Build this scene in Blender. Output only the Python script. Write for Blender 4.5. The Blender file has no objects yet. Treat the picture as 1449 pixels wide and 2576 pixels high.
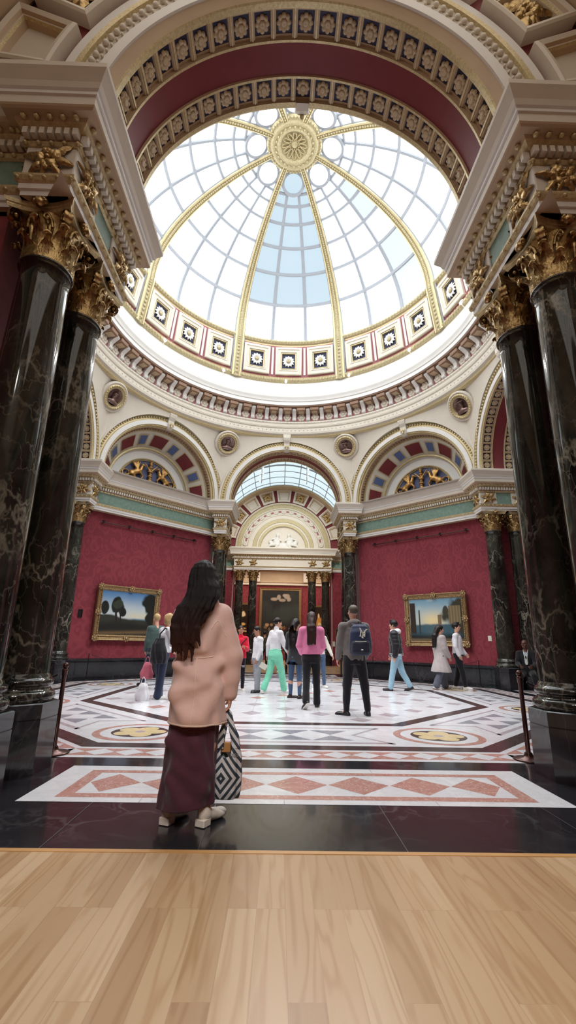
import bpy, math, random
import numpy as np
from mathutils import Vector, Matrix
PI = math.pi
S = bpy.context.scene
COL = S.collection
rnd = random.Random(7)

# ------------------------------------------------------------------ objects
def tag(o, label=None, cat=None, group=None, kind=None):
    if label: o['label'] = label
    if cat: o['category'] = cat
    if group: o['group'] = group
    if kind: o['kind'] = kind
    return o

def empty(name, loc=(0, 0, 0), rz=0, parent=None):
    o = bpy.data.objects.new(name, None)
    o.empty_display_size = 0.1
    COL.objects.link(o)
    o.location = loc
    o.rotation_euler = (0, 0, rz)
    if parent: o.parent = parent
    return o

def link(name, me, parent=None, loc=(0, 0, 0), rot=(0, 0, 0), scale=(1, 1, 1)):
    o = bpy.data.objects.new(name, me)
    COL.objects.link(o)
    o.location = loc; o.rotation_euler = rot; o.scale = scale
    if parent: o.parent = parent
    return o

KIDS = {}
def copy_tree(o, parent=None):
    c = o.copy(); COL.objects.link(c)
    if parent is not None:
        c.parent = parent
        c.matrix_parent_inverse = o.matrix_parent_inverse.copy()
    for ch in list(o.children):
        copy_tree(ch, c)
    return c

class MB:
    """collects faces of one mesh; every face has a material slot number"""
    def __init__(s):
        s.v = []; s.f = []; s.m = []; s.cur = 0; s.sm = []; s.smooth = False
    def mat(s, i, smooth=None):
        s.cur = i
        if smooth is not None: s.smooth = smooth
        return s
    def add(s, vs, fs):
        b = len(s.v)
        s.v.extend([tuple(map(float, p)) for p in vs])
        for f in fs:
            s.f.append(tuple(b + i for i in f)); s.m.append(s.cur); s.sm.append(s.smooth)
        return b
    def box(s, lo, hi, M=None):
        (x0, y0, z0), (x1, y1, z1) = lo, hi
        p = [(x0, y0, z0), (x1, y0, z0), (x1, y1, z0), (x0, y1, z0), (x0, y0, z1), (x1, y0, z1), (x1, y1, z1), (x0, y1, z1)]
        if M is not None: p = [tuple(M @ Vector(q)) for q in p]
        s.add(p, [(3, 2, 1, 0), (4, 5, 6, 7), (0, 1, 5, 4), (1, 2, 6, 5), (2, 3, 7, 6), (3, 0, 4, 7)])
    def bev(s, lo, hi, b, M=None):
        """box with chamfered vertical and top edges"""
        (x0, y0, z0), (x1, y1, z1) = lo, hi
        rings = []
        def ring(ins, z):
            a = x0 + ins, y0 + ins, x1 - ins, y1 - ins
            c = b
            return [(a[0] + c, a[1], z), (a[2] - c, a[1], z), (a[2], a[1] + c, z), (a[2], a[3] - c, z), (a[2] - c, a[3], z), (a[0] + c, a[3], z), (a[0], a[3] - c, z), (a[0], a[1] + c, z)]
        L = [ring(b, z0), ring(0, z0 + b), ring(0, z1 - b), ring(b, z1)]
        vs = [p for r in L for p in r]
        if M is not None: vs = [tuple(M @ Vector(q)) for q in vs]
        fs = [tuple(range(7, -1, -1)), tuple(range(24, 32))]
        for k in range(3):
            for i in range(8):
                j = (i + 1) % 8
                fs.append((k * 8 + i, k * 8 + j, k * 8 + 8 + j, k * 8 + 8 + i))
        s.add(vs, fs)
    def grid(s, P, wrap_u=False, wrap_v=False, flip=False):
        """P[i][j] points"""
        n = len(P); m = len(P[0])
        vs = [p for r in P for p in r]; fs = []
        for i in range(n if wrap_u else n - 1):
            for j in range(m if wrap_v else m - 1):
                a = i * m + j; b = i * m + (j + 1) % m; c = ((i + 1) % n) * m + (j + 1) % m; d = ((i + 1) % n) * m + j
                fs.append((a, d, c, b) if flip else (a, b, c, d))
        s.add(vs, fs)
    def lathe(s, prof, seg=48, c=(0, 0), capb=False, capt=False):
        P = []
        for (r, z) in prof:
            P.append([(c[0] + r * math.cos(2 * PI * i / seg), c[1] + r * math.sin(2 * PI * i / seg), z) for i in range(seg)])
        s.grid(P, wrap_v=True)
        if capb: s.add(P[0][::-1], [tuple(range(seg))])
        if capt: s.add(P[-1], [tuple(range(seg))])
    def tube(s, pts, r, seg=8, caps=True):
        pts = [Vector(p) for p in pts]; n = len(pts)
        rs = r if isinstance(r, (list, tuple)) else [r] * n
        P = []; up = Vector((0, 0, 1)); prev = None
        for i, p in enumerate(pts):
            t = (pts[min(i + 1, n - 1)] - pts[max(i - 1, 0)]).normalized()
            if prev is None:
                a = t.orthogonal().normalized()
            else:
                a = (prev - t * prev.dot(t))
                a = a.normalized() if a.length > 1e-6 else t.orthogonal().normalized()
            prev = a; b = t.cross(a)
            P.append([tuple(p + (a * math.cos(2 * PI * k / seg) + b * math.sin(2 * PI * k / seg)) * rs[i]) for k in range(seg)])
        s.grid(P, wrap_v=True)
        if caps:
            s.add(P[0][::-1], [tuple(range(seg))]); s.add(P[-1], [tuple(range(seg))])
    def ball(s, c, r, seg=12, rings=8, M=None):
        r = r if isinstance(r, (tuple, list)) else (r, r, r)
        P = []
        for i in range(rings + 1):
            a = -PI / 2 + PI * i / rings
            row = []
            for j in range(seg):
                q = Vector((r[0] * math.cos(a) * math.cos(2 * PI * j / seg), r[1] * math.cos(a) * math.sin(2 * PI * j / seg), r[2] * math.sin(a)))
                if M is not None: q = M @ q
                row.append((c[0] + q.x, c[1] + q.y, c[2] + q.z))
            P.append(row)
        s.grid(P, wrap_v=True)
    def mesh(s, name, mats):
        me = bpy.data.meshes.new(name)
        me.from_pydata(s.v, [], s.f)
        for m in mats: me.materials.append(m)
        me.polygons.foreach_set('material_index', np.array(s.m, dtype=np.int32))
        me.polygons.foreach_set('use_smooth', np.array(s.sm, dtype=bool))
        me.update()
        return me
    def obj(s, name, mats, parent=None, loc=(0, 0, 0), rot=(0, 0, 0)):
        return link(name, s.mesh(name, mats if isinstance(mats, (list, tuple)) else [mats]), parent, loc, rot)

def merge_smooth(me, dist=1e-5, angle=None):
    import bmesh
    bm = bmesh.new(); bm.from_mesh(me)
    bmesh.ops.remove_doubles(bm, verts=bm.verts, dist=dist)
    bmesh.ops.recalc_face_normals(bm, faces=bm.faces)
    bm.to_mesh(me); bm.free(); me.update()
    if angle is not None:
        sharp(me, angle)
    return me

def sharp(me, angle):
    import bmesh
    bm = bmesh.new(); bm.from_mesh(me)
    for e in bm.edges:
        if len(e.link_faces) == 2 and e.calc_face_angle(0) > angle: e.smooth = False
    bm.to_mesh(me); bm.free(); me.update()

# ------------------------------------------------------------------ sweeps
def sweep(mb, path, prof, mats, side=1, closed=False):
    """profile [(out, z)] carried along a plan polyline with mitred corners; out is to the right of travel when side = 1.
    mats[k] is the slot of the strip between profile points k and k+1 (None leaves it open)"""
    n = len(path); dirs = []
    P = [Vector((p[0], p[1])) for p in path]
    def nrm(d): return Vector((d.y, -d.x)) * side
    cols = []
    for i in range(n):
        if closed:
            d0 = (P[i] - P[i - 1]).normalized(); d1 = (P[(i + 1) % n] - P[i]).normalized()
        else:
            d1 = (P[min(i + 1, n - 1)] - P[i]) if i < n - 1 else (P[i] - P[i - 1])
            d0 = (P[i] - P[i - 1]) if i > 0 else d1
            d0 = d0.normalized(); d1 = d1.normalized()
        a, b = nrm(d0), nrm(d1)
        m = (a + b); m = m / max(m.dot(a), 0.15) if m.length > 1e-6 else a
        cols.append([(P[i].x + m.x * o, P[i].y + m.y * o, z) for (o, z) in prof])
    rng = range(n if closed else n - 1)
    for k in range(len(prof) - 1):
        if mats[k] is None: continue
        mb.cur = mats[k]
        for i in rng:
            a, b = cols[i], cols[(i + 1) % n]
            q = [a[k], b[k], b[k + 1], a[k + 1]]
            mb.add(q, [(0, 1, 2, 3) if side > 0 else (3, 2, 1, 0)])
    if not closed:
        pass

def along(path, pitch, closed=False, inset=0.0):
    """(point, direction) every pitch along each straight run of a plan polyline"""
    out = []
    n = len(path)
    for i in range(n if closed else n - 1):
        a = Vector(path[i][:2]); b = Vector(path[(i + 1) % n][:2]); L = (b - a).length - 2 * inset
        if L < pitch: continue
        k = max(1, int(L / pitch)); d = (b - a).normalized()
        for j in range(k):
            out.append((a + d * (inset + L * (j + 0.5) / k), d))
    return out

def arcsweep(mb, prof, mats, c, ex, ez, en, a0=0.0, a1=PI, seg=72):
    """profile [(r, n)] turned about c in the plane (ex, ez); n runs along en"""
    c, ex, ez, en = Vector(c), Vector(ex), Vector(ez), Vector(en)
    cols = []
    for i in range(seg + 1):
        a = a0 + (a1 - a0) * i / seg
        u = ex * math.cos(a) + ez * math.sin(a)
        cols.append([tuple(c + u * r + en * q) for (r, q) in prof])
    for k in range(len(prof) - 1):
        if mats[k] is None: continue
        mb.cur = mats[k]
        b = len(mb.v)
        for col in cols: mb.v.extend([col[k], col[k + 1]])
        for i in range(seg):
            mb.f.append((b + 2 * i, b + 2 * i + 1, b + 2 * i + 3, b + 2 * i + 2)); mb.m.append(mats[k]); mb.sm.append(True)

def ringsweep(mb, prof, mats, seg=144, a0=0.0, a1=2 * PI):
    """profile [(r, z)] turned about the room's axis, normals to the inside"""
    full = abs(a1 - a0 - 2 * PI) < 1e-6
    for k in range(len(prof) - 1):
        if mats[k] is None: continue
        mb.cur = mats[k]; b = len(mb.v); N = seg if full else seg + 1
        for i in range(N):
            a = a0 + (a1 - a0) * i / seg
            for (r, z) in (prof[k], prof[k + 1]): mb.v.append((r * math.sin(a), r * math.cos(a), z))
        for i in range(seg):
            j = (i + 1) % N
            mb.f.append((b + 2 * i, b + 2 * j, b + 2 * j + 1, b + 2 * i + 1)); mb.m.append(mats[k]); mb.sm.append(True)

def rose(petals, r, h, inner=True):
    """a carved rosette lying in the xy plane, rising to +z"""
    mb = MB(); mb.smooth = True
    seg = petals * 6; P = []
    for (t, zz) in ((1.0, 0.0), (0.97, 0.45), (0.8, 0.9), (0.6, 0.75), (0.42, 0.45)):
        row = []
        for i in range(seg):
            a = 2 * PI * i / seg
            w = abs(math.cos(petals * a / 2))
            rr = r * t * (0.8 + 0.2 * w ** 0.6 if t > 0.7 else 1)
            row.append((rr * math.cos(a), rr * math.sin(a), h * zz * (0.62 + 0.38 * w)))
        P.append(row)
    mb.grid(P, wrap_v=True)
    P2 = []
    for (t, zz) in ((0.42, 0.4), (0.4, 0.8), (0.25, 1.05), (0.08, 0.95), (0.001, 0.8)):
        P2.append([(r * t * math.cos(2 * PI * i / seg), r * t * math.sin(2 * PI * i / seg), h * zz) for i in range(seg)])
    mb.grid(P2, wrap_v=True)
    return mb
# ------------------------------------------------------------------ materials
def newmat(name):
    m = bpy.data.materials.new(name); m.use_nodes = True
    nt = m.node_tree; b = nt.nodes['Principled BSDF']
    return m, nt, b
def N(nt, t, **kw):
    n = nt.nodes.new(t)
    for k, v in kw.items():
        if k.startswith('i_'):
            n.inputs[k[2:].replace('_', ' ')].default_value = v
        else: setattr(n, k, v)
    return n
def L(nt, a, b): nt.links.new(a, b)
def srgb(r, g, b):
    f = lambda c: (c / 255 / 12.92 if c / 255 <= 0.04045 else ((c / 255 + 0.055) / 1.055) ** 2.4)
    return (f(r), f(g), f(b), 1)
def coords(nt, scale=(1, 1, 1), kind='Object', rnd_off=False):
    tc = N(nt, 'ShaderNodeTexCoord'); mp = N(nt, 'ShaderNodeMapping')
    mp.inputs['Scale'].default_value = scale
    L(nt, tc.outputs[kind], mp.inputs['Vector'])
    if rnd_off:
        oi = N(nt, 'ShaderNodeObjectInfo'); mu = N(nt, 'ShaderNodeMath', operation='MULTIPLY'); mu.inputs[1].default_value = 37.0
        L(nt, oi.outputs['Random'], mu.inputs[0])
        cb = N(nt, 'ShaderNodeCombineXYZ')
        for k in range(3): L(nt, mu.outputs[0], cb.inputs[k])
        L(nt, cb.outputs[0], mp.inputs['Location'])
    return mp.outputs['Vector']
def ramp(nt, fac, stops, interp='LINEAR'):
    r = N(nt, 'ShaderNodeValToRGB'); r.color_ramp.interpolation = interp
    e = r.color_ramp.elements
    while len(e) < len(stops): e.new(0.5)
    for k, (p, c) in enumerate(stops):
        e[k].position = p; e[k].color = c
    L(nt, fac, r.inputs['Fac']); return r.outputs['Color']
def mixc(nt, fac, a, b, mode='MIX'):
    m = N(nt, 'ShaderNodeMix', data_type='RGBA', blend_type=mode)
    for s, v in ((m.inputs[0], fac), (m.inputs[6], a), (m.inputs[7], b)):
        if hasattr(v, 'is_output'): L(nt, v, s)
        else: s.default_value = v
    return m.outputs[2]
def math_(nt, op, a, b=None, c=None):
    m = N(nt, 'ShaderNodeMath', operation=op)
    for k, v in enumerate((a, b, c)):
        if v is None: continue
        if hasattr(v, 'is_output'): L(nt, v, m.inputs[k])
        else: m.inputs[k].default_value = v
    return m.outputs[0]
def noise(nt, vec, scale, detail=4, rough=0.55, dist=0.0):
    n = N(nt, 'ShaderNodeTexNoise'); n.inputs['Scale'].default_value = scale; n.inputs['Detail'].default_value = detail
    n.inputs['Roughness'].default_value = rough; n.inputs['Distortion'].default_value = dist
    L(nt, vec, n.inputs['Vector']); return n
def bump(nt, b, h, strength=0.3, dist=0.02):
    n = N(nt, 'ShaderNodeBump'); n.inputs['Strength'].default_value = strength; n.inputs['Distance'].default_value = dist
    L(nt, h, n.inputs['Height']); L(nt, n.outputs[0], b.inputs['Normal'])

def plain(name, c, rough=0.6, metal=0.0, var=0.06, vscale=3.0, bmp=0.0, bscale=60, spec=None, kind='Object'):
    m, nt, b = newmat(name)
    v = coords(nt, kind=kind)
    n = noise(nt, v, vscale, 5)
    lo = tuple(x * (1 - var) for x in c[:3]) + (1,); hi = tuple(min(1, x * (1 + var)) for x in c[:3]) + (1,)
    col = ramp(nt, n.outputs['Fac'], [(0.3, lo), (0.7, hi)])
    L(nt, col, b.inputs['Base Color'])
    b.inputs['Roughness'].default_value = rough; b.inputs['Metallic'].default_value = metal
    if spec is not None: b.inputs['Specular IOR Level'].default_value = spec
    if bmp:
        n2 = noise(nt, v, bscale, 3); bump(nt, b, n2.outputs['Fac'], bmp, 0.01)
    return m

def emis(name, c, s):
    m, nt, b = newmat(name)
    b.inputs['Base Color'].default_value = (0.03, 0.03, 0.03, 1)
    b.inputs['Emission Color'].default_value = c; b.inputs['Emission Strength'].default_value = s
    b.inputs['Roughness'].default_value = 0.4
    return m

def marble_dark(name, base, mid, vein, scale=1.0, rough=0.09, amount=1.0):
    m, nt, b = newmat(name)
    v = coords(nt, (scale, scale, scale * 0.55), rnd_off=True)
    w = noise(nt, v, 1.3, 5, 0.6)
    wv = N(nt, 'ShaderNodeVectorMath', operation='MULTIPLY_ADD')
    wv.inputs[1].default_value = (1.1, 1.1, 1.1)
    L(nt, w.outputs['Color'], wv.inputs[0]); L(nt, v, wv.inputs[2])
    vo = N(nt, 'ShaderNodeTexVoronoi', feature='DISTANCE_TO_EDGE'); vo.inputs['Scale'].default_value = 1.6
    L(nt, wv.outputs[0], vo.inputs['Vector'])
    vo2 = N(nt, 'ShaderNodeTexVoronoi', feature='DISTANCE_TO_EDGE'); vo2.inputs['Scale'].default_value = 4.2
    L(nt, wv.outputs[0], vo2.inputs['Vector'])
    mask = noise(nt, v, 1.7, 3)
    mk = N(nt, 'ShaderNodeMapRange'); mk.inputs[1].default_value = 0.42; mk.inputs[2].default_value = 0.64; L(nt, mask.outputs['Fac'], mk.inputs[0])
    a = N(nt, 'ShaderNodeMapRange'); a.inputs[1].default_value = 0.0; a.inputs[2].default_value = 0.035; a.inputs[3].default_value = 1; a.inputs[4].default_value = 0; L(nt, vo.outputs['Distance'], a.inputs[0])
    a2 = N(nt, 'ShaderNodeMapRange'); a2.inputs[1].default_value = 0.0; a2.inputs[2].default_value = 0.03; a2.inputs[3].default_value = 0.6; a2.inputs[4].default_value = 0; L(nt, vo2.outputs['Distance'], a2.inputs[0])
    vv = math_(nt, 'MAXIMUM', a.outputs[0], a2.outputs[0])
    vf = math_(nt, 'MULTIPLY', math_(nt, 'MULTIPLY', vv, mk.outputs[0]), amount)
    cl = noise(nt, wv.outputs[0], 2.2, 6, 0.65)
    basec = ramp(nt, cl.outputs['Fac'], [(0.35, base), (0.62, mid), (0.78, base)])
    col = mixc(nt, vf, basec, vein)
    L(nt, col, b.inputs['Base Color']); b.inputs['Roughness'].default_value = rough
    b.inputs['Coat Weight'].default_value = 0.3; b.inputs['Coat Roughness'].default_value = 0.05
    return m

def marble_light(name, c1, c2, scale=1.5, rough=0.2, joint=None, vein=None, vamt=0.5):
    m, nt, b = newmat(name)
    v = coords(nt, (scale,) * 3)
    n = noise(nt, v, 1.6, 7, 0.62, 1.2)
    col = ramp(nt, n.outputs['Fac'], [(0.3, c1), (0.5, c2), (0.7, c1)])
    if vein:
        n2 = noise(nt, v, 2.0, 6, 0.6, 2.5)
        d = math_(nt, 'ABSOLUTE', math_(nt, 'SUBTRACT', n2.outputs['Fac'], 0.5))
        r = N(nt, 'ShaderNodeMapRange'); r.inputs[1].default_value = 0; r.inputs[2].default_value = 0.018; r.inputs[3].default_value = vamt; r.inputs[4].default_value = 0
        L(nt, d, r.inputs[0]); col = mixc(nt, r.outputs[0], col, vein)
    L(nt, col, b.inputs['Base Color']); b.inputs['Roughness'].default_value = rough
    return m

def gold(name, c=(0.62, 0.42, 0.15, 1), dark=(0.20, 0.10, 0.03, 1), rough=0.34, scale=16, bmp=0.6, metal=0.85):
    m, nt, b = newmat(name)
    v = coords(nt)
    n = noise(nt, v, scale, 5, 0.6)
    col = ramp(nt, n.outputs['Fac'], [(0.34, dark), (0.52, c), (0.8, tuple(min(1, x * 1.25) for x in c[:3]) + (1,))])
    L(nt, col, b.inputs['Base Color']); b.inputs['Metallic'].default_value = metal; b.inputs['Roughness'].default_value = rough
    n2 = noise(nt, v, scale * 2.2, 3); bump(nt, b, n2.outputs['Fac'], bmp, 0.012)
    return m

def cloth(name, c, rough=0.9, var=0.12, fold=0.25, weave=400, sheen=0.2):
    m, nt, b = newmat(name)
    v = coords(nt)
    n = noise(nt, v, 6, 4)
    lo = tuple(x * (1 - var) for x in c[:3]) + (1,); hi = tuple(min(1, x * (1 + var)) for x in c[:3]) + (1,)
    L(nt, ramp(nt, n.outputs['Fac'], [(0.3, lo), (0.7, hi)]), b.inputs['Base Color'])
    b.inputs['Roughness'].default_value = rough; b.inputs['Sheen Weight'].default_value = sheen
    b.inputs['Specular IOR Level'].default_value = 0.25
    n2 = noise(nt, v, 9, 3, 0.5, 0.6); bump(nt, b, n2.outputs['Fac'], fold, 0.03)
    return m

def damask(name, c1, c2):
    m, nt, b = newmat(name)
    v = coords(nt, kind='Object')
    sep = N(nt, 'ShaderNodeSeparateXYZ'); L(nt, v, sep.inputs[0])
    # large faint figures with soft edges
    mp = N(nt, 'ShaderNodeMapping'); mp.inputs['Scale'].default_value = (1, 1, .62); L(nt, v, mp.inputs['Vector'])
    vo = N(nt, 'ShaderNodeTexVoronoi', feature='SMOOTH_F1'); vo.inputs['Scale'].default_value = 3.2; vo.inputs['Randomness'].default_value = .35; L(nt, mp.outputs[0], vo.inputs['Vector'])
    n = noise(nt, v, 16, 5); n3 = noise(nt, v, 1.1, 2)
    q = math_(nt, 'ADD', math_(nt, 'SINE', math_(nt, 'MULTIPLY', vo.outputs['Distance'], 34.0)), math_(nt, 'MULTIPLY', math_(nt, 'SUBTRACT', n.outputs['Fac'], .5), 5.0))
    col = ramp(nt, math_(nt, 'ADD', math_(nt, 'MULTIPLY', q, .3), math_(nt, 'MULTIPLY', n3.outputs['Fac'], 1.0)), [(0.25, c2), (0.75, c1)])
    L(nt, col, b.inputs['Base Color']); b.inputs['Roughness'].default_value = 0.75; b.inputs['Sheen Weight'].default_value = 0.3
    b.inputs['Specular IOR Level'].default_value = 0.25
    return m

def wood_floor(name):
    m, nt, b = newmat(name)
    tc = N(nt, 'ShaderNodeTexCoord')
    sw = N(nt, 'ShaderNodeMapping'); sw.inputs['Rotation'].default_value = (0, 0, PI / 2)
    L(nt, tc.outputs['Object'], sw.inputs['Vector'])
    br = N(nt, 'ShaderNodeTexBrick'); br.offset = 0.37; br.offset_frequency = 3; br.squash = 1.0
    br.inputs['Scale'].default_value = 1.0; br.inputs['Brick Width'].default_value = 1.55; br.inputs['Row Height'].default_value = 0.135
    br.inputs['Mortar Size'].default_value = 0.0012; br.inputs['Mortar Smooth'].default_value = 0.2
    br.inputs['Color1'].default_value = (0, 0, 0, 1); br.inputs['Color2'].default_value = (1, 1, 1, 1); br.inputs['Mortar'].default_value = (0.4, 0.4, 0.4, 1)
    br.inputs['Bias'].default_value = 0.0
    L(nt, sw.outputs['Vector'], br.inputs['Vector'])
    sepc = N(nt, 'ShaderNodeSeparateColor'); L(nt, br.outputs['Color'], sepc.inputs[0])
    # grain: stretched along the boards, shifted board by board
    off = N(nt, 'ShaderNodeCombineXYZ'); L(nt, math_(nt, 'MULTIPLY', sepc.outputs[0], 19.0), off.inputs[0]); L(nt, math_(nt, 'MULTIPLY', sepc.outputs[0], 7.0), off.inputs[2])
    ad = N(nt, 'ShaderNodeVectorMath', operation='ADD'); L(nt, tc.outputs['Object'], ad.inputs[0]); L(nt, off.outputs[0], ad.inputs[1])
    mp = N(nt, 'ShaderNodeMapping'); mp.inputs['Scale'].default_value = (7.0, 0.55, 1); L(nt, ad.outputs[0], mp.inputs['Vector'])
    g1 = noise(nt, mp.outputs['Vector'], 1.0, 2, 0.45, 0.35)
    rings = math_(nt, 'SINE', math_(nt, 'MULTIPLY', g1.outputs['Fac'], 46.0))
    mp2 = N(nt, 'ShaderNodeMapping'); mp2.inputs['Scale'].default_value = (90.0, 3.0, 1); L(nt, ad.outputs[0], mp2.inputs['Vector'])
    g2 = noise(nt, mp2.outputs['Vector'], 1.0, 4, 0.6)
    grain = math_(nt, 'ADD', math_(nt, 'MULTIPLY', math_(nt, 'POWER', math_(nt, 'ADD', math_(nt, 'MULTIPLY', rings, 0.5), 0.5), 3.0), 0.5), math_(nt, 'MULTIPLY', g2.outputs['Fac'], 0.5))
    tone = ramp(nt, sepc.outputs[0], [(0.0, srgb(166, 132, 98)), (0.35, srgb(186, 154, 118)), (0.7, srgb(200, 172, 138)), (1.0, srgb(176, 144, 106))])
    dark = mixc(nt, 1.0, tone, srgb(214, 188, 160), 'MULTIPLY')
    fac = N(nt, 'ShaderNodeMapRange'); fac.inputs[1].default_value = 0.28; fac.inputs[2].default_value = 0.8; fac.inputs[4].default_value = .45; L(nt, grain, fac.inputs[0])
    col = mixc(nt, fac.outputs[0], tone, dark)
    col = mixc(nt, math_(nt, 'MULTIPLY', br.outputs['Fac'], 0.3), col, srgb(120, 84, 50))
    L(nt, col, b.inputs['Base Color'])
    b.inputs['Roughness'].default_value = 0.3; b.inputs['Specular IOR Level'].default_value = 0.45
    bump(nt, b, math_(nt, 'MULTIPLY', grain, -1.0), 0.05, 0.004)
    return m

CREAM = srgb(226, 216, 200)
M = dict(
    plaster=plain('cream_plaster', srgb(228, 219, 204), 0.55, var=0.03, bmp=0.08, bscale=40),
    white=plain('white_plaster', srgb(236, 233, 228), 0.5, var=0.02),
    tan=plain('stone_tan_paint', srgb(196, 170, 140), 0.5, var=0.06),
    brownp=plain('umber_paint', srgb(150, 116, 92), 0.55, var=0.1, bmp=0.2, bscale=30),
    gilt=gold('gilded_moulding', (0.68, 0.56, 0.32, 1), (0.56, 0.44, 0.23, 1), 0.42, 30, 0.35, 0.35),
    gold=gold('burnished_gold_leaf', (0.52, 0.36, 0.16, 1), (0.20, 0.11, 0.05, 1), 0.32, 16, 0.45, 0.85),
    palegold=gold('pale_gold_paint', (0.54, 0.46, 0.27, 1), (0.42, 0.34, 0.18, 1), 0.5, 24, 0.4, 0.15),
    red=damask('red_damask', srgb(142, 56, 66), srgb(127, 46, 56)),
    redp=plain('red_oxide_paint', srgb(122, 42, 48), 0.6, var=0.08),
    pinkp=plain('rose_paint', srgb(168, 100, 106), 0.6, var=0.05),
    blue=plain('dark_blue_paint', srgb(46, 48, 78), 0.6, var=0.1),
    skyb=plain('cobalt_blue_paint', srgb(92, 110, 158), 0.6, var=0.08),
    green=plain('green_frieze_paint', srgb(124, 150, 136), 0.6, var=0.16, vscale=9),
    black=marble_dark('black_marble', srgb(30, 30, 33), srgb(42, 42, 46), srgb(120, 120, 124), 0.6, 0.17, 0.35),
    column=marble_dark('green_black_marble', srgb(16, 19, 19), srgb(56, 56, 49), srgb(164, 159, 142), 1.1, 0.08, 0.72),
    wmarble=marble_light('white_marble', srgb(232, 232, 234), srgb(215, 216, 220), 1.1, 0.2, vein=srgb(170, 172, 180), vamt=0.25),
    pmarble=marble_light('pink_marble', srgb(172, 122, 112), srgb(188, 142, 130), 3.0, 0.2, vein=srgb(226, 208, 200), vamt=0.8),
    gmarble=marble_light('grey_marble', srgb(128, 130, 140), srgb(150, 152, 160), 2.5, 0.2, vein=srgb(196, 198, 204), vamt=0.4),
    kmarble=marble_light('dark_brown_marble', srgb(52, 40, 40), srgb(74, 62, 62), 2.0, 0.2, vein=srgb(130, 110, 104), vamt=0.4),
    tmarble=marble_light('grey_rose_marble', srgb(166, 156, 160), srgb(184, 176, 180), 2.5, 0.2),
    ymarble=marble_light('yellow_marble', srgb(214, 190, 142), srgb(222, 202, 156), 2.0, 0.2),
    wood=wood_floor('oak_boards'),
    pane=emis('bright_sky_pane', (0.91, 0.96, 1.0, 1), 5.0),
    panet=emis('blue_sky_pane', (0.60, 0.76, 0.86, 1), 0.95),
    hallpane=emis('hall_sky_pane', (0.80, 0.90, 0.96, 1), 2.2),
    farpane=emis('far_hall_sky_pane', (0.72, 0.88, 0.93, 1), .95), panew=emis('hazy_sky_pane', (0.80, 0.90, 0.95, 1), 0.98),
    nearpane=emis('near_hall_sky_pane', (1.0, 0.90, 0.78, 1), 1.15),
    beyondpane=emis('warm_gallery_skylight', (1.0, 0.90, 0.76, 1), 2.4),
    thresh=plain('oak_threshold', srgb(196, 150, 96), 0.35, var=0.08),
    slabjoint=plain('slab_joint', srgb(84, 82, 86), .4),
    rosette=plain('tan_rosette', srgb(206, 184, 152), 0.5, var=0.06),
    lamp=emis('spot_lamp_glow', (1.0, 0.88, 0.7, 1), 30.0),
    bar=plain('grey_glazing_bar', srgb(160, 164, 172), 0.5, var=0.02),
    bronze=gold('bronze_relief', (0.26, 0.17, 0.15, 1), (0.10, 0.05, 0.045, 1), 0.3, 9, 0.2, 0.6),
    goldfig=gold('warm_gold_figure', (0.62, 0.36, 0.12, 1), (0.34, 0.16, 0.05, 1), 0.38, 7, 0.25, 0.55), lunblue=plain('lunette_blue', srgb(92, 98, 132), 0.7, var=0.2, vscale=5),
    frame=gold('carved_gilt_frame', (0.40, 0.27, 0.13, 1), (0.20, 0.12, 0.055, 1), 0.4, 26, 0.8, 0.6),
    brass=gold('dark_brass', (0.10, 0.052, 0.045, 1), (0.07, 0.034, 0.03, 1), 0.3, 4, 0.05, 0.8),
    steel=plain('dark_metal', srgb(40, 38, 38), 0.4, metal=0.6),
    rope=cloth('dark_rope', srgb(38, 34, 36)),
    paper=plain('white_card', srgb(222, 220, 206), 0.7, var=0.02),
)
# ------------------------------------------------------------------ building measures (metres, room axis at the origin, far hall along +y)
A0, A1 = 6.73, 8.0          # arch: face to the octagon, face to the hall
AD, WD = 6.85, 7.36          # diagonal face above the cornice, diagonal red wall below it
ZC, RA = 7.15, 2.40         # springing centre and radius of the arches
DIR = ['far', 'east', 'near', 'west']

# ---------------- rosette, shared by all arches
ros_mesh = merge_smooth(rose(8, 0.108, 0.04).mesh('rosette', [M['rosette']]))

def arch_soffit_mesh():
    mb = MB()
    mats = [M['tan'], M['gilt'], M['blue'], M['redp'], M['plaster']]
    prof = [(RA, 6.70), (RA, 6.76), (2.46, 6.77), (2.46, 6.80), (2.47, 6.80), (2.47, 7.04), (2.46, 7.04), (2.46, 7.06), (RA, 7.07), (RA, 7.10),
            (2.43, 7.11), (2.43, 7.49), (RA, 7.50), (RA, 7.53), (2.46, 7.54), (2.46, 7.57), (2.47, 7.57), (2.47, 7.82), (2.46, 7.82), (2.46, 7.85), (RA, 7.86), (RA, 7.93)]
    seg = [1, 0, 0, 0, 2, 0, 0, 0, 1, 0, 3, 0, 1, 0, 0, 0, 2, 0, 0, 0, 1]
    arcsweep(mb, prof, seg, (0, 0, ZC), (1, 0, 0), (0, 0, 1), (0, 1, 0), -0.05, PI + 0.05, 100)
    # bars between the panels
    n = 25
    for (ya, yb) in ((6.77, 7.07), (7.54, 7.86)):
        for i in range(n + 1):
            a = PI * i / n
            for (w, r0, mt) in ((0.037, 2.425, 0), (0.009, 2.412, 1)):
                mb.cur = mt
                P = []
                for da in (-w / RA, w / RA):
                    c, s_ = math.cos(a + da), math.sin(a + da)
                    P.append([(c * 2.48, ya, ZC + s_ * 2.48), (c * r0, ya, ZC + s_ * r0), (c * r0, yb, ZC + s_ * r0), (c * 2.48, yb, ZC + s_ * 2.48)])
                mb.add(P[0] + P[1], [(1, 2, 6, 5), (0, 1, 5, 4), (2, 3, 7, 6), (0, 3, 2, 1), (4, 5, 6, 7)])
    return mb.mesh('soffit', mats)
SOFFIT = arch_soffit_mesh()

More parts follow.
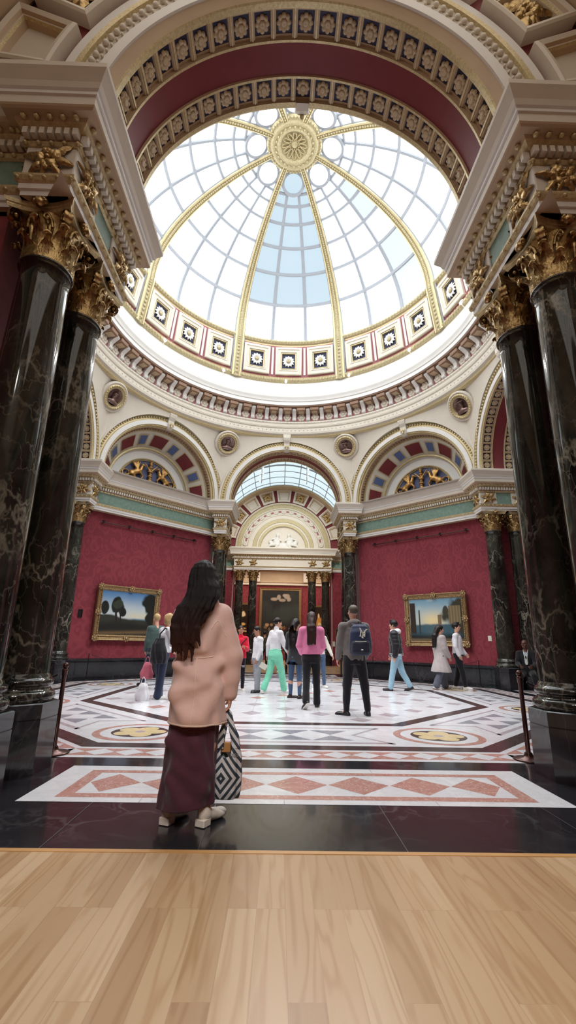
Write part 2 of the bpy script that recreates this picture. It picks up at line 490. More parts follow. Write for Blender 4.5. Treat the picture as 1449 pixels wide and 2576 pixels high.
def archivolt_mesh(face, out):
    """moulded band round the arch mouth; face = plane, out = -1 to the octagon"""
    mb = MB(); o = out
    mats = [M['plaster'], M['gilt'], M['white'], M['tan']]
    if o < 0:
        prof = [(2.94, face + .02), (2.94, face - .08), (2.90, face - .11), (2.84, face - .09), (2.82, face - .05), (2.64, face - .05), (2.62, face - .08), (2.60, face - .09), (2.45, face - .08), (2.43, face - .04), (2.40, face - .03)]
        seg = [0, 0, 0, 1, 1, 1, 0, 2, 1, 1]
    else:
        prof = [(2.40, face - .07), (2.41, face - .05), (2.46, face - .02), (2.52, face + .02), (2.52, face + .05), (2.66, face + .05), (2.67, face + .03), (2.85, face + .03), (2.86, face + .07), (2.93, face + .07), (2.94, face + .05), (3.05, face + .06), (3.05, face - .02)]
        seg = [1, 3, 3, 2, 2, 0, 0, 1, 1, 0, 2, 2]
    arcsweep(mb, prof, seg, (0, 0, ZC), (1, 0, 0), (0, 0, 1), (0, 1, 0), -0.04, PI + 0.04, 96)
    n = 74; mb.smooth = True
    for i in range(n):
        a = PI * (i + .5) / n
        if o < 0:
            mb.cur = 1; c = (2.73 * math.cos(a), face - .07, ZC + 2.73 * math.sin(a)); mb.ball(c, (.045, .05, .045), 6, 4)
        else:
            mb.cur = 0
            c = (2.77 * math.cos(a), face + .05, ZC + 2.77 * math.sin(a)); mb.ball(c, (.045, .035, .045), 6, 4)
            c = (2.69 * math.cos(a), face + .05, ZC + 2.69 * math.sin(a)); mb.ball(c, .022, 5, 3)
    return mb.mesh('archivolt', mats)
AV_IN = archivolt_mesh(A0, -1); AV_DIAG = archivolt_mesh(AD, -1); AV_OUT = archivolt_mesh(A1, 1)

def keystone_mesh(face):
    mb = MB(); mb.cur = 0
    P = []
    for (z, d, w) in ((9.50, .06, .10), (9.56, .14, .11), (9.66, .19, .12), (9.76, .15, .125), (9.86, .16, .13), (9.98, .26, .14), (10.08, .30, .15), (10.13, .30, .16), (10.30, .30, .17), (10.34, .30, .17)):
        P.append([(-w, face + .05, z), (-w, face - d, z), (w, face - d, z), (w, face + .05, z)])
    mb.grid(P)
    mb.add([P[0][0], P[0][1], P[0][2], P[0][3]], [(0, 3, 2, 1)])
    mb.cur = 1
    mb.smooth = True
    for s_ in (-1, 1):
        mb.ball((s_ * .05, face - .2, 9.70), (.045, .03, .06), 8, 6)
    mb.ball((0, face - .2, 9.6), (.04, .03, .07), 8, 6)
    return mb.mesh('keystone', [M['plaster'], M['gilt']])
KEY_IN = keystone_mesh(A0); KEY_DIAG = keystone_mesh(AD)

NICE = {0: 'far arch', 1: 'right-hand arch', 2: 'near arch', 3: 'left-hand arch'}
for k in range(4):
    t = tag(empty('arch_trim', (0, 0, 0), -k * PI / 2), 'coffered %s on the room side of the hall, rosettes on dark blue either side of a red band' % NICE[k], 'arch', None, 'structure')
    link('soffit', SOFFIT, t); link('archivolt', AV_IN, t); link('archivolt', AV_OUT, t); link('keystone', KEY_IN, t)
    for (yc) in (6.92, 7.69):
        for i in range(25):
            a = PI * (i + .5) / 25
            link('rosette', ros_mesh, t, (2.465 * math.cos(a), yc, ZC + 2.465 * math.sin(a)), (0, math.atan2(-math.cos(a), -math.sin(a)), 0))

# ---------------- pendentives: wall between the arches and the ring
ZR, RR = 10.22, 6.50
def pendentive(A, half, rz, nm):
    mb = MB(); mb.smooth = True
    P = []; n = 64
    for i in range(n + 1):
        x = -half + 2 * half * i / n
        ph = math.atan2(x, A)
        z0 = ZC + math.sqrt(max(0, 2.80 ** 2 - x * x)) if abs(x) < 2.80 else 7.0
        if abs(x) > 2.80: z0 = 7.0
        row = []; roct = A / math.cos(ph)
        for j in range(15):
            z = z0 + (ZR - z0) * j / 14
            u = min(1, max(0, (z - 7.1) / (ZR - 7.1)))
            # vertical at the springing, leaning in to the ring
            r = RR + (roct - RR) * math.sqrt(max(0, 1 - u * u))
            row.append((r * math.sin(ph), r * math.cos(ph), z))
        P.append(row)
    mb.grid(P)
    o = mb.obj(nm, [M['plaster']], None, (0, 0, 0), (0, 0, rz)); o['kind'] = 'structure'
    return o
XV = AD * math.sqrt(2) - A0                      # where a diagonal face meets an axial one
TV = (A0 - XV) / math.sqrt(2)
for k in range(4):
    pendentive(A0, XV, -k * PI / 2, 'wall_spandrel_%s' % DIR[k])
    pendentive(AD, TV, -k * PI / 2 - PI / 4, 'wall_spandrel_diagonal_%s' % DIR[k])

# ---------------- diagonal niches with lunettes
def niche_mesh():
    mb = MB()
    mats = [M['plaster'], M['gilt'], M['tan'], M['redp'], M['skyb'], M['white'], M['brownp']]
    f = AD
    prof = [(RA, f - .03), (RA, f + .06), (2.36, f + .08), (2.36, f + .34), (2.31, f + .35), (2.29, f + .38), (1.84, 7.90), (1.82, 7.86), (1.76, 7.86), (1.73, 7.92), (1.72, 8.02), (1.40, 8.02), (1.38, 7.98), (1.34, 8.0), (1.34, 8.12)]
    seg = [1, 1, 2, 1, 1, 0, 1, 1, 1, 5, 5, 1, 1, 1]
    arcsweep(mb, prof, seg, (0, 0, ZC), (1, 0, 0), (0, 0, 1), (0, 1, 0), -0.04, PI + 0.04, 90)
    # guilloche rings on the outer band
    for i in range(60):
        a = PI * (i + .5) / 60
        mb.cur = 6; mb.smooth = True
        mb.ball((2.35 * math.cos(a), f + .21, ZC + 2.35 * math.sin(a)), (.05, .085, .05), 6, 4)
    # painted panels on the splay
    def patch(a0, a1, s0, s1, mt, lift):
        mb.cur = mt; mb.smooth = False
        P = []
        for i in range(9):
            a = math.radians(a0 + (a1 - a0) * i / 8); row = []
            for s_ in (s0, s1):
                r = 2.29 + (1.84 - 2.29) * s_ - lift; y = f + .38 + (7.90 - f - .38) * s_ - lift * .7
                row.append((r * math.cos(a), y, ZC + r * math.sin(a)))
            P.append(row)
        mb.grid(P)
    for c in (9, 50, 90, 130, 171):
        patch(c - 9.6, c + 9.6, .13, .90, 1, .012); patch(c - 8.6, c + 8.6, .18, .85, 3, .02)
    for c in (29.5, 70, 110, 150.5):
        patch(c - 5.6, c + 5.6, .16, .86, 1, .012); patch(c - 4.2, c + 4.2, .24, .78, 4, .02)
    # ledge
    mb.cur = 0; mb.smooth = False; mb.box((-1.6, 7.85, 7.05), (1.6, 8.2, 7.50)); mb.box((-1.6, 7.82, 7.46), (1.6, 8.2, 7.50))
    mb.cur = 0; mb.smooth = False
    mb.add([(-2.6, 6.6, 7.05), (2.6, 6.6, 7.05), (2.6, 8.2, 7.05), (-2.6, 8.2, 7.05)], [(0, 1, 2, 3)])
    return mb.mesh('niche', mats)
NICHE = niche_mesh()
for k in range(4):
    rz = -k * PI / 2 - PI / 4
    t = tag(empty('niche_trim', (0, 0, 0), rz), None, None, None, 'structure')
    link('niche', NICHE, t); link('archivolt', AV_DIAG, t); link('keystone', KEY_DIAG, t)

# ---------------- walls of the octagon
def wallpoly(name, pts, z0, z1, mat, kind='structure'):
    mb = MB()
    for i in range(len(pts) - 1):
        a, b = pts[i], pts[i + 1]
        mb.add([(a[0], a[1], z0), (b[0], b[1], z0), (b[0], b[1], z1), (a[0], a[1], z1)], [(0, 1, 2, 3)])
    o = mb.obj(name, [mat]); o['kind'] = kind
    return o
def rot2(p, k):
    a = -k * PI / 2; c, s_ = math.cos(a), math.sin(a)
    return (p[0] * c - p[1] * s_, p[0] * s_ + p[1] * c)
JX = 3.205
yj = WD * math.sqrt(2) - JX
WPATH = [(4.12, A1), (JX, A1), (JX, yj), (yj, JX), (A1, JX), (A1, 4.12)]
CN = ['northeast', 'southeast', 'southwest', 'northwest']
for k in range(4):
    wallpoly('wall_%s' % CN[k], [rot2(p, k) for p in WPATH], 0.5, 5.8, M['red'])
    mb = MB()
    prof = [(.07, 0), (.07, .08), (.05, .10), (.05, .52), (.07, .53), (.09, .56), (.09, .60), (.06, .63), (.0, .64)]
    sweep(mb, [rot2(p, k) for p in WPATH], prof, [0] * 8)
    o = mb.obj('baseboard_%s' % CN[k], [M['black']]); o['kind'] = 'structure'

# ---------------- entablature over the piers
FA = 6.774 + .38
yc2 = FA * math.sqrt(2) - 3.0
EPATH = [(4.12, 8.06), (3.0, 8.06), (3.0, 8.20), (2.5, 8.20), (2.5, 6.58), (3.0, 6.58), (3.0, yc2), (yc2, 3.0), (6.58, 3.0), (6.58, 2.5), (8.20, 2.5), (8.20, 3.0), (8.06, 3.0), (8.06, 4.12)]
def entab_profile(hi=True):
    # slots: 0 plaster 1 gilt 2 green 3 tan 4 white 5 brown
    prof = [(-.56, 5.66), (0, 5.66), (0, 5.73), (.02, 5.735), (.02, 5.80), (.025, 5.81), (.04, 5.83), (.06, 5.87), (.065, 5.89), (.0, 5.90), (0, 6.31), (.03, 6.32), (.05, 6.36), (.05, 6.48),
            (.07, 6.49), (.13, 6.54), (.15, 6.575), (.22, 6.58), (.24, 6.60), (.25, 6.62), (.25, 6.73), (.27, 6.74), (.27, 6.78), (.29, 6.80), (.31, 6.86), (.36, 6.94), (.38, 6.97), (.38, 7.03), (.36, 7.05), (-.6, 7.05)]
    mats = [3, 4, 4, 4, 3, 1, 1, 1, 4, 2, 1, 1, 5, 1, 1, 3, 3, 3, 3, 0, 4, 4, 4, 0, 0, 0, 0, 0, 0]
    return prof, mats
EMATS = [M['plaster'], M['gilt'], M['green'], M['tan'], M['white'], M['brownp']]
def add_dentils(mb, path, closed=False):
    for (p, d) in along(path, .088, closed, -0.06):
        n = Vector((d.y, -d.x))
        R_ = Matrix(((d.x, n.x, 0, p.x), (d.y, n.y, 0, p.y), (0, 0, 1, 0), (0, 0, 0, 1)))
        mb.cur = 0; mb.smooth = False
        mb.box((-.027, .03, 6.385), (.027, .12, 6.47), R_)
    for (p, d) in along(path, .13, closed, -0.1):
        n = Vector((d.y, -d.x)); mb.cur = 1; mb.smooth = True
        mb.ball((p.x + n.x * .16, p.y + n.y * .16, 6.555), (.036, .036, .03), 6, 4)
        mb.ball((p.x + n.x * .05, p.y + n.y * .05, 5.85), (.028, .028, .022), 5, 3)
        mb.ball((p.x + n.x * .05, p.y + n.y * .05, 6.335), (.03, .03, .024), 5, 3)
for k in range(4):
    mb = MB(); path = [rot2(p, k) for p in EPATH]
    prof, mats = entab_profile()
    sweep(mb, path, prof, mats)
    add_dentils(mb, path)
    o = mb.obj('cornice_trim_%s' % CN[k], EMATS); o['kind'] = 'structure'

# ---------------- ornament with gilt leaves, used on frieze blocks and panels
def leafspray(w, h, seed, n=15, lift=.05):
    """gilded acanthus spray lying on the xz plane, rising along -y"""
    R = random.Random(seed); mb = MB(); mb.smooth = True
    for i in range(n):
        a = 2 * PI * i / n + R.uniform(-.2, .2); ring_ = 0.5 if i % 2 else .95
        ex, ez = math.cos(a), math.sin(a)
        Lf = ring_ * min(w / max(abs(ex), .2), h / max(abs(ez), .2)) * .5
        P = []; wd = .16 * min(w, h) * (1.2 if i % 2 else .8)
        for q in range(7):
            t = q / 6; rr = Lf * (.12 + .88 * t)
            cw = wd * (math.sin(PI * min(1, t * .85 + .12)) ** .8) * (1 + .3 * math.cos(t * 14))
            up = lift * (.35 + .8 * math.sin(PI * t) + .7 * t * t * (i % 2))
            bend = .25 * t * t * (1 if i % 3 else -1) * wd * 2
            P.append([(ex * rr - ez * (s_ * cw + bend), -(up * (1 - .55 * abs(s_))), ez * rr + ex * (s_ * cw + bend)) for s_ in (-1, -.5, 0, .5, 1)])
        mb.grid(P)
    mb.ball((0, -lift * .8, 0), (.06 * w, lift * .6, .06 * w), 8, 6)
    return mb
SPRAY_BLOCK = leafspray(.56, .40, 3, 17, .06).mesh('leaf_spray', [M['gold']])
def frieze_block_mesh():
    mb = MB(); mb.bev((-.27, -.29, 5.91), (.27, .29, 6.31), .01)
    return mb.mesh('block', [M['plaster']])
FBLOCK = frieze_block_mesh()

# ---------------- columns
def leaf_mesh_pts(mb, ang, r0, z0, h, w, curl, rbell):
    """acanthus leaf hugging the bell: fluted blade, lobed edge, rolled tip"""
    P = []; nt = 12; cols = (-1, -.8, -.6, -.4, -.2, 0, .2, .4, .6, .8, 1)
    for q in range(nt):
        t = q / (nt - 1)
        z = z0 + h * t
        rr = rbell(z) + .010 + curl * .62 * max(0, (t - .5) / .5) ** 2.2
        cw = w * (.62 + .5 * math.sin(PI * min(1, t * .95 + .05))) * (1 - .35 * max(0, (t - .7) / .3)) * (1 + .13 * math.cos(t * 24))
        row = []
        for i, s_ in enumerate(cols):
            a = ang + s_ * cw / rr
            rad = rr + (.013 if i % 2 == 1 else -.004) * (1 - .3 * t) + (.012 if s_ == 0 else 0) - .018 * abs(s_) ** 2 * t
            row.append((rad * math.cos(a), rad * math.sin(a), z - .03 * abs(s_) ** 2 * t))
        P.append(row)
    z = z0 + h; rr = rbell(z) + .010 + curl * .62                 # rolled tip
    for q in range(1, 8):
        a_ = q / 7 * 1.35 * PI; k_ = .030
        row = []
        for i, s_ in enumerate(cols):
            a = ang + s_ * w * .40 / rr
            rad = rr + k_ * (1 - math.cos(a_)) + (.004 if i % 2 else 0); zz = z + k_ * math.sin(a_) - .030 * abs(s_) ** 2
            row.append((rad * math.cos(a), rad * math.sin(a), zz))
        P.append(row)
    mb.grid(P)

def column_meshes(rb, rt, zb, zt):
    """zb top of pedestal, zt underside of architrave"""
    sh0 = zb + .24; cap0 = zt - .66
    mb = MB(); mb.smooth = True                                   # attic base
    R = rb
    mb.lathe([(R * 1.24, zb), (R * 1.29, zb + .02), (R * 1.31, zb + .045), (R * 1.29, zb + .075), (R * 1.24, zb + .095), (R * 1.18, zb + .10), (R * 1.11, zb + .125), (R * 1.12, zb + .145), (R * 1.17, zb + .15), (R * 1.20, zb + .17), (R * 1.18, zb + .195), (R * 1.13, zb + .21), (R * 1.08, zb + .215), (R * 1.06, zb + .235), (R * 1.0, zb + .26)], 64)
    base = mb.mesh('base', [M['column']])
    mb = MB(); mb.smooth = True                                   # shaft with entasis
    pr = []
    for i in range(25):
        t = i / 24; r = rb + (rt - rb) * (t ** 1.7)
        pr.append((r, sh0 + (cap0 - .05 - sh0) * t))
    pr += [(rt * 1.03, cap0 - .045), (rt * 1.12, cap0 - .03), (rt * 1.14, cap0 - .012), (rt * 1.10, cap0 + .004), (rt * 0.98, cap0 + .008)]
    mb.lathe(pr, 72)
    shaft = mb.mesh('shaft', [M['column']])
    mb = MB(); mb.smooth = True                                   # bell and leaves
    def rbell(z):
        t = (z - cap0) / .56
        return rt * (.96 + .02 * t + .42 * max(0, t - .35) ** 2)
    mb.lathe([(rbell(cap0 + .56 * i / 10), cap0 + .56 * i / 10) for i in range(11)], 40)
    for i in range(8):
        leaf_mesh_pts(mb, 2 * PI * i / 8 + PI / 8, 0, cap0 + .005, .235, rt * .36, rt * .42, rbell)
        leaf_mesh_pts(mb, 2 * PI * i / 8, 0, cap0 + .01, .385, rt * .36, rt * .5, rbell)
        a = 2 * PI * i / 8 + PI / 8                                  # stalks
        mb.tube([(rbell(cap0 + z) * 1.03 * math.cos(a), rbell(cap0 + z) * 1.03 * math.sin(a), cap0 + z) for z in (.2, .3, .38, .42)], [.022, .028, .034, .02], 6)
    bell = mb.mesh('capital', [M['gold']])
    # corner volute: scroll growing from the bell out under the abacus corner
    mb = MB(); mb.smooth = True
    pts = []
    for i in range(6):
        t = i / 5; pts.append((rt * (1.08 + .50 * t ** 1.6), 0, cap0 + .36 + .185 * math.sin(t * PI / 2)))
    cx, cz = rt * 1.60, cap0 + .475
    for i in range(15):
        a = PI / 2 - i / 14 * 2 * PI * 1.6; rr = .075 * (1 - i / 17)
        pts.append((cx + rr * math.cos(a), 0, cz + rr * math.sin(a)))
    P = []
    for (x, y, z) in pts: P.append([(x, -.045, z), (x + .006, -.03, z + .006), (x, 0, z - .004), (x + .006, .03, z + .006), (x, .045, z)])
    mb.grid(P)
    P2 = [[(p[0] - .012 * (1 if i < 6 else 0), p[1] * .9, p[2] - .012) for p in row] for i, row in enumerate(P)]
    mb.grid(P2, flip=True)
    mb.ball((cx, 0, cz), (.028, .055, .028), 8, 6)
    volute = mb.mesh('volute', [M['gold']])
    mb = MB(); mb.smooth = True                                   # inner helix pair with fleuron, one face
    for s_ in (-1, 1):
        pts = [(rt * 1.06, s_ * .13, cap0 + .36), (rt * 1.12, s_ * .12, cap0 + .44), (rt * 1.18, s_ * .085, cap0 + .50)]
        for i in range(10):
            a = PI / 2 + (PI * 1.4) * i / 9; rr = .045 * (1 - i / 13)
            pts.append((rt * 1.2, s_ * (.075 + rr * math.cos(a)), cap0 + .47 + rr * math.sin(a)))
        mb.tube(pts, [.016] * len(pts), 6)
    mb.ball((rt * 1.42, 0, cap0 + .60), (.05, .055, .055), 10, 6)
    for i in range(5):
        a = PI * (i - 2) / 5 + PI / 2
        mb.ball((rt * 1.40, .06 * math.cos(a), cap0 + .60 + .06 * math.sin(a)), (.03, .03, .035), 6, 4)
    helix = mb.mesh('helix', [M['gold']])
    # abacus with hollow sides
    mb = MB(); mb.smooth = False
    P = []; h = rt * 1.30; cor = rt * 1.46
    for (z, k) in ((zt - .10, .94), (zt - .07, .98), (zt - .05, .97), (zt - .045, 1.02), (zt, 1.05)):
        row = []
        for q in range(4):
            a0 = q * PI / 2
            for i in range(12):
                t = -1 + 2 * i / 11
                d = (cor - .34 * rt * (1 - t * t)) * k
                x, y = d, t * cor * k
                row.append((x * math.cos(a0) - y * math.sin(a0), x * math.sin(a0) + y * math.cos(a0), z))
        P.append(row)
    mb.grid(P, wrap_v=True); mb.add(P[0], [tuple(range(len(P[0])))[::-1]]); mb.add(P[-1], [tuple(range(len(P[0])))])
    abac = mb.mesh('abacus', [M['gilt']])
    return base, shaft, bell, volute, helix, abac
CM = column_meshes(.275, .238, .62, 5.66)
def pedestal_mesh(w, h):
    mb = MB()
    def pr(w_, c_, z): return [(-w_ + c_, -w_, z), (w_ - c_, -w_, z), (w_, -w_ + c_, z), (w_, w_ - c_, z), (w_ - c_, w_, z), (-w_ + c_, w_, z), (-w_, w_ - c_, z), (-w_, -w_ + c_, z)]
    R_ = [pr(w, .2, 0), pr(w, .2, h - .15), pr(w - .006, .2, h - .146), pr(w - .006, .2, h - .142), pr(w, .2, h - .138), pr(w, .2, h - .01), pr(w - .01, .2, h)]
    mb.grid(R_, wrap_v=True); mb.add(R_[-1], [tuple(range(8))])
    return mb.mesh('pedestal', [M['black']])
PED = pedestal_mesh(.37, .62)
proto_col = None
def column(x, y, label, rz=0.0, group='dark marble columns with gilded capitals'):
    global proto_col
    if proto_col is None:
        t = empty('marble_column')
        link('pedestal', PED, t); link('base', CM[0], t); link('shaft', CM[1], t)
        c = link('capital', CM[2], t); link('abacus', CM[5], c)
        for i in range(4):
            link('volute', CM[3], c, (0, 0, 0), (0, 0, PI / 4 + i * PI / 2)); link('helix', CM[4], c, (0, 0, 0), (0, 0, i * PI / 2))
        proto_col = t
    else: t = copy_tree(proto_col)
    t.location = (x, y, 0); t.rotation_euler = (0, 0, rz)
    return tag(t, label, 'column', group, 'thing')
CX, CY1, CY2 = 2.79, 7.03, 7.84
LAB = {
    (0, 1, 1): 'far right column of the octagon, beside the backpack man, first of its pair', (0, 1, 2): 'column just behind the far right one, at the doorway jamb',
    (0, -1, 1): 'far left column of the octagon, just right of the long-haired head', (0, -1, 2): 'column just behind the far left one, at the doorway jamb',
    (1, 1, 1): 'nearer column on the right arch jamb, hidden behind the big right columns', (1, 1, 2): 'rear column of the near jamb of the right arch',
    (1, -1, 1): 'middle distance column beside the right red wall, left of the seated attendant', (1, -1, 2): 'middle distance column just behind the seated attendant',
    (2, 1, 1): 'inner of the two big dark columns at left, behind the left rope post', (2, 1, 2): 'outermost big dark column at the left edge, nearest the camera',
    (2, -1, 1): 'inner of the two big dark columns at right, behind the right rope post', (2, -1, 2): 'outermost big dark column at the right edge, nearest the camera',
    (3, -1, 1): 'nearer column on the left arch jamb behind the big left columns', (3, -1, 2): 'rear column of the near jamb of the left arch',
    (3, 1, 1): 'middle distance column left of the left gilt-framed landscape', (3, 1, 2): 'middle distance column behind the one beside the left landscape',
}
for k in range(4):
    for sx in (1, -1):
        for j, y in ((1, CY1), (2, CY2)):
            p = rot2((sx * CX, y), k)
            column(p[0], p[1], LAB[(k, sx, j)], -k * PI / 2)
            q = rot2((sx * 2.75, 6.85 if j == 1 else 7.93), k)
            t = empty('frieze_trim', (q[0], q[1], 0), -k * PI / 2); t['kind'] = 'structure'
            link('block', FBLOCK, t)
            for i in range(4): link('leaf_spray', SPRAY_BLOCK, t, ((.27 if i % 2 else .29) * math.sin(i * PI / 2), -(.27 if i % 2 else .29) * math.cos(i * PI / 2), 6.11), (0, 0, i * PI / 2))
# ------------------------------------------------------------------ ring under the dome
t = tag(empty('drum_cornice'), None, None, None, 'structure')
mb = MB()
prof = [(6.62, 10.10), (6.52, 10.16), (6.50, 10.22), (6.42, 10.26), (6.40, 10.34), (6.44, 10.36), (6.44, 10.54), (6.40, 10.56), (6.38, 10.62), (6.42, 10.66), (6.42, 10.74), (6.38, 10.78), (6.40, 10.86), (6.47, 10.88), (6.47, 11.30), (6.40, 11.31), (6.36, 11.36), (6.30, 11.38), (6.02, 11.40), (6.02, 11.44), (5.98, 11.45), (5.98, 11.60), (5.95, 11.62), (5.93, 11.70), (5.89, 11.80), (5.88, 11.88), (5.93, 11.90), (5.95, 11.98), (6.04, 12.22), (6.12, 12.45), (6.17, 12.68)]
seg = [1, 1, 0, 0, 0, 0, 0, 0, 0, 0, 0, 0, 0, 2, 0, 0, 3, 3, 3, 4, 4, 4, 4, 4, 4, 4, 4, 4, 4, 4]
ringsweep(mb, prof, seg, 160)
mb.cur = 4; mb.smooth = True
for i in range(220):
    a = 2 * PI * i / 220; mb.ball((6.43 * math.sin(a), 6.43 * math.cos(a), 10.45), .03, 5, 3)
for i in range(260):
    a = 2 * PI * i / 260; mb.ball((6.38 * math.sin(a), 6.38 * math.cos(a), 10.80), .022, 5, 3)
mb.obj('ring', [M['plaster'], M['gilt'], M['pinkp'], M['brownp'], M['white']], t)
RING_ROSE = merge_smooth(rose(6, .19, .07).mesh('rosette', [M['plaster']]))
mb = MB()                                                        # scroll bracket
P = []
for (z, d) in ((10.90, .05), (10.93, .09), (10.99, .10), (11.05, .07), (11.14, .10), (11.22, .20), (11.28, .30), (11.33, .34), (11.37, .32)):
    P.append([(-.085, .02, z), (-.085, -d, z), (-.03, -d - .015, z), (.03, -d - .015, z), (.085, -d, z), (.085, .02, z)])
mb.grid(P); mb.add([P[0][0], P[0][1], P[0][4], P[0][5]], [(0, 3, 2, 1)])
BRACK = mb.mesh('bracket', [M['white']])
mb = MB(); mb.bev((-.19, -.40, 11.24), (.19, .02, 11.39), .015); mb.cur = 1; mb.bev((-.12, -.34, 11.215), (.12, -.06, 11.245), .01)
MODIL = mb.mesh('modillion', [M['brownp'], M['tan']])
for i in range(64):
    a = 2 * PI * i / 64
    rz = -a
    link('rosette', RING_ROSE, t, (6.465 * math.sin(a), 6.465 * math.cos(a), 11.08), (PI / 2, 0, rz))
    link('modillion', MODIL, t, (6.46 * math.sin(a), 6.46 * math.cos(a), 0), (0, 0, rz))
    a += PI / 64
    link('bracket', BRACK, t, (6.46 * math.sin(a), 6.46 * math.cos(a), 0), (0, 0, -a))

# ------------------------------------------------------------------ coffered drum
t = tag(empty('dome_ceiling'), None, None, None, 'structure')
mb = MB()
prof = [(6.17, 12.66), (6.10, 12.70), (6.06, 12.79), (6.10, 12.88), (6.17, 12.91), (6.15, 12.96), (5.93, 14.44), (5.92, 14.50), (5.84, 14.53), (5.80, 14.62), (5.84, 14.71), (5.92, 14.74), (5.95, 14.80)]
seg = [1, 1, 1, 1, 3, 0, 3, 1, 1, 1, 1, 1]
ringsweep(mb, prof, seg, 192)
mb.cur = 1; mb.smooth = True
for (r, z, n) in ((6.07, 12.79, 260), (5.81, 14.62, 250)):
    for i in range(n):
        a = 2 * PI * i / n; mb.ball((r * math.sin(a), r * math.cos(a), z), (.05, .05, .085), 5, 3)
mb.obj('drum_band', [M['pinkp'], M['palegold'], M['white'], M['gilt']], t)
def coffer_meshes():
    mb = MB(); w0, w1, h = .60, .60, .66
    # x along the ring, y up the slope, z towards the room
    steps = [(.60, .66, .0), (.60, .66, .12), (.57, .63, .14), (.50, .56, .14), (.48, .54, .10), (.42, .48, .10), (.40, .46, .13), (.36, .42, .12), (.35, .41, .07), (.33, .39, .07), (.325, .385, .10), (.30, .36, .10), (.29, .35, .02)]
    ms = [0, 0, 0, 0, 0, 0, 0, 0, 2, 2, 2, 2]
    for k in range(len(steps) - 1):
        a, b = steps[k], steps[k + 1]; mb.cur = ms[k]
        A = [(-a[0], -a[1], a[2]), (a[0], -a[1], a[2]), (a[0], a[1], a[2]), (-a[0], a[1], a[2])]
        B = [(-b[0], -b[1], b[2]), (b[0], -b[1], b[2]), (b[0], b[1], b[2]), (-b[0], b[1], b[2])]
        mb.add(A + B, [(i, (i + 1) % 4, 4 + (i + 1) % 4, 4 + i) for i in range(4)])
    b = steps[-1]; mb.cur = 1
    mb.add([(-b[0], -b[1], b[2]), (b[0], -b[1], b[2]), (b[0], b[1], b[2]), (-b[0], b[1], b[2])], [(0, 1, 2, 3)])
    cof = mb.mesh('coffer', [M['plaster'], M['blue'], M['gilt']])
    mb = MB(); mb.smooth = True
    for i in range(12):
        a = 2 * PI * i / 12; P = []
        for q in range(6):
            t_ = q / 5; r = .07 + .17 * t_; w = .05 * math.sin(PI * min(1, .15 + .8 * t_))
            P.append([(math.cos(a) * r - math.sin(a) * s_ * w, math.sin(a) * r + math.cos(a) * s_ * w, .04 + .05 * math.sin(PI * t_) - .012 * abs(s_)) for s_ in (-1, 0, 1)])
        mb.grid(P)
    mb.cur = 1; mb.ball((0, 0, .07), (.075, .075, .05), 12, 6)
    return cof, mb.mesh('flower', [M['white'], M['palegold']])
COF, FLO = coffer_meshes()
tilt = math.atan2(6.15 - 5.93, 14.44 - 12.96)
STRIP = MB(); STRIP.bev((-.05, -.66, 0), (.05, .66, .05), .012); STRIP = STRIP.mesh('strip', [M['white']])
def ring_place(o, a, r, z, tl):
    # local z faces the axis and down, local y climbs the slope
    n = Vector((-math.sin(a) * math.cos(tl), -math.cos(a) * math.cos(tl), -math.sin(tl)))
    x = Vector((math.cos(a), -math.sin(a), 0)); x = -x
    y = n.cross(x)
    o.matrix_local = Matrix(((x.x, y.x, n.x, r * math.sin(a)), (x.y, y.y, n.y, r * math.cos(a)), (x.z, y.z, n.z, z), (0, 0, 0, 1)))
    return o
for i in range(8):
    for j in (-1, 0, 1):
        a = 2 * PI * i / 8 + j * math.radians(14.0)
        c = ring_place(link('coffer', COF, t), a, 6.045, 13.70, tilt)
        link('flower', FLO, c, (0, 0, .02), (0, 0, 0), (1.15, 1.15, 1))
    for j in (-.5, .5):
        ring_place(link('strip', STRIP, t), 2 * PI * i / 8 + j * math.radians(14.0), 6.04, 13.70, tilt)

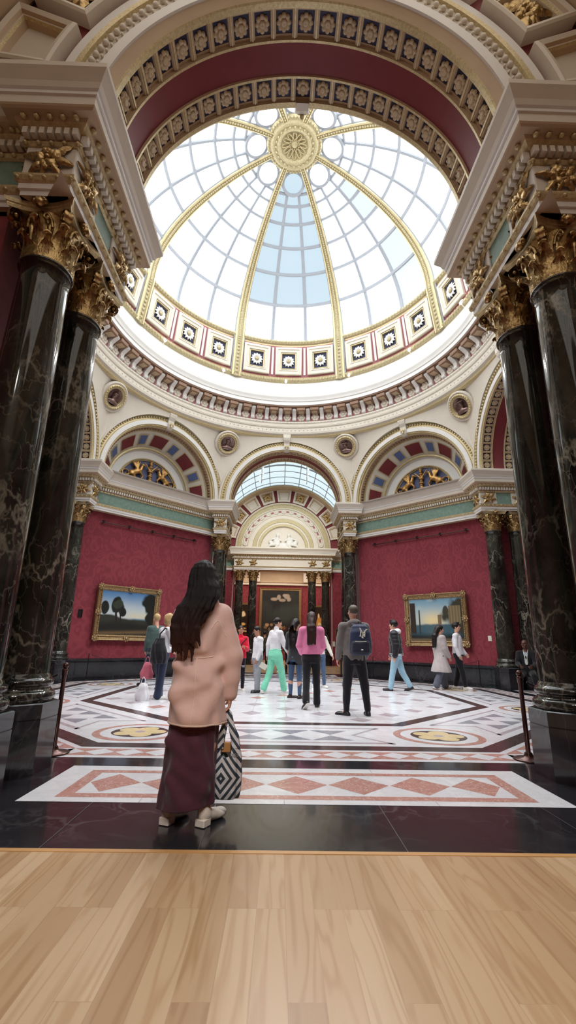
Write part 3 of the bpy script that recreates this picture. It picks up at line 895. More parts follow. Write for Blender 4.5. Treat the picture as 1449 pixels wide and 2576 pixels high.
# ------------------------------------------------------------------ glazed dome
def dome(th, off=0.0): return (5.86 + off) * math.cos(th), 14.56 + (4.0 + off) * math.sin(th)
ROWS = [0.045, 0.42, 0.695, 0.90, 1.07, 1.19, 1.265, 1.40]
def dpt(th, a, off=0.0):
    r, z = dome(th, off); return (r * math.sin(a), r * math.cos(a), z)
RIBW = [(.0, .17), (.6, .145), (1.0, .12), (1.3, .10), (1.5, .09)]
w = tag(empty('window_1'), None, None, None, 'structure')
for s_ in range(8):
    a0 = 2 * PI * s_ / 8
    mb = MB(); mb.smooth = True
    for r_ in range(len(ROWS) - 1):
        for c_ in range(3):
            lo = a0 - math.radians(22.5) + c_ * math.radians(15); hi = lo + math.radians(15)
            mb.cur = 1 if (s_ == 0 and 1 <= r_ <= 6) else (2 if s_ == 1 and c_ == 2 and r_ in (0, 1, 3, 4) else 0)
            P = [[dpt(ROWS[r_] + (ROWS[r_ + 1] - ROWS[r_]) * i / 3, lo + (hi - lo) * j / 3, .06) for j in range(4)] for i in range(4)]
            mb.grid(P, flip=True)
    mb.obj('pane', [M['pane'], M['panet'], M['panew']], w)
    mb = MB(); mb.smooth = False
    def bar(pts, wd, dp=.05):
        pts = [Vector(p) for p in pts]; P = []
        for i, p in enumerate(pts):
            d = (pts[min(i + 1, len(pts) - 1)] - pts[max(i - 1, 0)]).normalized()
            n = (p - Vector((0, 0, 14.2))).normalized(); sd = d.cross(n).normalized()
            ww = wd[i] if isinstance(wd, list) else wd
            P.append([tuple(p - sd * ww - n * .01), tuple(p - sd * ww * .6 - n * dp), tuple(p + sd * ww * .6 - n * dp), tuple(p + sd * ww - n * .01)])
        mb.grid(P)
    for c_ in (-1, 1):
        a = a0 + c_ * math.radians(7.5)
        ths = [0.02 + (1.265 - .02) * i / 24 for i in range(25)]
        bar([dpt(th, a) for th in ths], [.10 * (1 - .45 * i / 24) for i in range(25)])
    for th in ROWS[1:7]:
        bar([dpt(th, a0 + math.radians(-22 + 44 * i / 12)) for i in range(13)], .09 * (1 - .4 * th / 1.3))
    # cast bosses where the bars cross
    for th in ROWS[1:6]:
        for c_ in (-1, 1):
            p = Vector(dpt(th, a0 + c_ * math.radians(7.5), -.02)); n = (p - Vector((0, 0, 14.2))).normalized()
            q = n.to_track_quat('Z', 'Y').to_matrix()
            mb.ball(p, (.14 * (1 - .4 * th / 1.3),) * 2 + (.05,), 10, 4, q)
    # round light at the head of the sector
    pc = Vector(dpt(1.335, a0)); n = (pc - Vector((0, 0, 14.2))).normalized(); q = n.to_track_quat('Z', 'Y').to_matrix()
    P = []
    for (rr, dz) in ((.35, .03), (.35, -.06), (.44, -.07), (.46, .03)):
        P.append([tuple(pc + q @ Vector((rr * math.cos(2 * PI * i / 32), rr * math.sin(2 * PI * i / 32), dz))) for i in range(32)])
    mb.grid(P, wrap_v=True)
    mb.obj('glazing_bar', [M['bar']], w)
    # edging strip beside the ribs and the gilt rib itself
    a = a0 + math.radians(22.5)
    mb = MB()
    pts = []; ths = [-.02 + 1.5 * i / 30 for i in range(31)]
    prof = []
    up = [(6.16, 12.68), (6.08, 13.2), (6.0, 13.7), (5.93, 14.2), (5.87, 14.5)]
    line = [(r, z) for r, z in up] + [dome(th) for th in ths[1:]]
    for i, (r, z) in enumerate(line):
        p = Vector((r * math.sin(a), r * math.cos(a), z))
        r2, z2 = line[min(i + 1, len(line) - 1)]; r1, z1 = line[max(i - 1, 0)]
        dr, dz = r2 - r1, z2 - z1; l = math.hypot(dr, dz); nin = Vector((-dz / l * math.sin(a), -dz / l * math.cos(a), dr / l))
        sd = Vector((math.cos(a), -math.sin(a), 0))
        k = max(0, (i - 4)) / 30; ww = .205 * (1 - .58 * k)
        prof.append([tuple(p + sd * (ww * u) + nin * v) for (u, v) in ((-1.25, -.02), (-1.25, .03), (-1.0, .04), (-1.0, .10), (-.62, .12), (-.58, .085), (-.45, .085), (0, .10), (.45, .085), (.58, .085), (.62, .12), (1.0, .10), (1.0, .04), (1.25, .03), (1.25, -.02))])
    for j in range(14):
        mb.cur = 2 if j in (0, 1, 12, 13) else (1 if j in (3, 4, 9, 10) else 0)
        mb.grid([[row[j], row[j + 1]] for row in prof])
    # beading up the middle of the rib
    mb.cur = 0; mb.smooth = True
    for i in range(len(prof) - 1):
        for f_ in (0.0, .34, .67):
            p = Vector(prof[i][7]) * (1 - f_) + Vector(prof[i + 1][7]) * f_
            mb.ball(p, .062 * (1 - .4 * i / 34), 6, 4)
    mb.obj('rib', [M['palegold'], M['gilt'], M['bar']], t)
# crown: carved boss
mb = MB(); mb.smooth = True
mb.lathe([(1.18, 18.60), (1.16, 18.50), (1.08, 18.44), (1.0, 18.44), (.95, 18.38), (.90, 18.36), (.80, 18.40), (.74, 18.40), (.70, 18.34), (.66, 18.33), (.60, 18.40), (.56, 18.46), (.30, 18.56), (.14, 18.52), (.08, 18.44), (.03, 18.36), (0.001, 18.35)], 64)
for i in range(24):
    a = 2 * PI * i / 24; mb.ball((.77 * math.cos(a), .77 * math.sin(a), 18.38), .05, 8, 5)
for i in range(48):
    a = 2 * PI * i / 48; mb.ball((1.09 * math.cos(a), 1.09 * math.sin(a), 18.44), (.05, .05, .05), 6, 4)
mb.cur = 1
for i in range(12):
    a = 2 * PI * i / 12
    pts = [(math.cos(a) * r - math.sin(a) * q, math.sin(a) * r + math.cos(a) * q, 18.47 + .04 * math.sin(r * 9)) for (r, q) in ((.16, 0), (.26, .055), (.40, .075), (.50, .05), (.53, 0), (.50, -.05), (.40, -.075), (.26, -.055), (.16, 0))]
    mb.tube(pts, .018, 5, False)
    b_ = a + PI / 12
    mb.ball((.44 * math.cos(b_), .44 * math.sin(b_), 18.49), (.03, .03, .03), 6, 4)
mb.v = [(p_[0] * .86, p_[1] * .86, p_[2]) for p_ in mb.v]
mb.obj('boss', [M['palegold'], M['gilt']], t)

# ------------------------------------------------------------------ halls off the octagon
VR = 4.12
def wedge_panel(ornament):
    """framed voussoir panel on the wall plane, local angle 0 = +z; x across, z along the radius, -y towards the viewer"""
    mb = MB()
    r0, r1, h = 3.13, 3.98, math.radians(7.3)
    steps = [(.0, .0), (.0, .15), (.03, .17), (.09, .15), (.11, .115), (.13, .115), (.145, .08), (.16, .05), (.175, .02)]
    ms = [0, 0, 0, 2, 0, 1, 2, 2]
    def ringpts(ins, d):
        pts = []
        for (r, s_) in ((r0 + ins, -1), (r0 + ins, 1), (r1 - ins, 1), (r1 - ins, -1)):
            n = 8
            for i in range(n):
                t_ = i / (n - 1)
                lim = h - ins / r
                a = s_ * lim * (1 if s_ > 0 else 1)
                u = (-lim + 2 * lim * t_) if s_ == 1 and r < 3.6 else None
                pts.append((r, s_ * lim))
            # straight corners are enough for the sides
        return pts
    def loop(ins, d):
        out = []
        n = 8
        la, lb = h - ins / (r0 + ins), h - ins / (r1 - ins)
        for i in range(n): out.append((r0 + ins, -la + 2 * la * i / (n - 1)))
        for i in range(n): out.append((r1 - ins, lb - 2 * lb * i / (n - 1)))
        return [(r * math.sin(a), -d, r * math.cos(a)) for (r, a) in out]
    L_ = [loop(*s_) for s_ in steps]
    n = len(L_[0])
    for k in range(len(L_) - 1):
        mb.cur = ms[k]
        mb.add(L_[k] + L_[k + 1], [(i, (i + 1) % n, n + (i + 1) % n, n + i) for i in range(n)])
    mb.cur = 0 if not ornament else 2
    mb.add(L_[-1], [(i, i + 1, n - 2 - i, n - 1 - i) for i in range(n // 2 - 1)])
    return mb.mesh('panel', [M['plaster'], M['gilt'], M['tan']])
PAN = wedge_panel(False); PANO = wedge_panel(True)
SPRAY_PAN = leafspray(.62, .56, 11, 19, .07).mesh('leaf_spray', [M['gold']])
def tympanum(y, rz, name, rin, back=False):
    t = tag(empty(name, (0, 0, 0), rz), None, None, None, 'structure')
    mb = MB()
    arcsweep(mb, [(rin, 0), (4.3, 0)], [0], (0, y, ZC), (1, 0, 0), (0, 0, 1), (0, 1, 0), -.08, PI + .08, 64)
    mb.obj('wall_face', [M['redp']], t)
    for i in range(11):
        if i == 0 or i == 10: continue
        an = math.radians(90 - 18 * (i - 5) )
        th = an - PI / 2
        plain_ = (i % 2 == 1)
        for_ = PAN if plain_ else PANO
        # local +z leans to the angle; face out along +y (turned half round)
        o = link('panel', for_, t, (0, y, ZC), (0, th, PI))
        o.rotation_mode = 'XYZ'
        o.matrix_local = Matrix.Translation((0, y, ZC)) @ Matrix.Rotation(-th, 4, 'Y') @ Matrix.Rotation(0 if back else PI, 4, 'Z')
        if not plain_: link('leaf_spray', SPRAY_PAN, o, (0, -.03, 3.56))
    return t
tympanum(A1, 0, 'wall_tympanum_far', 2.9)
tympanum(A1, PI, 'wall_tympanum_near', 2.9)

def vault(ylen, rz, num, a_glass=40, pane='hallpane'):
    """barrel vault of a hall: solid haunches, glazed crown"""
    t = tag(empty('ceiling_%s' % DIR[num], (0, 0, 0), rz), None, None, None, 'structure')
    y0, y1 = A1, ylen
    ag = math.radians(a_glass)
    mb = MB(); mb.smooth = True
    for (a, b) in ((0, PI / 2 - ag), (PI / 2 + ag, PI)):
        P = [[(VR * math.cos(a + (b - a) * i / 12), y, 7.05 + VR * math.sin(a + (b - a) * i / 12)) for y in (y0, y1)] for i in range(13)]
        mb.grid(P)
    # gilt rib where the glass begins and end bands
    mb.cur = 1
    for a in (PI / 2 - ag, PI / 2 + ag):
        mb.tube([(VR * .99 * math.cos(a), y, 7.05 + VR * .99 * math.sin(a)) for y in (y0, y1)], .10, 8)
    arcsweep(mb, [(VR - .02, y1 - .95), (VR - .10, y1 - .88), (VR - .10, y1 - .05), (VR, y1)], [1, 0, 1], (0, 0, 7.05), (1, 0, 0), (0, 0, 1), (0, 1, 0), 0, PI, 48)
    arcsweep(mb, [(VR - .02, y0 + .02), (VR - .06, y0 + .05), (VR - .06, y0 + .30), (VR, y0 + .35)], [1, 0, 1], (0, 0, 7.05), (1, 0, 0), (0, 0, 1), (0, 1, 0), 0, PI, 48)
    mb.obj('vault', [M['tan'], M['palegold']], t)
    mb = MB(); mb.smooth = True
    P = [[((VR + .03) * math.cos(PI / 2 - ag + 2 * ag * i / 16), y, 7.05 + (VR + .03) * math.sin(PI / 2 - ag + 2 * ag * i / 16)) for y in (y0 + .35, y1 - .9)] for i in range(17)]
    mb.grid(P)
    mb.obj('pane', [M[pane]], t)
    mb = MB()
    for i in range(1, 8):
        a = PI / 2 - ag + 2 * ag * i / 8
        mb.tube([(VR * math.cos(a), y, 7.05 + VR * math.sin(a)) for y in (y0 + .35, y1 - .45)], .022, 6)
    n = max(2, int((y1 - y0) / .95))
    for j in range(1, n):
        y = y0 + .35 + (y1 - y0 - .8) * j / n
        mb.tube([(VR * math.cos(PI / 2 - ag + 2 * ag * i / 16), y, 7.05 + VR * math.sin(PI / 2 - ag + 2 * ag * i / 16)) for i in range(17)], .05 if j % 4 == 0 else .022, 6)
    mb.obj('glazing_bar', [M['bar']], t)
    return t
HALL = {0: 16.5, 1: 13.0, 2: 19.0, 3: 13.0}
for k in range(4):
    vault(HALL[k], -k * PI / 2, k, 52 if k in (0, 2) else 45, ('farpane', 'hallpane', 'nearpane', 'hallpane')[k])
    for s_ in (1, -1):
        wallpoly('wall_hall_%s_%s' % (DIR[k], 'a' if s_ > 0 else 'b'), [rot2((s_ * 4.12, A1), k), rot2((s_ * 4.12, HALL[k]), k)], 0, 7.06, M['red'])
        mb = MB(); pr, ms = entab_profile()
        pts = [rot2((s_ * 4.08, A1), k), rot2((s_ * 4.08, HALL[k]), k)]
        sweep(mb, pts, pr, ms, -s_)
        o = mb.obj('cornice_trim_hall_%s' % DIR[k], EMATS); o['kind'] = 'structure'
        wallpoly('wall_return_%s' % DIR[k], [rot2((s_ * JX, A1), k), rot2((s_ * 4.12, A1), k)], 5.6, 7.2, M['redp'])
    if k != 0:
        wallpoly('wall_end_%s' % DIR[k], [rot2((-4.2, HALL[k]), k), rot2((4.2, HALL[k]), k)], 0, 7.1, M['red'])
        mb = MB(); arcsweep(mb, [(0.01, 0), (4.2, 0)], [0], (0, HALL[k], 7.05), (1, 0, 0), (0, 0, 1), (0, 1, 0), 0, PI, 40)
        o = mb.obj('wall_lunette_%s' % DIR[k], [M['plaster']], None, (0, 0, 0), (0, 0, -k * PI / 2)); o['kind'] = 'structure'

# ------------------------------------------------------------------ portal at the end of the far hall
YP = 16.5
t = tag(empty('portal_trim'), None, None, None, 'structure')
mb = MB(); pr, ms = entab_profile()
path = [(-4.1, YP - .05), (-3.05, YP - .05), (-3.05, YP - .45), (3.05, YP - .45), (3.05, YP - .05), (4.1, YP - .05)]
ms2 = list(ms)
sweep(mb, path, pr, ms2)
add_dentils(mb, path)
# cream lintel between the column pairs
mb.cur = 0; mb.smooth = False
mb.box((-3.06, YP - .47, 5.90), (3.06, YP + .3, 6.31))
mb.obj('lintel', EMATS, t)
for x in (-2.72, -1.86, 1.86, 2.72):
    link('leaf_spray', SPRAY_BLOCK, t, (x, YP - .475, 6.11))
for x, lb in ((-2.72, 'leftmost of the four distant columns flanking the far doorway'), (-1.86, 'second from left of the four distant columns at the far doorway'), (1.86, 'third from left of the four distant columns at the far doorway'), (2.72, 'rightmost of the four distant columns flanking the far doorway')):
    column(x, YP - .08, lb)
for s_ in (-1, 1):
    wallpoly('wall_portal_%s' % ('a' if s_ < 0 else 'b'), [(s_ * 4.2, YP), (s_ * 3.15, YP), (s_ * 3.15, YP + .9)], 0, 5.8, M['red'])
mb = MB(); mb.box((-4.2, YP + .3, 5.72), (4.2, YP + .9, 7.1))
o = mb.obj('wall_above_portal', [M['plaster']]); o['kind'] = 'structure'
tympanum(YP, 0, 'wall_tympanum_portal', 2.9, True)
mb = MB()
f = YP
prof = [(3.08, f + .02), (3.08, f - .06), (3.0, f - .10), (2.94, f - .10), (2.92, f - .06), (2.70, f - .06), (2.68, f - .09), (2.62, f - .09), (2.60, f - .04), (2.30, f - .04), (2.28, f - .08), (2.22, f - .08), (2.18, f - .04), (1.98, f - .04), (1.95, f - .08), (1.74, f - .08), (1.72, f - .04), (1.62, f - .04), (1.60, f - .07), (1.46, f - .07), (1.44, f), (1.44, f + .12), (.001, f + .12)]
ms = [0, 0, 1, 1, 1, 0, 0, 1, 0, 1, 0, 0, 0, 1, 1, 1, 0, 1, 1, 1, 0, 0]
arcsweep(mb, prof, ms, (0, 0, ZC), (1, 0, 0), (0, 0, 1), (0, 1, 0), -.03, PI + .03, 72)
mb.cur = 0; mb.smooth = True
for i in range(15):
    a = PI * (i + .5) / 15
    c = (2.45 * math.cos(a), f - .05, ZC + 2.45 * math.sin(a))
    P = []
    for (r, d) in ((.15, 0), (.15, .05), (.12, .06), (.10, .03), (.06, .03), (.05, .06), (.001, .065)):
        P.append([(c[0] + r * math.cos(2 * PI * q / 20), c[1] - d, c[2] + r * math.sin(2 * PI * q / 20)) for q in range(20)])
    mb.grid(P, wrap_v=True)
mb.cur = 2; mb.smooth = False
for i in range(14):
    a = PI * (i + 1) / 15; P = []
    for da in (-.035, .035): P.append([((r) * math.cos(a + da), f - .046, ZC + r * math.sin(a + da)) for r in (2.39, 2.51)])
    mb.grid(P)
o = mb.obj('arch_trim', [M['plaster'], M['palegold'], M['pinkp']]); o['kind'] = 'structure'
# room beyond
for nm, pts in (('wall_beyond_back', [(-7, 24.6), (7, 24.6)]), ('wall_beyond_left', [(-7, 24.6), (-7, 17.4), (-3.1, 17.4)]), ('wall_beyond_right', [(7, 24.6), (7, 17.4), (3.1, 17.4)])):
    wallpoly(nm, pts, 0, 9.0, M['red'])
mb = MB(); pr = [(0, 5.75), (.1, 5.80), (.1, 5.95), (.16, 6.0), (.05, 6.02), (.05, 6.75), (.12, 6.8), (.45, 6.95), (.5, 7.25), (0, 7.3)]
sweep(mb, [(-7, 24.55), (7, 24.55)], pr, [0, 0, 1, 0, 1, 0, 0, 0, 0]); mb.smooth = False
for x in (-2.0, 2.0):
    mb.cur = 0; mb.box((x - .25, 24.3, 6.02), (x + .25, 24.6, 6.78))
mb.cur = 3; mb.box((-1.4, 24.45, 7.9), (1.4, 24.6, 8.25)); mb.cur = 1
for i in range(12): mb.box((-2.2 + i * .4 - .05, 24.4, 7.4), (-2.2 + i * .4 + .05, 24.5, 8.4))
o = mb.obj('cornice_trim', [M['plaster'], M['tan'], M['green'], M['redp']]); o['kind'] = 'structure'
mb = MB(); mb.add([(-7, 17.4, 9.0), (7, 17.4, 9.0), (7, 24.6, 9.0), (-7, 24.6, 9.0)], [(0, 1, 2, 3)])
o = mb.obj('ceiling_beyond', [M['beyondpane']]); o['kind'] = 'structure'

# ------------------------------------------------------------------ floors
def octpts(ap, n=8, off=22.5): 
    R_ = ap / math.cos(PI / 8)
    return [(R_ * math.sin(math.radians(off + 45 * i)), R_ * math.cos(math.radians(off + 45 * i))) for i in range(8)]
mb = MB()
WH, PK, GR, KK, TN, YE, BK, JT = range(8)
lift = [0]
def poly(pts, mt, lay):
    mb.cur = mt; mb.add([(p[0], p[1], lay * .0006) for p in pts], [tuple(range(len(pts)))] if area(pts) > 0 else [tuple(range(len(pts)))[::-1]])
def area(p): return sum(p[i][0] * p[(i + 1) % len(p)][1] - p[(i + 1) % len(p)][0] * p[i][1] for i in range(len(p)))
def octband(a0, a1, mt, lay):
    A_, B_ = octpts(a0), octpts(a1)
    for i in range(8):
        j = (i + 1) % 8; poly([A_[i], A_[j], B_[j], B_[i]], mt, lay)
# base slab under everything
poly([(-9, -8.7), (9, -8.7), (9, 8.7), (-9, 8.7)], BK, 0)
poly(octpts(7.3), WH, 1)
octband(4.05, 4.28, KK, 2)
octband(5.74, 5.98, KK, 2)
octband(6.48, 7.3, BK, 2)
# rows of lozenges outside the outer line
def loz(cx, cy, w, h, ang, mt, lay):
    c, s_ = math.cos(ang), math.sin(ang)
    poly([(cx + x * c - y * s_, cy + x * s_ + y * c) for (x, y) in ((-w, 0), (0, -h), (w, 0), (0, h))], mt, lay)
for i in range(8):
    ang = -i * PI / 4
    def T(p): return (p[0] * math.cos(ang) - p[1] * math.sin(ang), p[0] * math.sin(ang) + p[1] * math.cos(ang))
    # border row: pink ground with white lozenges
    hw = 6.06 * math.tan(PI / 8); hw2 = 6.40 * math.tan(PI / 8)
    poly([T(p) for p in ((-hw, 6.06), (hw, 6.06), (hw2, 6.38), (-hw2, 6.38))], PK, 2)
    n = 15; pw = 2 * hw / n
    for j in range(n + 1):
        cx = -hw + pw * j
        if abs(cx) < hw2 - .05: poly([T(p) for p in ((cx - pw / 2, 6.22), (cx, 6.07), (cx + pw / 2, 6.22), (cx, 6.37))], WH, 3)
    # inner panel between the corner roundels
    h1 = 1.34
    for (a_, b_) in ((4.50, 4.56), (5.52, 5.60)):
        poly([T(p) for p in ((-h1, a_), (h1, a_), (h1, b_), (-h1, b_))], TN, 2)
    for s_ in (-1, 1):
        poly([T(p) for p in ((s_ * h1, 4.50), (s_ * h1 - s_ * .06, 4.50), (s_ * (h1 - .5), 5.05), (s_ * (h1 - .44), 5.05))], TN, 2)
        poly([T(p) for p in ((s_ * h1, 5.60), (s_ * h1 - s_ * .06, 5.60), (s_ * (h1 - .5), 5.05), (s_ * (h1 - .44), 5.05))], TN, 2)
    for j in range(-1, 2):
        cx = j * .56 + .0
        for s_ in (-1, 1):
            poly([T(p) for p in ((cx - .27, 5.06 + s_ * .34), (cx + .27, 5.06 + s_ * .34), (cx, 5.06 + s_ * .03))], GR, 3)
    # corner roundel with a yellow flower
    R_ = 5.43; a = ang + PI / 8
    c0 = T((R_ * math.sin(PI / 8), R_ * math.cos(PI / 8)))
    def disc(r, mt, lay, n=40): poly([(c0[0] + r * math.cos(2 * PI * q / n), c0[1] + r * math.sin(2 * PI * q / n)) for q in range(n)], mt, lay)
    disc(.62, PK, 3); disc(.52, WH, 4); disc(.38, KK, 5)
    pts = []
    for q in range(72):
        an = 2 * PI * q / 72; rr = .22 + .14 * abs(math.cos(2.5 * an)) ** .7
        pts.append((c0[0] + rr * math.cos(an), c0[1] + rr * math.sin(an)))
    poly(pts, YE, 6); disc(.07, TN, 7, 20)
# lozenges of the inner field
inn = 4.02
def inside(x, y, m=.0):
    return all(x * math.sin(i * PI / 4) + y * math.cos(i * PI / 4) < inn - m for i in range(8))
for i in range(-8, 9):
    for j in range(-8, 9):
        if (i + j) % 2: continue
        x, y = i * .62 - .02, j * .60 - .1
        q = [(x - .20, y), (x, y - .24), (x + .20, y), (x, y + .24)]
        if not inside(x, y, -.05): continue
        q = [p for p in q if inside(*p)] if not all(inside(*p) for p in q) else q
        if len(q) >= 3: poly(q, TN if (i * 7 + j * 3) % 5 else PK, 2)
        if j < 7:
            yy = y + .24; y2 = y + .96
            if inside(x, yy) and inside(x, y2): poly([(x - .004, yy), (x + .004, yy), (x + .004, y2), (x - .004, y2)], JT, 2)
        x2 = x + .42 * 2.0
        if inside(x + .2, y) and inside(x + 1.04, y): poly([(x + .2, y - .004), (x + 1.04, y - .004), (x + 1.04, y + .004), (x + .2, y + .004)], JT, 2)
# white strips in the four doorways
for k in range(4):
    def T(p): return rot2(p, k)
    def pq(pts, mt, lay): poly([T(p) for p in pts], mt, lay)
    def rect(x0, y0, x1, y1, mt, lay): pq([(x0, y0), (x1, y0), (x1, y1), (x0, y1)], mt, lay)
    rect(-2.2, 6.82, 2.2, 7.87, WH, 3)
    for (x0, y0, x1, y1) in ((-1.95, 6.97, 1.95, 7.06), (-1.95, 7.66, 1.95, 7.76), (-1.95, 7.06, -1.83, 7.66), (1.83, 7.06, 1.95, 7.66)): rect(x0, y0, x1, y1, PK, 4)
    for j in range(-3, 4):
        cx = j * .55
        pq([(cx - (.27 if j > -3 else .17), 7.36), (cx, 7.10), (cx + (.27 if j < 3 else .17), 7.36), (cx, 7.62)], PK, 4)
    for x in (-1.1, 0.12, 1.25): rect(x - .003, 7.77, x + .003, 7.87, JT, 4)
    for x in (-.75, .55): rect(x - .003, 6.82, x + .003, 6.96, JT, 4)
    for x in (-1.9, -.62, .65, 1.6): rect(x - .0025, 7.87, x + .0025, 8.7, 8, 3)
FLOOR = mb.obj('floor', [M['wmarble'], M['pmarble'], M['gmarble'], M['kmarble'], M['tmarble'], M['ymarble'], M['black'], M['tmarble'], M['slabjoint']])
FLOOR['kind'] = 'structure'
for k, nm in ((0, 'far'), (2, 'near'), (1, 'east'), (3, 'west')):
    mb = MB(); e = {0: 26, 2: 19.2, 1: 13.2, 3: 13.2}[k]
    x = 7.2 if k == 0 else 4.3
    mb.add([(-x, 8.7, 0), (x, 8.7, 0), (x, e, 0), (-x, e, 0)], [(3, 2, 1, 0)])
    o = mb.obj('floor_boards_%s' % nm, [M['wood']], None, (0, 0, 0.0004), (0, 0, -k * PI / 2)); o['kind'] = 'structure'
    mb = MB(); mb.smooth = False
    mb.box((-4.2, 8.69, 0), (4.2, 8.73, .004)); o = mb.obj('trim_threshold_%s' % nm, [M['thresh']], None, (0, 0, 0), (0, 0, -k * PI / 2)); o['kind'] = 'structure'
# ------------------------------------------------------------------ implicit surfaces for bodies, cloth and carving
class SDF:
    def __init__(s, lo, hi, vox):
        s.vox = vox; s.lo = np.array(lo, float) - 2 * vox
        s.n = np.ceil((np.array(hi, float) + 2 * vox - s.lo) / vox).astype(int) + 1
        s.F = np.full(s.n, 0.12, dtype=np.float32)
        s.ax = [s.lo[i] + vox * np.arange(s.n[i]) for i in range(3)]
    def block(s, lo, hi, pad):
        sl = []; g = []
        for i in range(3):
            a = max(0, int((lo[i] - pad - s.lo[i]) / s.vox)); b = min(s.n[i], int((hi[i] + pad - s.lo[i]) / s.vox) + 2)
            if b <= a: return None, None
            sl.append(slice(a, b)); g.append(s.ax[i][a:b])
        return tuple(sl), np.meshgrid(*g, indexing='ij', sparse=True)
    def put(s, sl, d, k, op):
        F = s.F[sl]
        if op == 'sub':
            d = -d
            h = np.maximum(k - np.abs(F - d), 0) / max(k, 1e-6); s.F[sl] = np.maximum(F, d) + h * h * k * .25
        else:
            h = np.maximum(k - np.abs(F - d), 0) / max(k, 1e-6); s.F[sl] = np.minimum(F, d) - h * h * k * .25
    def cap(s, a, b, ra, rb=None, k=.02, op='add', sq=None):
        """tapered capsule"""
        rb = ra if rb is None else rb
        a = np.array(a, float); b = np.array(b, float); m = max(ra, rb)
        sl, g = s.block(np.minimum(a, b) - m, np.maximum(a, b) + m, k + .012)
        if sl is None: return s
        ba = b - a; L2 = max(float(ba @ ba), 1e-9)
        px, py, pz = g[0] - a[0], g[1] - a[1], g[2] - a[2]
        t = np.clip((px * ba[0] + py * ba[1] + pz * ba[2]) / L2, 0, 1)
        d = np.sqrt((px - t * ba[0]) ** 2 + (py - t * ba[1]) ** 2 + (pz - t * ba[2]) ** 2) - (ra + (rb - ra) * t)
        s.put(sl, d.astype(np.float32), k, op); return s
    def ell(s, c, r, R=None, k=.02, op='add'):
        c = np.array(c, float); r = np.array(r, float); m = r.max()
        sl, g = s.block(c - m, c + m, k + .012)
        if sl is None: return s
        p = [g[0] - c[0], g[1] - c[1], g[2] - c[2]]
        if R is not None:
            R = np.array(R, float); p = [p[0] * R[0, j] + p[1] * R[1, j] + p[2] * R[2, j] for j in range(3)]
        k0 = np.sqrt((p[0] / r[0]) ** 2 + (p[1] / r[1]) ** 2 + (p[2] / r[2]) ** 2)
        k1 = np.sqrt((p[0] / r[0] ** 2) ** 2 + (p[1] / r[1] ** 2) ** 2 + (p[2] / r[2] ** 2) ** 2) + 1e-6
        d = k0 * (k0 - 1) / k1
        s.put(sl, d.astype(np.float32), k, op); return s
    def stack(s, secs, k=.02, op='add', fold=0.0, nf=9, ph=0.0, f2=0.0):
        """upright body through sections (z, cx, cy, rx, ry); optional vertical folds"""
        secs = sorted(secs); z = np.array([q[0] for q in secs])
        lo = (min(q[1] - q[3] for q in secs), min(q[2] - q[4] for q in secs), z[0]); hi = (max(q[1] + q[3] for q in secs), max(q[2] + q[4] for q in secs), z[-1])
        sl, g = s.block(lo, hi, k + .03)
        if sl is None: return s
        zz = g[2]
        def ip(j):
            v = np.array([q[j] for q in secs]); x = np.clip(zz, z[0], z[-1])
            i = np.clip(np.searchsorted(z, x) - 1, 0, len(z) - 2); t = (x - z[i]) / (z[i + 1] - z[i]); t = t * t * (3 - 2 * t) * .5 + t * .5
            return v[i] * (1 - t) + v[i + 1] * t
        cx, cy, rx, ry = ip(1), ip(2), ip(3), ip(4)
        dx, dy = g[0] - cx, g[1] - cy
        kk = np.sqrt((dx / rx) ** 2 + (dy / ry) ** 2)
        d = (kk - 1) * np.minimum(rx, ry)
        if fold:
            an = np.arctan2(dy / ry, dx / rx); tt = (z[-1] - zz) / (z[-1] - z[0])
            d = d + fold * np.sin(nf * an + ph + 3 * np.sin(an * 2 + zz * 2.2)) * (f2 + (1 - f2) * np.clip(tt, 0, 1))
        d = np.maximum(d, np.maximum(z[0] - zz, zz - z[-1]))
        s.put(sl, d.astype(np.float32), k, op); return s
    def cut(s, p, n, k=.004):
        """drop everything on the side n points to"""
        n = np.array(n, float); n /= np.linalg.norm(n)
        g = np.meshgrid(*s.ax, indexing='ij', sparse=True)
        d = (g[0] - p[0]) * n[0] + (g[1] - p[1]) * n[1] + (g[2] - p[2]) * n[2]
        s.F = np.maximum(s.F, d.astype(np.float32)); return s
    def rough(s, amp, fr, seed=0, stretch=(1, 1, 1)):
        """soft drapery: a few crossed waves"""
        R = random.Random(seed); g = np.meshgrid(*s.ax, indexing='ij', sparse=True); w = 0
        for i in range(5):
            v = [R.uniform(-1, 1) * fr * stretch[j] for j in range(3)]; p = R.uniform(0, 6.28)
            w = w + np.sin(g[0] * v[0] + g[1] * v[1] + g[2] * v[2] + p + 1.3 * np.sin(g[2] * fr * .4 + i))
        s.F = s.F + (amp * w / 2.2).astype(np.float32); return s
    def surf(s):
        F = s.F; I = F < 0
        n = F.shape
        c = np.zeros((n[0] - 1, n[1] - 1, n[2] - 1), dtype=np.int8)
        offs = [(i, j, k) for i in (0, 1) for j in (0, 1) for k in (0, 1)]
        for (i, j, k) in offs: c += I[i:n[0] - 1 + i, j:n[1] - 1 + j, k:n[2] - 1 + k]
        act = np.argwhere((c > 0) & (c < 8))
        if len(act) == 0: return np.zeros((0, 3)), np.zeros((0, 4), int)
        idx = np.full(c.shape, -1, dtype=np.int64); idx[act[:, 0], act[:, 1], act[:, 2]] = np.arange(len(act))
        acc = np.zeros((len(act), 3)); cnt = np.zeros(len(act))
        val = {o: F[act[:, 0] + o[0], act[:, 1] + o[1], act[:, 2] + o[2]] for o in offs}
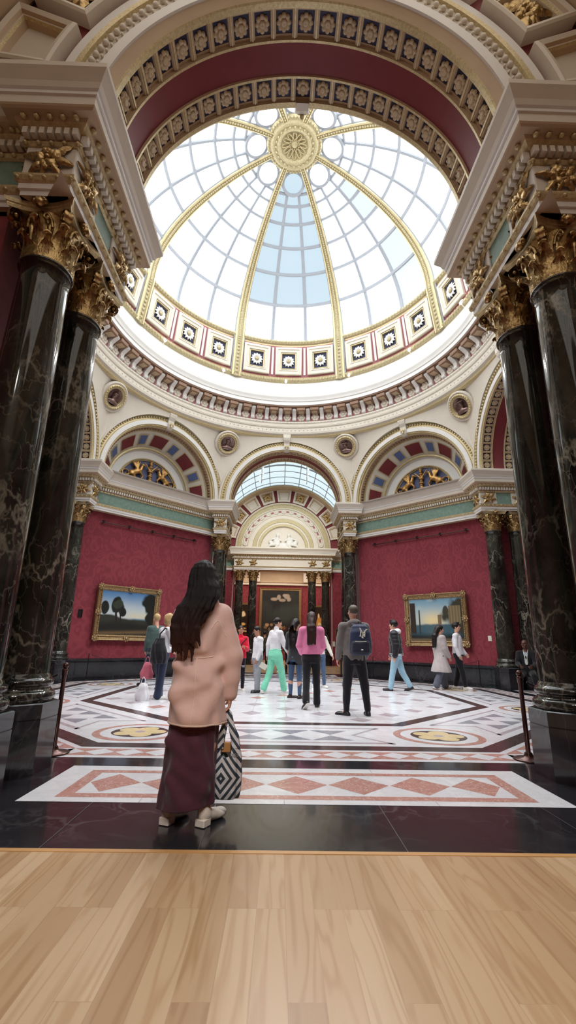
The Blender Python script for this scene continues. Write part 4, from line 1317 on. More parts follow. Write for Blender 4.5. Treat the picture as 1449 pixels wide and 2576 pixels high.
        for o in offs:
            for axis in range(3):
                if o[axis]: continue
                q = list(o); q[axis] = 1; q = tuple(q)
                a, b = val[o], val[q]; m = (a < 0) != (b < 0)
                t = np.where(m, a / np.where(m, a - b, 1), 0)
                P = np.zeros((len(act), 3)); P[:] = o; P[:, axis] = t
                acc += P * m[:, None]; cnt += m
        V = s.lo + (act + acc / cnt[:, None]) * s.vox
        Q = []
        for axis in range(3):
            b, d = (axis + 1) % 3, (axis + 2) % 3
            sl0 = [slice(1, -1)] * 3; sl1 = [slice(1, -1)] * 3
            sl0[axis] = slice(0, -1); sl1[axis] = slice(1, None)
            A, B = I[tuple(sl0)], I[tuple(sl1)]
            for inv, mask in ((False, A & ~B), (True, ~A & B)):
                e = np.argwhere(mask)
                if len(e) == 0: continue
                e = e + 1; e[:, axis] -= 1
                def cell(db, dd):
                    q = e.copy(); q[:, b] -= db; q[:, d] -= dd
                    return idx[q[:, 0], q[:, 1], q[:, 2]]
                quad = np.stack([cell(1, 1), cell(0, 1), cell(0, 0), cell(1, 0)], 1)
                Q.append(quad[:, ::-1] if inv else quad)
        return V, np.concatenate(Q)
    def mesh(s, name, mat, relax=1):
        V, Q = s.surf()
        if relax and len(V):
            for _ in range(relax):
                acc = np.zeros_like(V); cnt = np.zeros(len(V))
                for i in range(4):
                    np.add.at(acc, Q[:, i], V[Q[:, (i + 1) % 4]]); np.add.at(cnt, Q[:, i], 1)
                    np.add.at(acc, Q[:, i], V[Q[:, (i + 3) % 4]]); np.add.at(cnt, Q[:, i], 1)
                V = V * .5 + acc / cnt[:, None] * .5
        me = bpy.data.meshes.new(name)
        me.vertices.add(len(V)); me.vertices.foreach_set('co', V.astype(np.float32).ravel())
        me.loops.add(len(Q) * 4); me.loops.foreach_set('vertex_index', Q.astype(np.int32).ravel())
        me.polygons.add(len(Q)); me.polygons.foreach_set('loop_start', np.arange(0, len(Q) * 4, 4, dtype=np.int32))
        try: me.polygons.foreach_set('loop_total', np.full(len(Q), 4, dtype=np.int32))
        except Exception: pass
        me.polygons.foreach_set('use_smooth', np.ones(len(Q), dtype=bool))
        me.update(calc_edges=True); me.validate()
        for m in (mat if isinstance(mat, (list, tuple)) else [mat]): me.materials.append(m)
        return me

def rotm(ax, ang):
    return np.array(Matrix.Rotation(ang, 3, ax))

# ------------------------------------------------------------------ lunette reliefs
def griffin_relief():
    s = SDF((-1.34, -.22, 0), (1.34, .06, 1.3), .016)
    for m in (-1, 1):
        def P(x, y, z): return (m * x, y, z)
        s.ell(P(.62, -.08, .42), (.24, .09, .14), rotm('Y', m * .5), k=.05)          # body
        s.ell(P(.80, -.08, .28), (.16, .09, .17), k=.05)
        s.cap(P(.46, -.09, .52), P(.40, -.09, .76), .085, .06, k=.05)                  # neck
        s.ell(P(.36, -.10, .82), (.095, .07, .07), rotm('Y', m * .3), k=.03); s.cap(P(.30, -.10, .80), P(.24, -.1, .76), .03, .015, k=.02)
        s.cap(P(.40, -.09, .88), P(.42, -.09, .95), .018, .01, k=.01)
        for i in range(6):                                                             # wing feathers
            a = .9 + i * .17
            s.cap(P(.60, -.10, .50), P(.60 + .44 * math.cos(a), -.12, .50 + .46 * math.sin(a)), .045, .02, k=.015)
        s.cap(P(.46, -.09, .40), P(.34, -.10, .24), .06, .04, k=.04); s.cap(P(.34, -.10, .24), P(.40, -.10, .04), .04, .03, k=.02); s.cap(P(.40, -.10, .04), P(.32, -.11, .02), .035, .02, k=.02)
        s.cap(P(.84, -.09, .22), P(.70, -.10, .12), .08, .05, k=.04); s.cap(P(.70, -.10, .12), P(.76, -.10, .03), .045, .03, k=.02); s.cap(P(.76, -.1, .03), P(.66, -.11, .02), .035, .02, k=.02)
        px = None                                                                      # scrolling tail
        for i in range(15):
            a = -1.2 + i * .55; r = .20 * (1 - i / 18); q = P(1.06 + r * math.cos(a), -.06, .24 + r * math.sin(a))
            if px: s.cap(px, q, .04 * (1 - i / 22), None, k=.015)
            px = q
        s.cap(P(.92, -.07, .24), P(1.02, -.06, .05), .05, .04, k=.03)
    for z, r in ((.04, .17), (.12, .10), (.22, .07), (.34, .12), (.44, .07), (.58, .13), (.70, .06), (.82, .10), (.94, .05), (1.02, .08), (1.10, .04)):
        s.ell((0, -.09, z), (r, .08, .06), k=.03)
    s.cap((0, -.07, .0), (0, -.07, 1.12), .045, .03, k=.03)
    for i in range(5): 
        for m in (-1, 1): s.cap((0, -.1, .60), (m * (.10 + .05 * i), -.12, .66 + .08 * i), .03, .018, k=.015)
    return s.mesh('figures', M['goldfig'], 1)
GRIF = griffin_relief()
def lunette(k, label):
    t = tag(empty('lunette_relief', (0, 0, 0), -k * PI / 2 - PI / 4), label, 'relief', 'gilded lunette reliefs', 'thing')
    mb = MB()
    y = 8.10; pts = [(1.345 * math.cos(PI * i / 40), y, ZC + 1.345 * math.sin(PI * i / 40)) for i in range(41)]
    mb.add(pts + [(-1.345, y, 7.06), (1.345, y, 7.06)], [tuple(range(43))[::-1]])
    mb.cur = 1
    mb.tube([(p[0] * .985, p[1] - .02, ZC + (p[2] - ZC) * .985) for p in pts], .028, 6)
    mb.obj('background', [M['lunblue'], M['gilt']], t)
    link('figures', GRIF, t, (0, y, 7.50), (0, 0, 0), (.96, 1.1, .82))
    return t
lunette(3, 'gilded winged beasts on blue in the left lunette above the tree landscape')
lunette(0, 'gilded winged beasts on blue in the right lunette above the harbour painting')

# white relief over the far doorway
s = SDF((-1.4, -.2, 0), (1.4, .06, 1.3), .018)
for m in (-1, 1):
    s.ell((m * .42, -.08, .42), (.22, .10, .26), rotm('Y', m * .35), k=.06); s.ell((m * .36, -.10, .90), (.10, .09, .12), k=.03); s.cap((m * .38, -.08, .62), (m * .36, -.09, .84), .10, .06, k=.05)
    s.cap((m * .40, -.09, .70), (m * .14, -.10, .52), .06, .04, k=.03); s.cap((m * .46, -.09, .70), (m * .86, -.10, .56), .055, .03, k=.03)
    s.cap((m * .46, -.09, .30), (m * .86, -.10, .22), .11, .07, k=.05); s.cap((m * .86, -.10, .22), (m * 1.0, -.10, .04), .07, .045, k=.03)
    s.cap((m * .36, -.09, .24), (m * .5, -.1, .05), .10, .06, k=.04)
    s.ell((m * .78, -.06, .40), (.22, .06, .12), rotm('Y', -m * .8), k=.05)
s.ell((0, -.06, .20), (.30, .08, .20), k=.05); s.ell((0, -.06, .06), (.9, .09, .07), k=.04)
t = tag(empty('lunette_relief', (0, YP + .1, ZC - .02)), 'white plaster relief of two seated figures above the far doorway', 'relief', None, 'thing')
link('figures', s.mesh('figures', M['white'], 1), t)

# ------------------------------------------------------------------ portrait roundels in the spandrels
def bust_mesh(seed):
    R = random.Random(seed)
    s = SDF((-.32, -.2, -.32), (.32, .12, .32), .011)
    s.ell((0, .02, -.26), (.26, .08, .14), k=.05); s.cap((0, .0, -.2), (0, -.01, -.04), .075, .07, k=.04)
    tx = R.uniform(-.03, .03)
    s.ell((tx, -.04, .06), (.088, .095, .125), k=.02); s.ell((tx, -.02, .13), (.10, .10, .08), k=.02)
    s.ell((tx, -.14, .05), (.016, .025, .035), k=.02)
    s.ell((tx - .035, -.128, .085), (.02, .012, .01), op='sub', k=.01); s.ell((tx + .035, -.128, .085), (.02, .012, .01), op='sub', k=.01)
    if seed % 2: s.ell((tx, -.07, -.06), (.075, .07, .08), k=.02)
    else: s.ell((tx, .0, .19), (.17, .12, .04), k=.02)
    for i in range(7): s.cap((-.2 + .06 * i, -.05, -.2), (-.16 + .05 * i, -.06, -.32), .018, .014, k=.01)
    return s.mesh('bust', M['bronze'], 1)
RL = {-22.5: 'bronze portrait roundel left of the far arch', 22.5: 'bronze portrait roundel right of the far arch', -67.5: 'bronze portrait roundel at far left beside the big dark columns', 67.5: 'bronze portrait roundel at far right beside the big dark columns'}
mb = MB(); mb.smooth = True
mb.lathe([(.56, -.03), (.56, .03), (.53, .06), (.49, .06), (.475, .03), (.46, .05)], 48)
mb.cur = 1; mb.lathe([(.46, .05), (.44, .09), (.40, .10), (.37, .07), (.36, .05), (.335, .08), (.315, .06), (.305, .0), (.30, -.05)], 48)
for i in range(28):
    a = 2 * PI * i / 28; mb.ball((.415 * math.cos(a), .415 * math.sin(a), .09), (.038, .038, .03), 6, 4)
RFRAME = mb.mesh('frame', [M['plaster'], M['gilt']])
mb = MB(); mb.smooth = True; mb.lathe([(.31, .0), (.25, -.02), (.12, -.03), (.001, -.03)], 32)
RBACK = mb.mesh('ground', [M['bronze']])
for n_, (dg, lab) in enumerate(RL.items()):
    a = math.radians(dg)
    t = tag(empty('portrait_roundel'), lab, 'roundel', 'bronze portrait roundels', 'thing')
    ring_place(t, a, 6.80, 9.66, math.radians(32))
    link('frame', RFRAME, t); link('ground', RBACK, t, (0, 0, -.02))
    link('bust', bust_mesh(n_ + 1), t, (0, -.0, .02), (PI / 2, 0, 0), (1, 1, .8))

# ------------------------------------------------------------------ paintings
def canvas_mesh(w, h, fn, nx=150, ny=110):
    """painted cloth: a fine grid, each point holding the paint colour"""
    xs = np.linspace(-1, 1, nx); ys = np.linspace(0, 1, ny)
    X, Y_ = np.meshgrid(xs, ys, indexing='ij')
    C_ = fn(X, Y_)
    V = np.stack([X * w / 2, np.zeros_like(X), Y_ * h], -1).reshape(-1, 3)
    i = np.arange(nx - 1)[:, None] * ny + np.arange(ny - 1)[None]
    Q = np.stack([i, i + ny, i + ny + 1, i + 1], -1).reshape(-1, 4)
    me = bpy.data.meshes.new('canvas'); me.from_pydata(V.tolist(), [], Q.tolist())
    ca = me.color_attributes.new('paint', 'FLOAT_COLOR', 'POINT')
    ca.data.foreach_set('color', np.concatenate([C_.reshape(-1, 3), np.ones((nx * ny, 1))], 1).astype(np.float32).ravel())
    me.materials.append(M['paint']); me.update()
    return me
m, nt, b = newmat('oil_paint')
at = N(nt, 'ShaderNodeAttribute', attribute_name='paint'); L(nt, at.outputs['Color'], b.inputs['Base Color'])
b.inputs['Roughness'].default_value = .45; b.inputs['Specular IOR Level'].default_value = .3
M['paint'] = m
def sm(a, b_, x): 
    t_ = np.clip((x - a) / (b_ - a), 0, 1); return t_ * t_ * (3 - 2 * t_)
def lin(c): return np.array(srgb(*c)[:3])
def fbm(X, Y_, seed, f=3.0, oct_=4):
    R = random.Random(seed); v = 0; amp = 1; tot = 0
    for o in range(oct_):
        for q in range(4):
            a = R.uniform(0, 6.28); ff = f * (1.9 ** o) * R.uniform(.7, 1.3)
            v = v + amp * np.sin(ff * (X * math.cos(a) + Y_ * math.sin(a) * 1.2) + R.uniform(0, 6.28)) / 4
        tot += amp; amp *= .55
    return v / tot
def mixp(A, c, m_): return A * (1 - m_[..., None]) + lin(c) * m_[..., None]
def blob(X, Y_, x, y, rx, ry, seed, soft=.12):
    d = np.sqrt(((X - x) / rx) ** 2 + ((Y_ - y) / ry) ** 2) + .55 * fbm(X, Y_, seed, 9, 3)
    return 1 - sm(1 - soft, 1 + soft, d)
def land_a(X, Y_):
    A = np.zeros(X.shape + (3,)) + lin((196, 206, 206))
    A = mixp(A, (88, 132, 176), sm(.45, 1.0, Y_ + .1 * fbm(X, Y_, 3, 3)))
    A = mixp(A, (206, 208, 204), .6 * sm(.25, .6, fbm(X, Y_ * 2, 5, 4)) * sm(.4, .6, Y_))
    A = mixp(A, (214, 206, 178), .8 * np.exp(-((Y_ - .44) / .1) ** 2) * sm(-.4, .3, X))
    A = mixp(A, (112, 140, 160), (1 - sm(.37, .41, Y_)) * sm(-.2, .3, X))
    hill = .34 + .10 * (1 - sm(-.7, .2, X)) + .05 * fbm(X, X * 0, 8, 5)
    A = mixp(A, (52, 54, 44), 1 - sm(-.02, .03, Y_ - hill))
    A = mixp(A, (34, 34, 30), 1 - sm(-.05, .12, Y_ - .24 - .06 * fbm(X, Y_, 9, 4)))
    A = mixp(A, (122, 98, 66), .7 * np.exp(-((Y_ - .06 - .03 * X) / .045) ** 2))
    for (x, y, rx, ry, sd) in ((-.86, .58, .13, .17, 1), (-.44, .66, .26, .17, 2), (-.20, .52, .14, .10, 3), (.98, .68, .42, .36, 4), (1.02, .4, .3, .2, 7)):
        A = mixp(A, (30, 32, 28), blob(X, Y_, x, y, rx, ry, sd))
    for (x, w_) in ((-.46, .03), (-.30, .02), (.92, .05)):
        A = mixp(A, (40, 36, 30), (1 - sm(w_, w_ * 1.6, abs(X - x - .04 * np.sin(Y_ * 6)))) * (1 - sm(.6, .66, Y_)) * sm(.2, .25, Y_))
    A = mixp(A, (78, 92, 70), .35 * blob(X, Y_, -.4, .7, .16, .1, 6))
    return A
def land_b(X, Y_):
    A = np.zeros(X.shape + (3,)) + lin((170, 190, 196))
    A = mixp(A, (122, 160, 180), sm(.6, 1.0, Y_))
    A = mixp(A, (232, 212, 158), np.exp(-(((X + .1) / .5) ** 2 + ((Y_ - .48) / .2) ** 2)))
    A = mixp(A, (204, 206, 190), .5 * sm(.2, .6, fbm(X, Y_ * 2.5, 15, 4)) * sm(.5, .7, Y_))
    A = mixp(A, (62, 92, 104), 1 - sm(.36, .42, Y_ + .02 * fbm(X, Y_, 12, 14)))
    A = mixp(A, (120, 134, 118), .4 * (1 - sm(.36, .42, Y_)) * np.exp(-((X + .1) / .35) ** 2) * (.5 + .5 * fbm(X, Y_ * 4, 4, 12)))
    A = mixp(A, (58, 56, 44), blob(X, Y_, .95, .62, .62, .34, 21, .2))
    A = mixp(A, (150, 132, 96), .8 * (1 - sm(.20, .23, abs(X - .72))) * (1 - sm(.80, .83, Y_)) * sm(.38, .42, Y_))
    A = mixp(A, (96, 84, 62), .7 * (1 - sm(.20, .23, abs(X - .72))) * (1 - sm(.80, .83, Y_)) * sm(.38, .42, Y_) * (.5 + .5 * np.sin(X * 60)))
    A = mixp(A, (56, 46, 38), (1 - sm(.10, .12, abs(X + .88))) * sm(.15, .2, Y_) * (1 - sm(.9, .93, Y_)))
    A = mixp(A, (64, 54, 44), (1 - sm(.02, .03, abs(X + .62))) * sm(.15, .2, Y_) * (1 - sm(.72, .76, Y_)))
    A = mixp(A, (112, 86, 62), .9 * (1 - sm(.06, .07, abs(X - .16))) * (1 - sm(.60, .62, Y_)) * sm(.36, .4, Y_))
    A = mixp(A, (66, 62, 50), blob(X, Y_, .4, .70, .12, .12, 24))
    A = mixp(A, (34, 38, 36), 1 - sm(.0, .16, Y_ - .06 + .05 * fbm(X, Y_, 13, 6)))
    A = mixp(A, (128, 108, 78), .7 * np.exp(-((Y_ - .03) / .03) ** 2))
    return A
def dark_big(X, Y_):
    A = np.zeros(X.shape + (3,)) + lin((40, 40, 40))
    A = mixp(A, (66, 76, 70), .7 * blob(X, Y_, .4, .52, .9, .16, 31, .4))
    A = mixp(A, (58, 62, 60), .6 * sm(.1, .5, fbm(X, Y_, 33, 3)))
    for i, (x, y, rx, ry) in enumerate(((-.35, .82, .16, .035), (-.1, .86, .10, .05), (.12, .80, .18, .03), (.34, .88, .16, .05), (.45, .82, .12, .05), (.2, .9, .1, .03))):
        A = mixp(A, (182, 166, 152), .8 * blob(X, Y_, x, y, rx, ry, 40 + i, .3))
    R = random.Random(5)
    for i in range(26):
        x, y = R.uniform(-.8, .85), R.uniform(.05, .30)
        A = mixp(A, R.choice(((196, 160, 120), (150, 120, 90), (120, 60, 44), (92, 84, 60), (176, 142, 108))), .7 * blob(X, Y_, x, y, R.uniform(.04, .09), R.uniform(.02, .04), 60 + i, .3))
    return A
def warm_fig(X, Y_):
    A = np.zeros(X.shape + (3,)) + lin((44, 32, 22))
    A = mixp(A, (206, 150, 74), blob(X, Y_, .0, .38, .42, .24, 71, .3)); A = mixp(A, (238, 206, 158), blob(X, Y_, -.05, .66, .16, .10, 72, .3))
    A = mixp(A, (240, 214, 170), .8 * blob(X, Y_, .1, .30, .3, .1, 73, .3))
    return A
def warm_dark(X, Y_):
    A = np.zeros(X.shape + (3,)) + lin((36, 28, 22))
    A = mixp(A, (242, 220, 176), blob(X, Y_, .2, .62, .35, .10, 81, .3)); A = mixp(A, (120, 84, 50), .6 * blob(X, Y_, -.3, .8, .3, .1, 82, .4))
    A = mixp(A, (230, 190, 120), blob(X, Y_, .1, .24, .5, .05, 83, .3)); A = mixp(A, (220, 176, 100), blob(X, Y_, .1, .08, .5, .04, 84, .3))
    return A

def frame_mesh(w, h, fw, fd, orn=True):
    """carved frame round an opening w x h standing on z = 0 (canvas bottom), front towards -y"""
    mb = MB()
    prof = [(0.0, -.03), (.0, .02), (.12, .035), (.16, .06), (.30, .055), (.36, .035), (.60, .05), (.74, .085), (.88, .10), (.97, .085), (1.0, .05), (1.0, -.04)]
    cs = [(-w / 2, 0), (w / 2, 0), (w / 2, h), (-w / 2, h)]; sg = [(-1, -1), (1, -1), (1, 1), (-1, 1)]
    rows = []
    for (o, d) in prof:
        rows.append([(c[0] + s_[0] * o * fw, -d * fd / .1, c[1] + s_[1] * o * fw) for c, s_ in zip(cs, sg)])
    for k in range(len(rows) - 1):
        mb.add(rows[k] + rows[k + 1], [(i, (i + 1) % 4, 4 + (i + 1) % 4, 4 + i) for i in range(4)])
    mb.add([(-w / 2 - fw, .04 * fd / .1, -fw), (w / 2 + fw, .04 * fd / .1, -fw), (w / 2 + fw, .04 * fd / .1, h + fw), (-w / 2 - fw, .04 * fd / .1, h + fw)], [(0, 1, 2, 3)])
    mb.smooth = True
    if orn:
        pos = [(x, z) for x in (-w / 2 - fw * .6, w / 2 + fw * .6) for z in (-fw * .6, h + fw * .6)] + [(0, -fw * .6), (0, h + fw * .6), (-w / 2 - fw * .6, h / 2), (w / 2 + fw * .6, h / 2)]
        for (x, z) in pos:
            for i in range(7):
                a = 2 * PI * i / 7
                mb.ball((x + fw * .42 * math.cos(a), -.9 * fd, z + fw * .42 * math.sin(a)), (fw * .22, fd * .28, fw * .22), 7, 5)
            mb.ball((x, -1.0 * fd, z), (fw * .3, fd * .35, fw * .3), 8, 6)
        n = int((w + h) * 2 / .07)
        for i in range(int(w / .075)):
            x = -w / 2 + .0375 + i * .075
            for z in (-fw * .23, h + fw * .23): mb.ball((x, -.56 * fd, z), (.03, .02, .022), 5, 3)
        for i in range(int(h / .075)):
            z = .0375 + i * .075
            for x in (-w / 2 - fw * .23, w / 2 + fw * .23): mb.ball((x, -.56 * fd, z), (.022, .02, .03), 5, 3)
    return mb.mesh('frame', [M['frame']])
def painting(name, loc, rz, w, h, fw, fn, label, tilt=0.0, orn=True, res=(150, 110), fd=.1, group=None):
    t = tag(empty(name, loc, rz), label, 'painting', group, 'thing')
    t.rotation_euler = (tilt, 0, rz)
    link('frame', frame_mesh(w, h, fw, fd, orn), t); link('canvas', canvas_mesh(w, h, fn, *res), t, (0, -.012, 0))
    return t
def diag_pt(k, tt, n, z):
    p = Vector((tt, n)); a = -k * PI / 2 - PI / 4
    c, s_ = math.cos(a), math.sin(a)
    return (p.x * c - p.y * s_, p.x * s_ + p.y * c, z)
PW, PH, FW = 2.02, 1.50, .19
painting('painting', diag_pt(3, -.66, WD - .10, 1.41), PI / 4, PW, PH, FW, land_a, 'gilt-framed landscape with dark trees and blue sky on the left red wall', .02)
painting('painting', diag_pt(0, .56, WD - .10, 1.41), -PI / 4, PW, PH, FW, land_b, 'gilt-framed hazy harbour landscape on the right red wall', .02)
painting('painting', (-.06, 24.48, 1.55), 0, 2.95, 3.80, .20, dark_big, 'huge dark gilt-framed canvas with pale figures seen through the far doorway', 0, False)
painting('painting', (-3.10, 24.50, 2.2), 0, 1.1, 2.0, .14, warm_dark, 'lamp-lit dark picture seen between the two left distant columns', 0, False, (60, 80))
painting('painting', (3.02, 24.50, 2.1), 0, .9, 2.0, .14, warm_fig, 'lamp-lit picture of a figure in yellow seen between the two right distant columns', 0, False, (60, 80))
painting('painting', (3.55, YP - .07, 1.55), 0, .34, .58, .07, warm_fig, 'small gilt-framed picture on the red wall just left of the backpack man', 0, False, (40, 40), .05)
painting('painting', (3.55, YP - .07, .85), 0, .34, .36, .06, warm_dark, 'small gilt-framed picture below another just left of the backpack man', 0, False, (40, 40), .05)

def small(name, cat, label, loc, rz, lo, hi, mat):
    mb = MB(); mb.bev(lo, hi, min(.004, (hi[1] - lo[1]) * .3))
    return tag(mb.obj(name, [mat], None, loc, (0, 0, rz)), label, cat, None, 'thing')
small('label_sign', 'label', 'small white label card on the red wall beside the right middle column', diag_pt(0, 2.38, WD - .002, 1.42), -PI / 4, (-.06, -.006, 0), (.06, 0, .17), M['paper'])
small('label_sign', 'label', 'pale label card on the red wall beside the far doorway, right of the pink jumper', (3.22, YP - .002, 1.12), 0, (-.07, -.006, 0), (.07, 0, .30), M['paper'])
mb = MB(); mb.box((-.07, -.03, 0), (.07, 0, .02)); mb.box((-.07, -.03, .24), (.07, 0, .26)); mb.box((-.07, -.03, .02), (-.05, 0, .24)); mb.box((.05, -.03, .02), (.07, 0, .24)); mb.box((-.045, -.012, .02), (.045, 0, .24))
tag(mb.obj('wall_box', [M['steel']], None, diag_pt(3, -2.30, WD - .002, 1.95), (0, 0, PI / 4)), 'small dark box on the left red wall beside the middle column', 'box', None, 'thing')
# picture rods near the top of the two red walls
for k, lab in ((3, 'dark picture rod high on the left red wall'), (0, 'dark picture rod high on the right red wall')):
    t = tag(empty('picture_rail', (0, 0, 0), -k * PI / 2 - PI / 4), lab, 'rail', None, 'thing')
    mb = MB(); mb.smooth = True; mb.tube([(-2.05, WD - .07, 5.30), (2.05, WD - .07, 5.30)], .022, 8); mb.obj('rod', [M['brass']], t)
    for x in (-1.95, -.95, 0, .95, 1.95):
        mb = MB(); mb.box((x - .03, WD - .1, 5.28), (x + .03, WD, 5.36)); mb.obj('hook', [M['steel']], t)

# ------------------------------------------------------------------ rope posts
def post(x, y, label, hgt=.95):
    t = tag(empty('rope_post', (x, y, 0)), label, 'rope post', 'rope posts', 'thing')
    mb = MB(); mb.smooth = True
    mb.lathe([(.001, .001), (.165, .001), (.168, .012), (.15, .022), (.06, .032), (.05, .05), (.045, .06)], 40); mb.obj('base', [M['brass']], t)
    mb = MB(); mb.smooth = True
    mb.lathe([(.042, .05), (.042, .075), (.026, .085), (.024, hgt - .14), (.030, hgt - .13), (.030, hgt - .09), (.034, hgt - .085), (.034, hgt - .07), (.02, hgt - .06)], 24); mb.obj('pole', [M['brass']], t)
    mb = MB(); mb.smooth = True; mb.ball((0, 0, hgt - .03), .035, 16, 10); mb.obj('finial', [M['brass']], t)
    return t
post(-2.64, -6.34, 'rope post standing before the big dark columns at left'); post(2.64, -6.34, 'rope post standing before the big dark columns at right')
def rope(a, b, sag, label, r=.012, gap=.07):
    a, b = Vector(a), Vector(b); d_ = (b - a).normalized(); a = a + d_ * gap; b = b - d_ * gap; pts = []
    for i in range(19):
        t_ = i / 18; p = a.lerp(b, t_); p.z -= sag * 4 * t_ * (1 - t_); pts.append(p)
    mb = MB(); mb.smooth = True; mb.tube(pts, r, 8)
    return tag(mb.obj('barrier_rope', [M['rope']]), label, 'rope', 'barrier ropes', 'thing')
rope((-2.64, -6.34, .84), (-3.40, -6.55, .66), .05, 'barrier rope at left running from the post back to the columns')
rope((2.64, -6.34, .84), (3.40, -6.55, .66), .05, 'barrier rope at right running from the post back to the columns')
wp = [(3, -2.05, 'slim rope post by the left red wall, nearest the middle column'), (3, 1.7, 'slim rope post by the left red wall, far end'), (0, -1.9, 'slim rope post by the right red wall, far end'), (0, 2.15, 'slim rope post by the right red wall beside the middle column')]
def slim(k, tt, lab):
    p = diag_pt(k, tt, WD - .55, 0)
    t = tag(empty('rope_post', p), lab, 'rope post', 'slim rope posts along the walls', 'thing')
    mb = MB(); mb.smooth = True; mb.lathe([(.001, .001), (.09, .001), (.09, .01), (.02, .02)], 20); mb.obj('base', [M['steel']], t)
    mb = MB(); mb.smooth = True; mb.lathe([(.012, .01), (.012, .78), (.018, .785), (.018, .80), (.001, .81)], 12); mb.obj('pole', [M['steel']], t)
for w_ in wp: slim(*w_)
rope(diag_pt(3, -2.05, WD - .55, .77), diag_pt(3, 1.7, WD - .55, .77), .28, 'thin barrier rope drooping before the left red wall', .007)
rope(diag_pt(0, -1.9, WD - .55, .77), diag_pt(0, 2.15, WD - .55, .77), .28, 'thin barrier rope drooping before the right red wall', .007)
# ------------------------------------------------------------------ people
SKIN = plain('skin_light', srgb(206, 158, 134), .5, var=.05, vscale=20)
SKIN2 = plain('skin_tan', srgb(176, 124, 98), .5, var=.05, vscale=20)
SKIN3 = plain('skin_brown', srgb(96, 62, 48), .45, var=.06, vscale=20)
EYE = plain('eye_dark', srgb(24, 18, 16), .25, var=.01)
LIP = plain('lip_rose', srgb(168, 96, 88), .5, var=.02)
def hairmat(name, c, c2):
    m, nt, b = newmat(name)
    v = coords(nt, (60, 60, 5)); n = noise(nt, v, 3.0, 4, .6, .4)
    L(nt, ramp(nt, n.outputs['Fac'], [(.3, c), (.7, c2)]), b.inputs['Base Color'])
    b.inputs['Roughness'].default_value = .42; b.inputs['Specular IOR Level'].default_value = .35
    bump(nt, b, n.outputs['Fac'], .5, .01); return m
HBLACK = hairmat('hair_black', srgb(16, 12, 12), srgb(34, 25, 24))
HBROWN = hairmat('hair_dark_brown', srgb(36, 22, 20), srgb(62, 40, 34))
HBLOND = hairmat('hair_blond', srgb(150, 118, 76), srgb(206, 178, 130))
HGREY = hairmat('hair_cropped_grey', srgb(70, 62, 56), srgb(104, 94, 84))
CL = {}
def C(name, *rgb, **kw):
    if name not in CL: CL[name] = cloth(name, srgb(*rgb), **kw)
    return CL[name]

def rotp(R, c, p): return tuple(np.array(c) + np.array(R) @ np.array(p))

def head_sdf(s, c, R, f):
    """c head centre, R rotation, f scale (1 = 0.23 m tall head)"""
    E_ = lambda p, r, **k: s.ell(rotp(R, c, np.array(p) * f), np.array(r) * f, R, **k)
    Cp = lambda a, b, ra, rb, **k: s.cap(rotp(R, c, np.array(a) * f), rotp(R, c, np.array(b) * f), ra * f, rb * f, **k)
    E_((0, -.012, .032), (.076, .094, .092), k=.02)
    E_((0, .022, -.045), (.060, .066, .072), k=.03)
    E_((0, .052, -.088), (.030, .026, .022), k=.025)
    Cp((0, .086, .018), (0, .104, -.022), .009, .013, k=.012); E_((0, .099, -.026), (.017, .012, .009), k=.008)
    for m in (-1, 1):
        E_((m * .030, .094, .012), (.019, .014, .011), op='sub', k=.014)
        E_((m * .030, .079, .011), (.014, .013, .010), k=.004)
        Cp((m * .012, .090, .032), (m * .048, .080, .030), .007, .006, k=.012)
        E_((m * .045, .062, -.018), (.022, .020, .018), k=.02)
        E_((m * .078, -.004, .0), (.010, .020, .033), k=.008); E_((m * .086, .004, .004), (.006, .010, .018), op='sub', k=.005)
    E_((0, .088, -.056), (.024, .010, .007), k=.006); E_((0, .087, -.067), (.020, .010, .008), k=.006)
    E_((0, .097, -.0615), (.022, .004, .0022), op='sub', k=.003)

def hand_sdf(s, w, d, side, f, curl=.5, palm=None, vox_k=.006):
    """w wrist, d direction of the hand, palm the way the palm faces"""
    d = Vector(d).normalized()
    pn = Vector(palm) if palm is not None else Vector((-side, 0, 0))
    pn = (pn - d * pn.dot(d)).normalized()
    sd = d.cross(pn).normalized()                           # across the knuckles
    th = 1 if sd.y > 0 else -1                             # thumb edge towards the front
    w = Vector(w)
    R = np.array([[sd[i], d[i], pn[i]] for i in range(3)])
    s.ell(w + d * .046 * f, (.040 * f, .050 * f, .015 * f), R, k=.012)
    for i in range(4):
        o = (1.5 - i) * .0205 * f * th
        ln = (.040, .045, .042, .032)[i] * f; rr = (.0085, .0088, .0084, .0075)[i] * f
        b0 = w + d * .080 * f + sd * o
        a1 = curl * .7; a2 = curl * 1.9; a3 = curl * 2.8
        d1 = d * math.cos(a1) + pn * math.sin(a1); d2 = d * math.cos(a2) + pn * math.sin(a2); d3 = d * math.cos(a3) + pn * math.sin(a3)
        p1 = b0 + d1 * ln; p2 = p1 + d2 * ln * .68; p3 = p2 + d3 * ln * .5
        s.cap(w + d * .03 * f + sd * o * .7, b0, rr * 1.1, rr, k=vox_k); s.cap(b0, p1, rr, rr * .95, k=.003); s.cap(p1, p2, rr * .95, rr * .88, k=.003); s.cap(p2, p3, rr * .88, rr * .78, k=.003)
    t0 = w + d * .022 * f + sd * .030 * f * th; t1 = t0 + (d * .75 + sd * th * .55 + pn * .35).normalized() * .040 * f; t2 = t1 + (d * .9 + sd * th * .12 + pn * (.3 + curl * .4)).normalized() * .030 * f
    s.cap(w + d * .012 * f + sd * .012 * f * th, t0, .015 * f, .0125 * f, k=.008); s.cap(t0, t1, .0115 * f, .0105 * f, k=.006); s.cap(t1, t2, .0105 * f, .0085 * f, k=.003)

